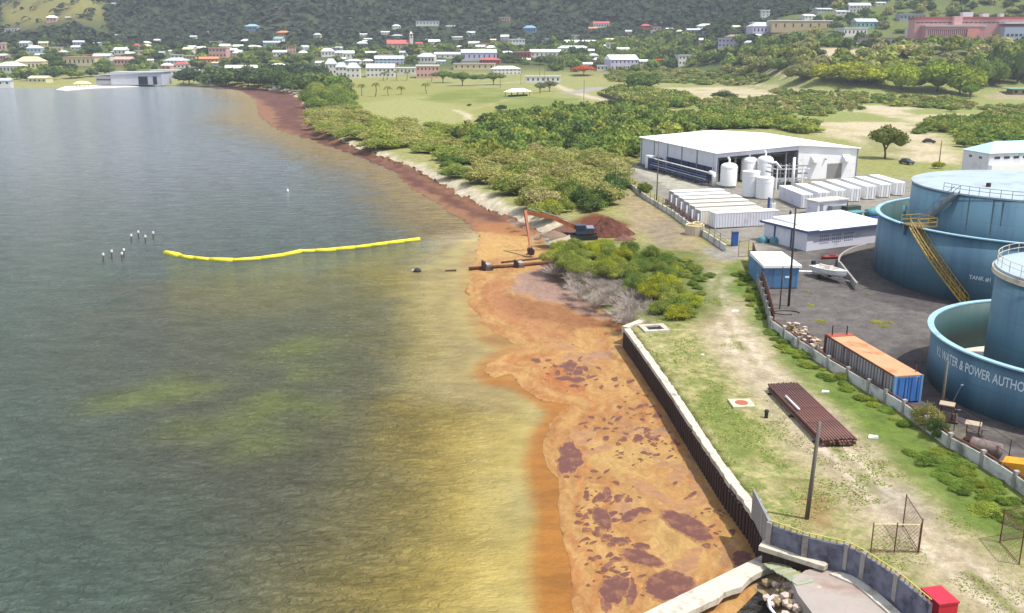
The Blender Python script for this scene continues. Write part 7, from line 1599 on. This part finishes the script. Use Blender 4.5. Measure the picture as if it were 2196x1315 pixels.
for x0, x1, yt in ((2076, 2098, 27), (2118, 2132, 30), (2156, 2164, 30)): pb(x0, x1, 18, 24, hs(37), hs(yt), (236, 236, 240), 'roof_box')
for k in range(20): inst('window', winme, ps, ((1992 + k * 4.2 - 2080) * s, 1.97, hs(80) + 1), 0, (.55, 1, hs(64) - hs(80) - .9))
for k in range(22): inst('window', winme, ps, ((1978 + k * 9.5 - 2080) * s, 13.95, hs(50)), 0, (3.0, 1, .9))
for k in range(6): inst('window', winme, ps, ((2160 + k * 9 - 2080) * s, 1.95, hs(78)), 0, (2.4, 1, 2.2))
# hangar and annexes at the head of the bay
q = at(275, 181, 2.0); t_ = q.y; s = t_ / F
hg = empty('seaplane_hangar', (q.x, q.y, 1.5), .04, 'large pale grey waterfront hangar with a dark open doorway', 'hangar'); FOOT.append((q.x, q.y + 12, 36))
X = lambda x: (x - 275) * s
w_ = MB().b(X(240), X(345), 0, 26, 0, 25 * s + .5).build('hangar_wall', wall_m, hg); w_.color = (*lin((196, 198, 208), .75), 1)
w_ = MB().b(X(208), X(240), 2, 24, 0, 18 * s).build('side_annex', wall_m, hg); w_.color = (*lin((190, 186, 194), .75), 1)
r_ = MB().prism([(X(208), -.8), (X(347), -.8), (X(347), 27), (X(208), 27)], [19 * s, 25.5 * s, 25.5 * s, 19 * s], [20 * s, 27 * s, 27 * s, 20 * s]).build('hangar_roof', roof_m, hg); r_.color = (*lin(RG, .85), 1)
for a_, b_ in ((297, 316), (327, 335)): MB().b(X(a_), X(b_), -.12, -.02, .2, 17 * s).build('dark_doorway', dark, hg)
for k in range(5): inst('window', winme, hg, (X(212 + k * 6), 1.95, 9 * s), 0, (2.0, 1, 1.2))
H_(326, 424, 172, 150, WHT, RW, 'flat', 'white two storey waterfront building right of the hangar', 2, .03, .2); H_(440, 502, 164, 149, WHT, RW, 'gable', 'long low white roofed shed between hangar and grove', 1, .06, .3); H_(484, 550, 158, 140, WHT, RW, 'gable', 'white roofed shed at the edge of the dark grove', 1, .1, .3)
# pale sand spit with a canopy
P = [at(x, y, 0) for x, y in [(120, 193), (150, 184), (225, 178), (300, 181), (345, 182), (300, 186), (200, 190), (140, 195)]]
tag(MB().prism([(q.x, q.y) for q in P], -1, [.25, .9, 1.5, 1.5, 1.4, .5, .4, .25]).build('pale_boat_ramp', M('sand_white', (236, 230, 218), .9, .08, .1, k=.8)), kind='structure')
q = at(177, 186, .8); o = empty('beach_canopy', q, 0, 'cream canopy on the pale ramp before the hangar', 'canopy')
MB().lathe(0, 0, [(7.5, 2.4), (4.5, 4.2), (.01, 4.8)], 10).build('canopy_roof', cream, o)
for k in range(4): MB().tube([(5 * math.cos(k * 1.57), 5 * math.sin(k * 1.57), 0), (5 * math.cos(k * 1.57), 5 * math.sin(k * 1.57), 3)], .15, 5).build('canopy_post', wood, o)
for k, (x, y, l) in enumerate([(300, 184, 'small dark workboat moored at the hangar quay'), (232, 183, 'dark launch lying at the left of the hangar'), (420, 180, 'small boat left of the dark grove'), (590, 193, 'white boat hull stranded at the far beach')]):
    q = at(x, y, .3); o = empty('small_boat', q, vr.uniform(-.4, .4), l, 'boat')
    MB().prism([(-5, -1.4), (3, -1.5), (5.5, 0), (3, 1.5), (-5, 1.4)], -.4, [1.1, 1.2, 1.7, 1.2, 1.1]).build('hull', white_p if k == 3 else wood_d, o); MB().b(-2, 1, -1, 1, 1.1, 2.6).build('cabin', white_p, o)
# picnic pavilion
a, rz, L = frame((1098, 208), (1136, 206)); pv = empty('picnic_pavilion', a, rz, 'open picnic pavilion with a white hipped roof on the lawn', 'pavilion')
for x in (0, L / 3, 2 * L / 3, L):
    for y in (0, 6): MB().box(x, y, 0, .25, .25, 3.0).build('post', wood_d, pv)
MB().add([(-1, -1, 3), (L + 1, -1, 3), (L + 1, 7, 3), (-1, 7, 3), (3, 3, 5), (L - 3, 3, 5)], [(0, 1, 5, 4), (1, 2, 5), (2, 3, 4, 5), (3, 0, 4), (3, 2, 1, 0)]).build('hipped_roof', white_r, pv); MB().b(.3, L - .3, 1.5, 4, 0, 1.0).build('picnic_tables', dark, pv); MB().b(0, L * .3, -.1, 6, 3, 3.1).build('dark_gable', dark, pv)
# green-roofed shelter at the right edge
a = hit(2168, 203)[0]; rz = 0.0; L = 30.0; pv = empty('green_roof_shelter', a, rz, 'tan shelter with a flat pale green roof at the right edge', 'shelter')
MB().b(1, L, 0, 8, 0, 3.4).build('wall', M('wall_tan', (170, 156, 130), .9, .1, .4, k=.75), pv); MB().b(-2, L + 2, -2, 10, 3.4, 3.9).build('green_roof', M('roof_green', (140, 186, 162), .6, .08, .4, k=.8), pv)
for k in range(3): MB().b(2 + k * 5, 4 + k * 5, -.06, 0, 1, 2.6).build('shutter', dark, pv)
# low fences and poles far off
for (x, y, yt, l) in [(1117, 182, 142, 'thin tall light pole at the left of the store building'), (1157, 178, 140, 'slender street lamp before the store building'), (1168, 178, 138, 'second slender street lamp before the store building'), (1252, 214, 172, 'wooden power pole at the dirt road junction'), (1321, 222, 195, 'power pole at the corner of the roadside thicket'), (1073, 188, 152, 'thin green flood light pole by the lawn'), (1930, 92, 72, 'lamp post above the low grey building')]:
    pole(x, y, yt, .16, wood_d, l) if y > 150 else None
fpn = [at(x, y, 2) for x, y in [(1285, 205), (1320, 218), (1358, 228), (1372, 234)]]
ff = empty('roadside_fence', fpn[0], 0, 'dark fence along the edge of the roadside thicket', 'fence')
for i in range(len(fpn) - 1):
    a, b = fpn[i], fpn[i + 1]; d = b - a; MB().box((a.x + b.x) / 2, (a.y + b.y) / 2, 2.0, d.length, .12, 2.2, math.atan2(d.y, d.x)).build('fence_panel', wood_d, ff, world=True)
hr = random.Random(314)
def free(x0, x1, yb):
    q, t_ = hit((x0 + x1) / 2, yb); r_ = (x1 - x0) / 2 * t_ / F
    return all(abs(q.x - a) > (r_ + c) * .8 or abs(q.y - b) > 22 for a, b, c in FOOT)
n_ = 0
for k in range(900):
    z_ = hr.random()
    if z_ < .46: x = hr.uniform(0, 830); y = hr.uniform(100, 150)
    elif z_ < .72: x = hr.uniform(830, 1300); y = hr.uniform(84, 150)
    elif z_ < .84: x = hr.uniform(1300, 1640); y = hr.uniform(66, 110)
    else: x = hr.uniform(0, 1500); y = hr.uniform(68, 98)
    wd = hr.uniform(11, 24) * (.75 if y < 90 else 1)
    if free(x - wd / 2, x + wd / 2, y):
        n_ += 1; H_(x - wd / 2, x + wd / 2, y, y - hr.uniform(.42, .62) * min(wd, 22) - 2, hr.choice([WHT, WHT, WHT, CRM, CRM, LAV, PBL, TAN, PNK, YEL]), hr.choice([RW, RW, RW, RW, RG, RG, CRM, RED]), hr.choice(['hip', 'gable', 'flat', 'gable']), None, hr.choice([1, 1, 2]))
    if n_ >= 74: break
# automatic, unambiguous labels for the remaining houses: by look, then by order from the left
rest = [o for o in bpy.data.objects if o.get('label') == 'AUTO']
def region(o):
    x, y = o['_x'], o['_y']
    v = 'by the waterfront' if y > 140 else ('mid town' if y > 104 else ('below the mountain' if y > 70 else 'up the mountain'))
    return v + (' left of church' if x < 840 else (' right of church' if x < 1240 else (' behind flame trees' if x < 1600 else ' on right hillside')))
groups_ = {}
for o in rest: groups_.setdefault((o['_d'], region(o)), []).append(o)
ORD = ['leftmost', 'second from left', 'third from left', 'fourth from left', 'fifth from left', 'sixth from left', 'seventh from left', 'eighth from left', 'ninth from left', 'tenth from left', 'eleventh from left', 'twelfth from left']
for (d_, r_), L_o in groups_.items():
    L_o.sort(key=lambda o: (o['_x'], o['_y']))
    for k, o in enumerate(L_o): o['label'] = ('%s %s' % (d_, r_)) if len(L_o) == 1 else '%s, %s %s' % (ORD[min(k, 11)], d_, r_)
for o in bpy.data.objects:
    for k in ('_x', '_y', '_d'):
        if k in o.keys(): del o[k]
# town trees between the houses -------------------------------------------------------
def clear(p, r):
    for x, y, q in FOOT:
        if (p.x - x) ** 2 + (p.y - y) ** 2 < (q + r) ** 2: return False
        if abs(p.x / p.y * y - x) < q * .85 + r * .5 and y - 34 < p.y < y and vr.random() < .85: return False
    return True
def town_trees(P, step, cc, lab, grp, w, h, tall=.3):
    def f(p):
        w_ = vr.uniform(*w)
        if clear(p, w_ * .32): tree(p, w_, vr.uniform(*h), TREE_LO, cc(), lab, grp, 'town_tree', tall)
    fill(P, step, f, far=True, jit=.5)
cT = mixc(G_DARK, G_MID, G_MID, G_BRIGHT, G_DARK, G_BLUE)
town_trees([(-60, 180), (340, 150), (700, 160), (700, 112), (340, 104), (-60, 104)], 29, cT, 'green tree among the houses left of the townhouses', 'trees among the western houses', (12, 21), (6, 10))
town_trees([(-60, 176), (200, 170), (210, 160), (-60, 160)], 24, mixc(G_OLIVE, G_MID), 'olive green tree along the left shore', 'trees along the left shore', (12, 20), (6, 10))
town_trees([(700, 152), (960, 140), (1180, 140), (1190, 110), (960, 104), (700, 112)], 27, cT, 'green tree among the houses in the middle of the town', 'trees among the central houses', (12, 20), (6, 10))
fill_mass([(1180, 152), (1500, 140), (1660, 140), (1660, 100), (1440, 80), (1180, 96)], 15, mixc(G_MID, G_DARK, G_MID, G_BRIGHT), (12, 20), (7, 12), 'wooded_quarter', 'green wooded quarter around the flame trees right of the town', BUSH_FAR, far=True, cat='wood', ok=lambda p: clear(p, 4))
town_trees([(1560, 166), (1740, 150), (1740, 112), (1640, 110), (1560, 130)], 17, mixc(G_BRIGHT, G_MID, G_OLIVE), 'bright green tree at the foot of the right hillside', 'trees at the foot of the right hillside', (13, 20), (8, 12))
town_trees([(1740, 164), (1860, 120), (1980, 104), (2240, 104), (2240, 160), (2060, 160), (1900, 172)], 15, mixc(G_OLIVE, G_BRIGHT, G_MID, G_DRY), 'olive green tree on the slope below the pink school', 'trees below the pink school', (13, 20), (6, 11))
fill_mass([(-60, 172), (380, 150), (700, 152), (960, 138), (1180, 140), (1180, 96), (700, 92), (-60, 96)], 21, mixc(G_MID, G_DARK, G_BRIGHT, G_MID), (7, 14), (3, 7.5), 'garden_greenery', 'small garden trees and hedges between the town houses', BUSH_FAR, far=True, cat='greenery', jit=.6, ok=lambda p: clear(p, 2.5))
fill_mass([(1640, 112), (1700, 50), (1800, 10), (1960, -10), (2240, -10), (2240, 60), (2240, 112), (1980, 108), (1760, 118)], 17, mixc(G_MID, G_DARK, G_OLIVE, G_DARK), (9, 19), (4, 10), 'hillside_scrub', 'scattered green trees and scrub over the right hillside round the pink school', BUSH_FAR, far=True, cat='scrub', jit=.6, ok=lambda p: clear(p, 5) and vr.random() < .8)
# wooded mountain: one far-off mass of crowns
def forest():
    g = np.random.default_rng(8); pts = []
    nC = 30000; a = g.uniform(-.66, .72, nC); yv = 900 + 1300 * g.random(nC) ** 1.25; X = a * yv; Y = yv; Z = hgt(X, Y)
    pxr = (F * (math.cos(TH) * (Z - CAMZ) + math.sin(TH) * Y) / (Y * math.cos(TH) - (Z - CAMZ) * math.sin(TH)))   # elevation above the axis, in photo pixels
    row = CY - pxr; k = (row > -60) & (row < 104) & (Z > 20) & ((a < .27) | (Y > 1120))
    kn = (np.abs(a + .47) < .055) & (np.abs(Y - 1470) < 170) & (g.random(nC) < .9); k &= ~kn
    for (fx, fy, fr) in FOOT: k &= (X - fx) ** 2 + (Y - fy) ** 2 > (fr * 1.0 + 5) ** 2
    # keep sight of the houses: nothing tall right in front of them
    for (fx, fy, fr) in FOOT:
        if fy > 850: k &= ~((np.abs(X / Y * fy - fx) < fr * .9) & (Y < fy) & (Y > fy - 26))
    X, Y, Z = X[k], Y[k], Z[k]; N = len(X); s = 4.2 + 4.6 * g.random(N); s *= np.interp(Y, [900, 1800], [.9, 1.25])
    q = 8; bse = np.repeat(np.arange(N), q)
    d = g.normal(size=(N * q, 3)); d[:, 2] = np.abs(d[:, 2]) + .1; d /= np.linalg.norm(d, axis=1)[:, None]
    c = np.stack([X, Y, Z + s * .25], 1)[bse] + d * s[bse][:, None] * np.array([.8, .8, .62])
    nrm = d * .8 + np.array([0, 0, .5]) + g.normal(size=d.shape) * .12; nrm /= np.linalg.norm(nrm, axis=1)[:, None]; aa = np.cross(nrm, g.normal(size=d.shape)); aa /= np.linalg.norm(aa, axis=1)[:, None]; bb = np.cross(nrm, aa); ss = (s[bse] * .45)[:, None]
    V = np.stack([c - aa * ss, c - bb * ss, c + aa * ss, c + bb * ss], 1).reshape(-1, 3)
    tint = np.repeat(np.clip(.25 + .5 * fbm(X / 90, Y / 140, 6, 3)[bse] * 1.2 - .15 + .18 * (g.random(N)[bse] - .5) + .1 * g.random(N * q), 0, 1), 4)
    o = inst('mountain_forest', np_mesh('mountain_forest', V, np.arange(4 * N * q).reshape(-1, 4), leafm, {'tint': ('POINT', 'FLOAT', tint)}, False), color=(.052, .072, .044)); tag(o, 'scrub forest with cloud shade in its colour covering the mountain behind the town', 'forest', kind='stuff')  # cloud shadow over the mountain is put into the crowns' dark colour
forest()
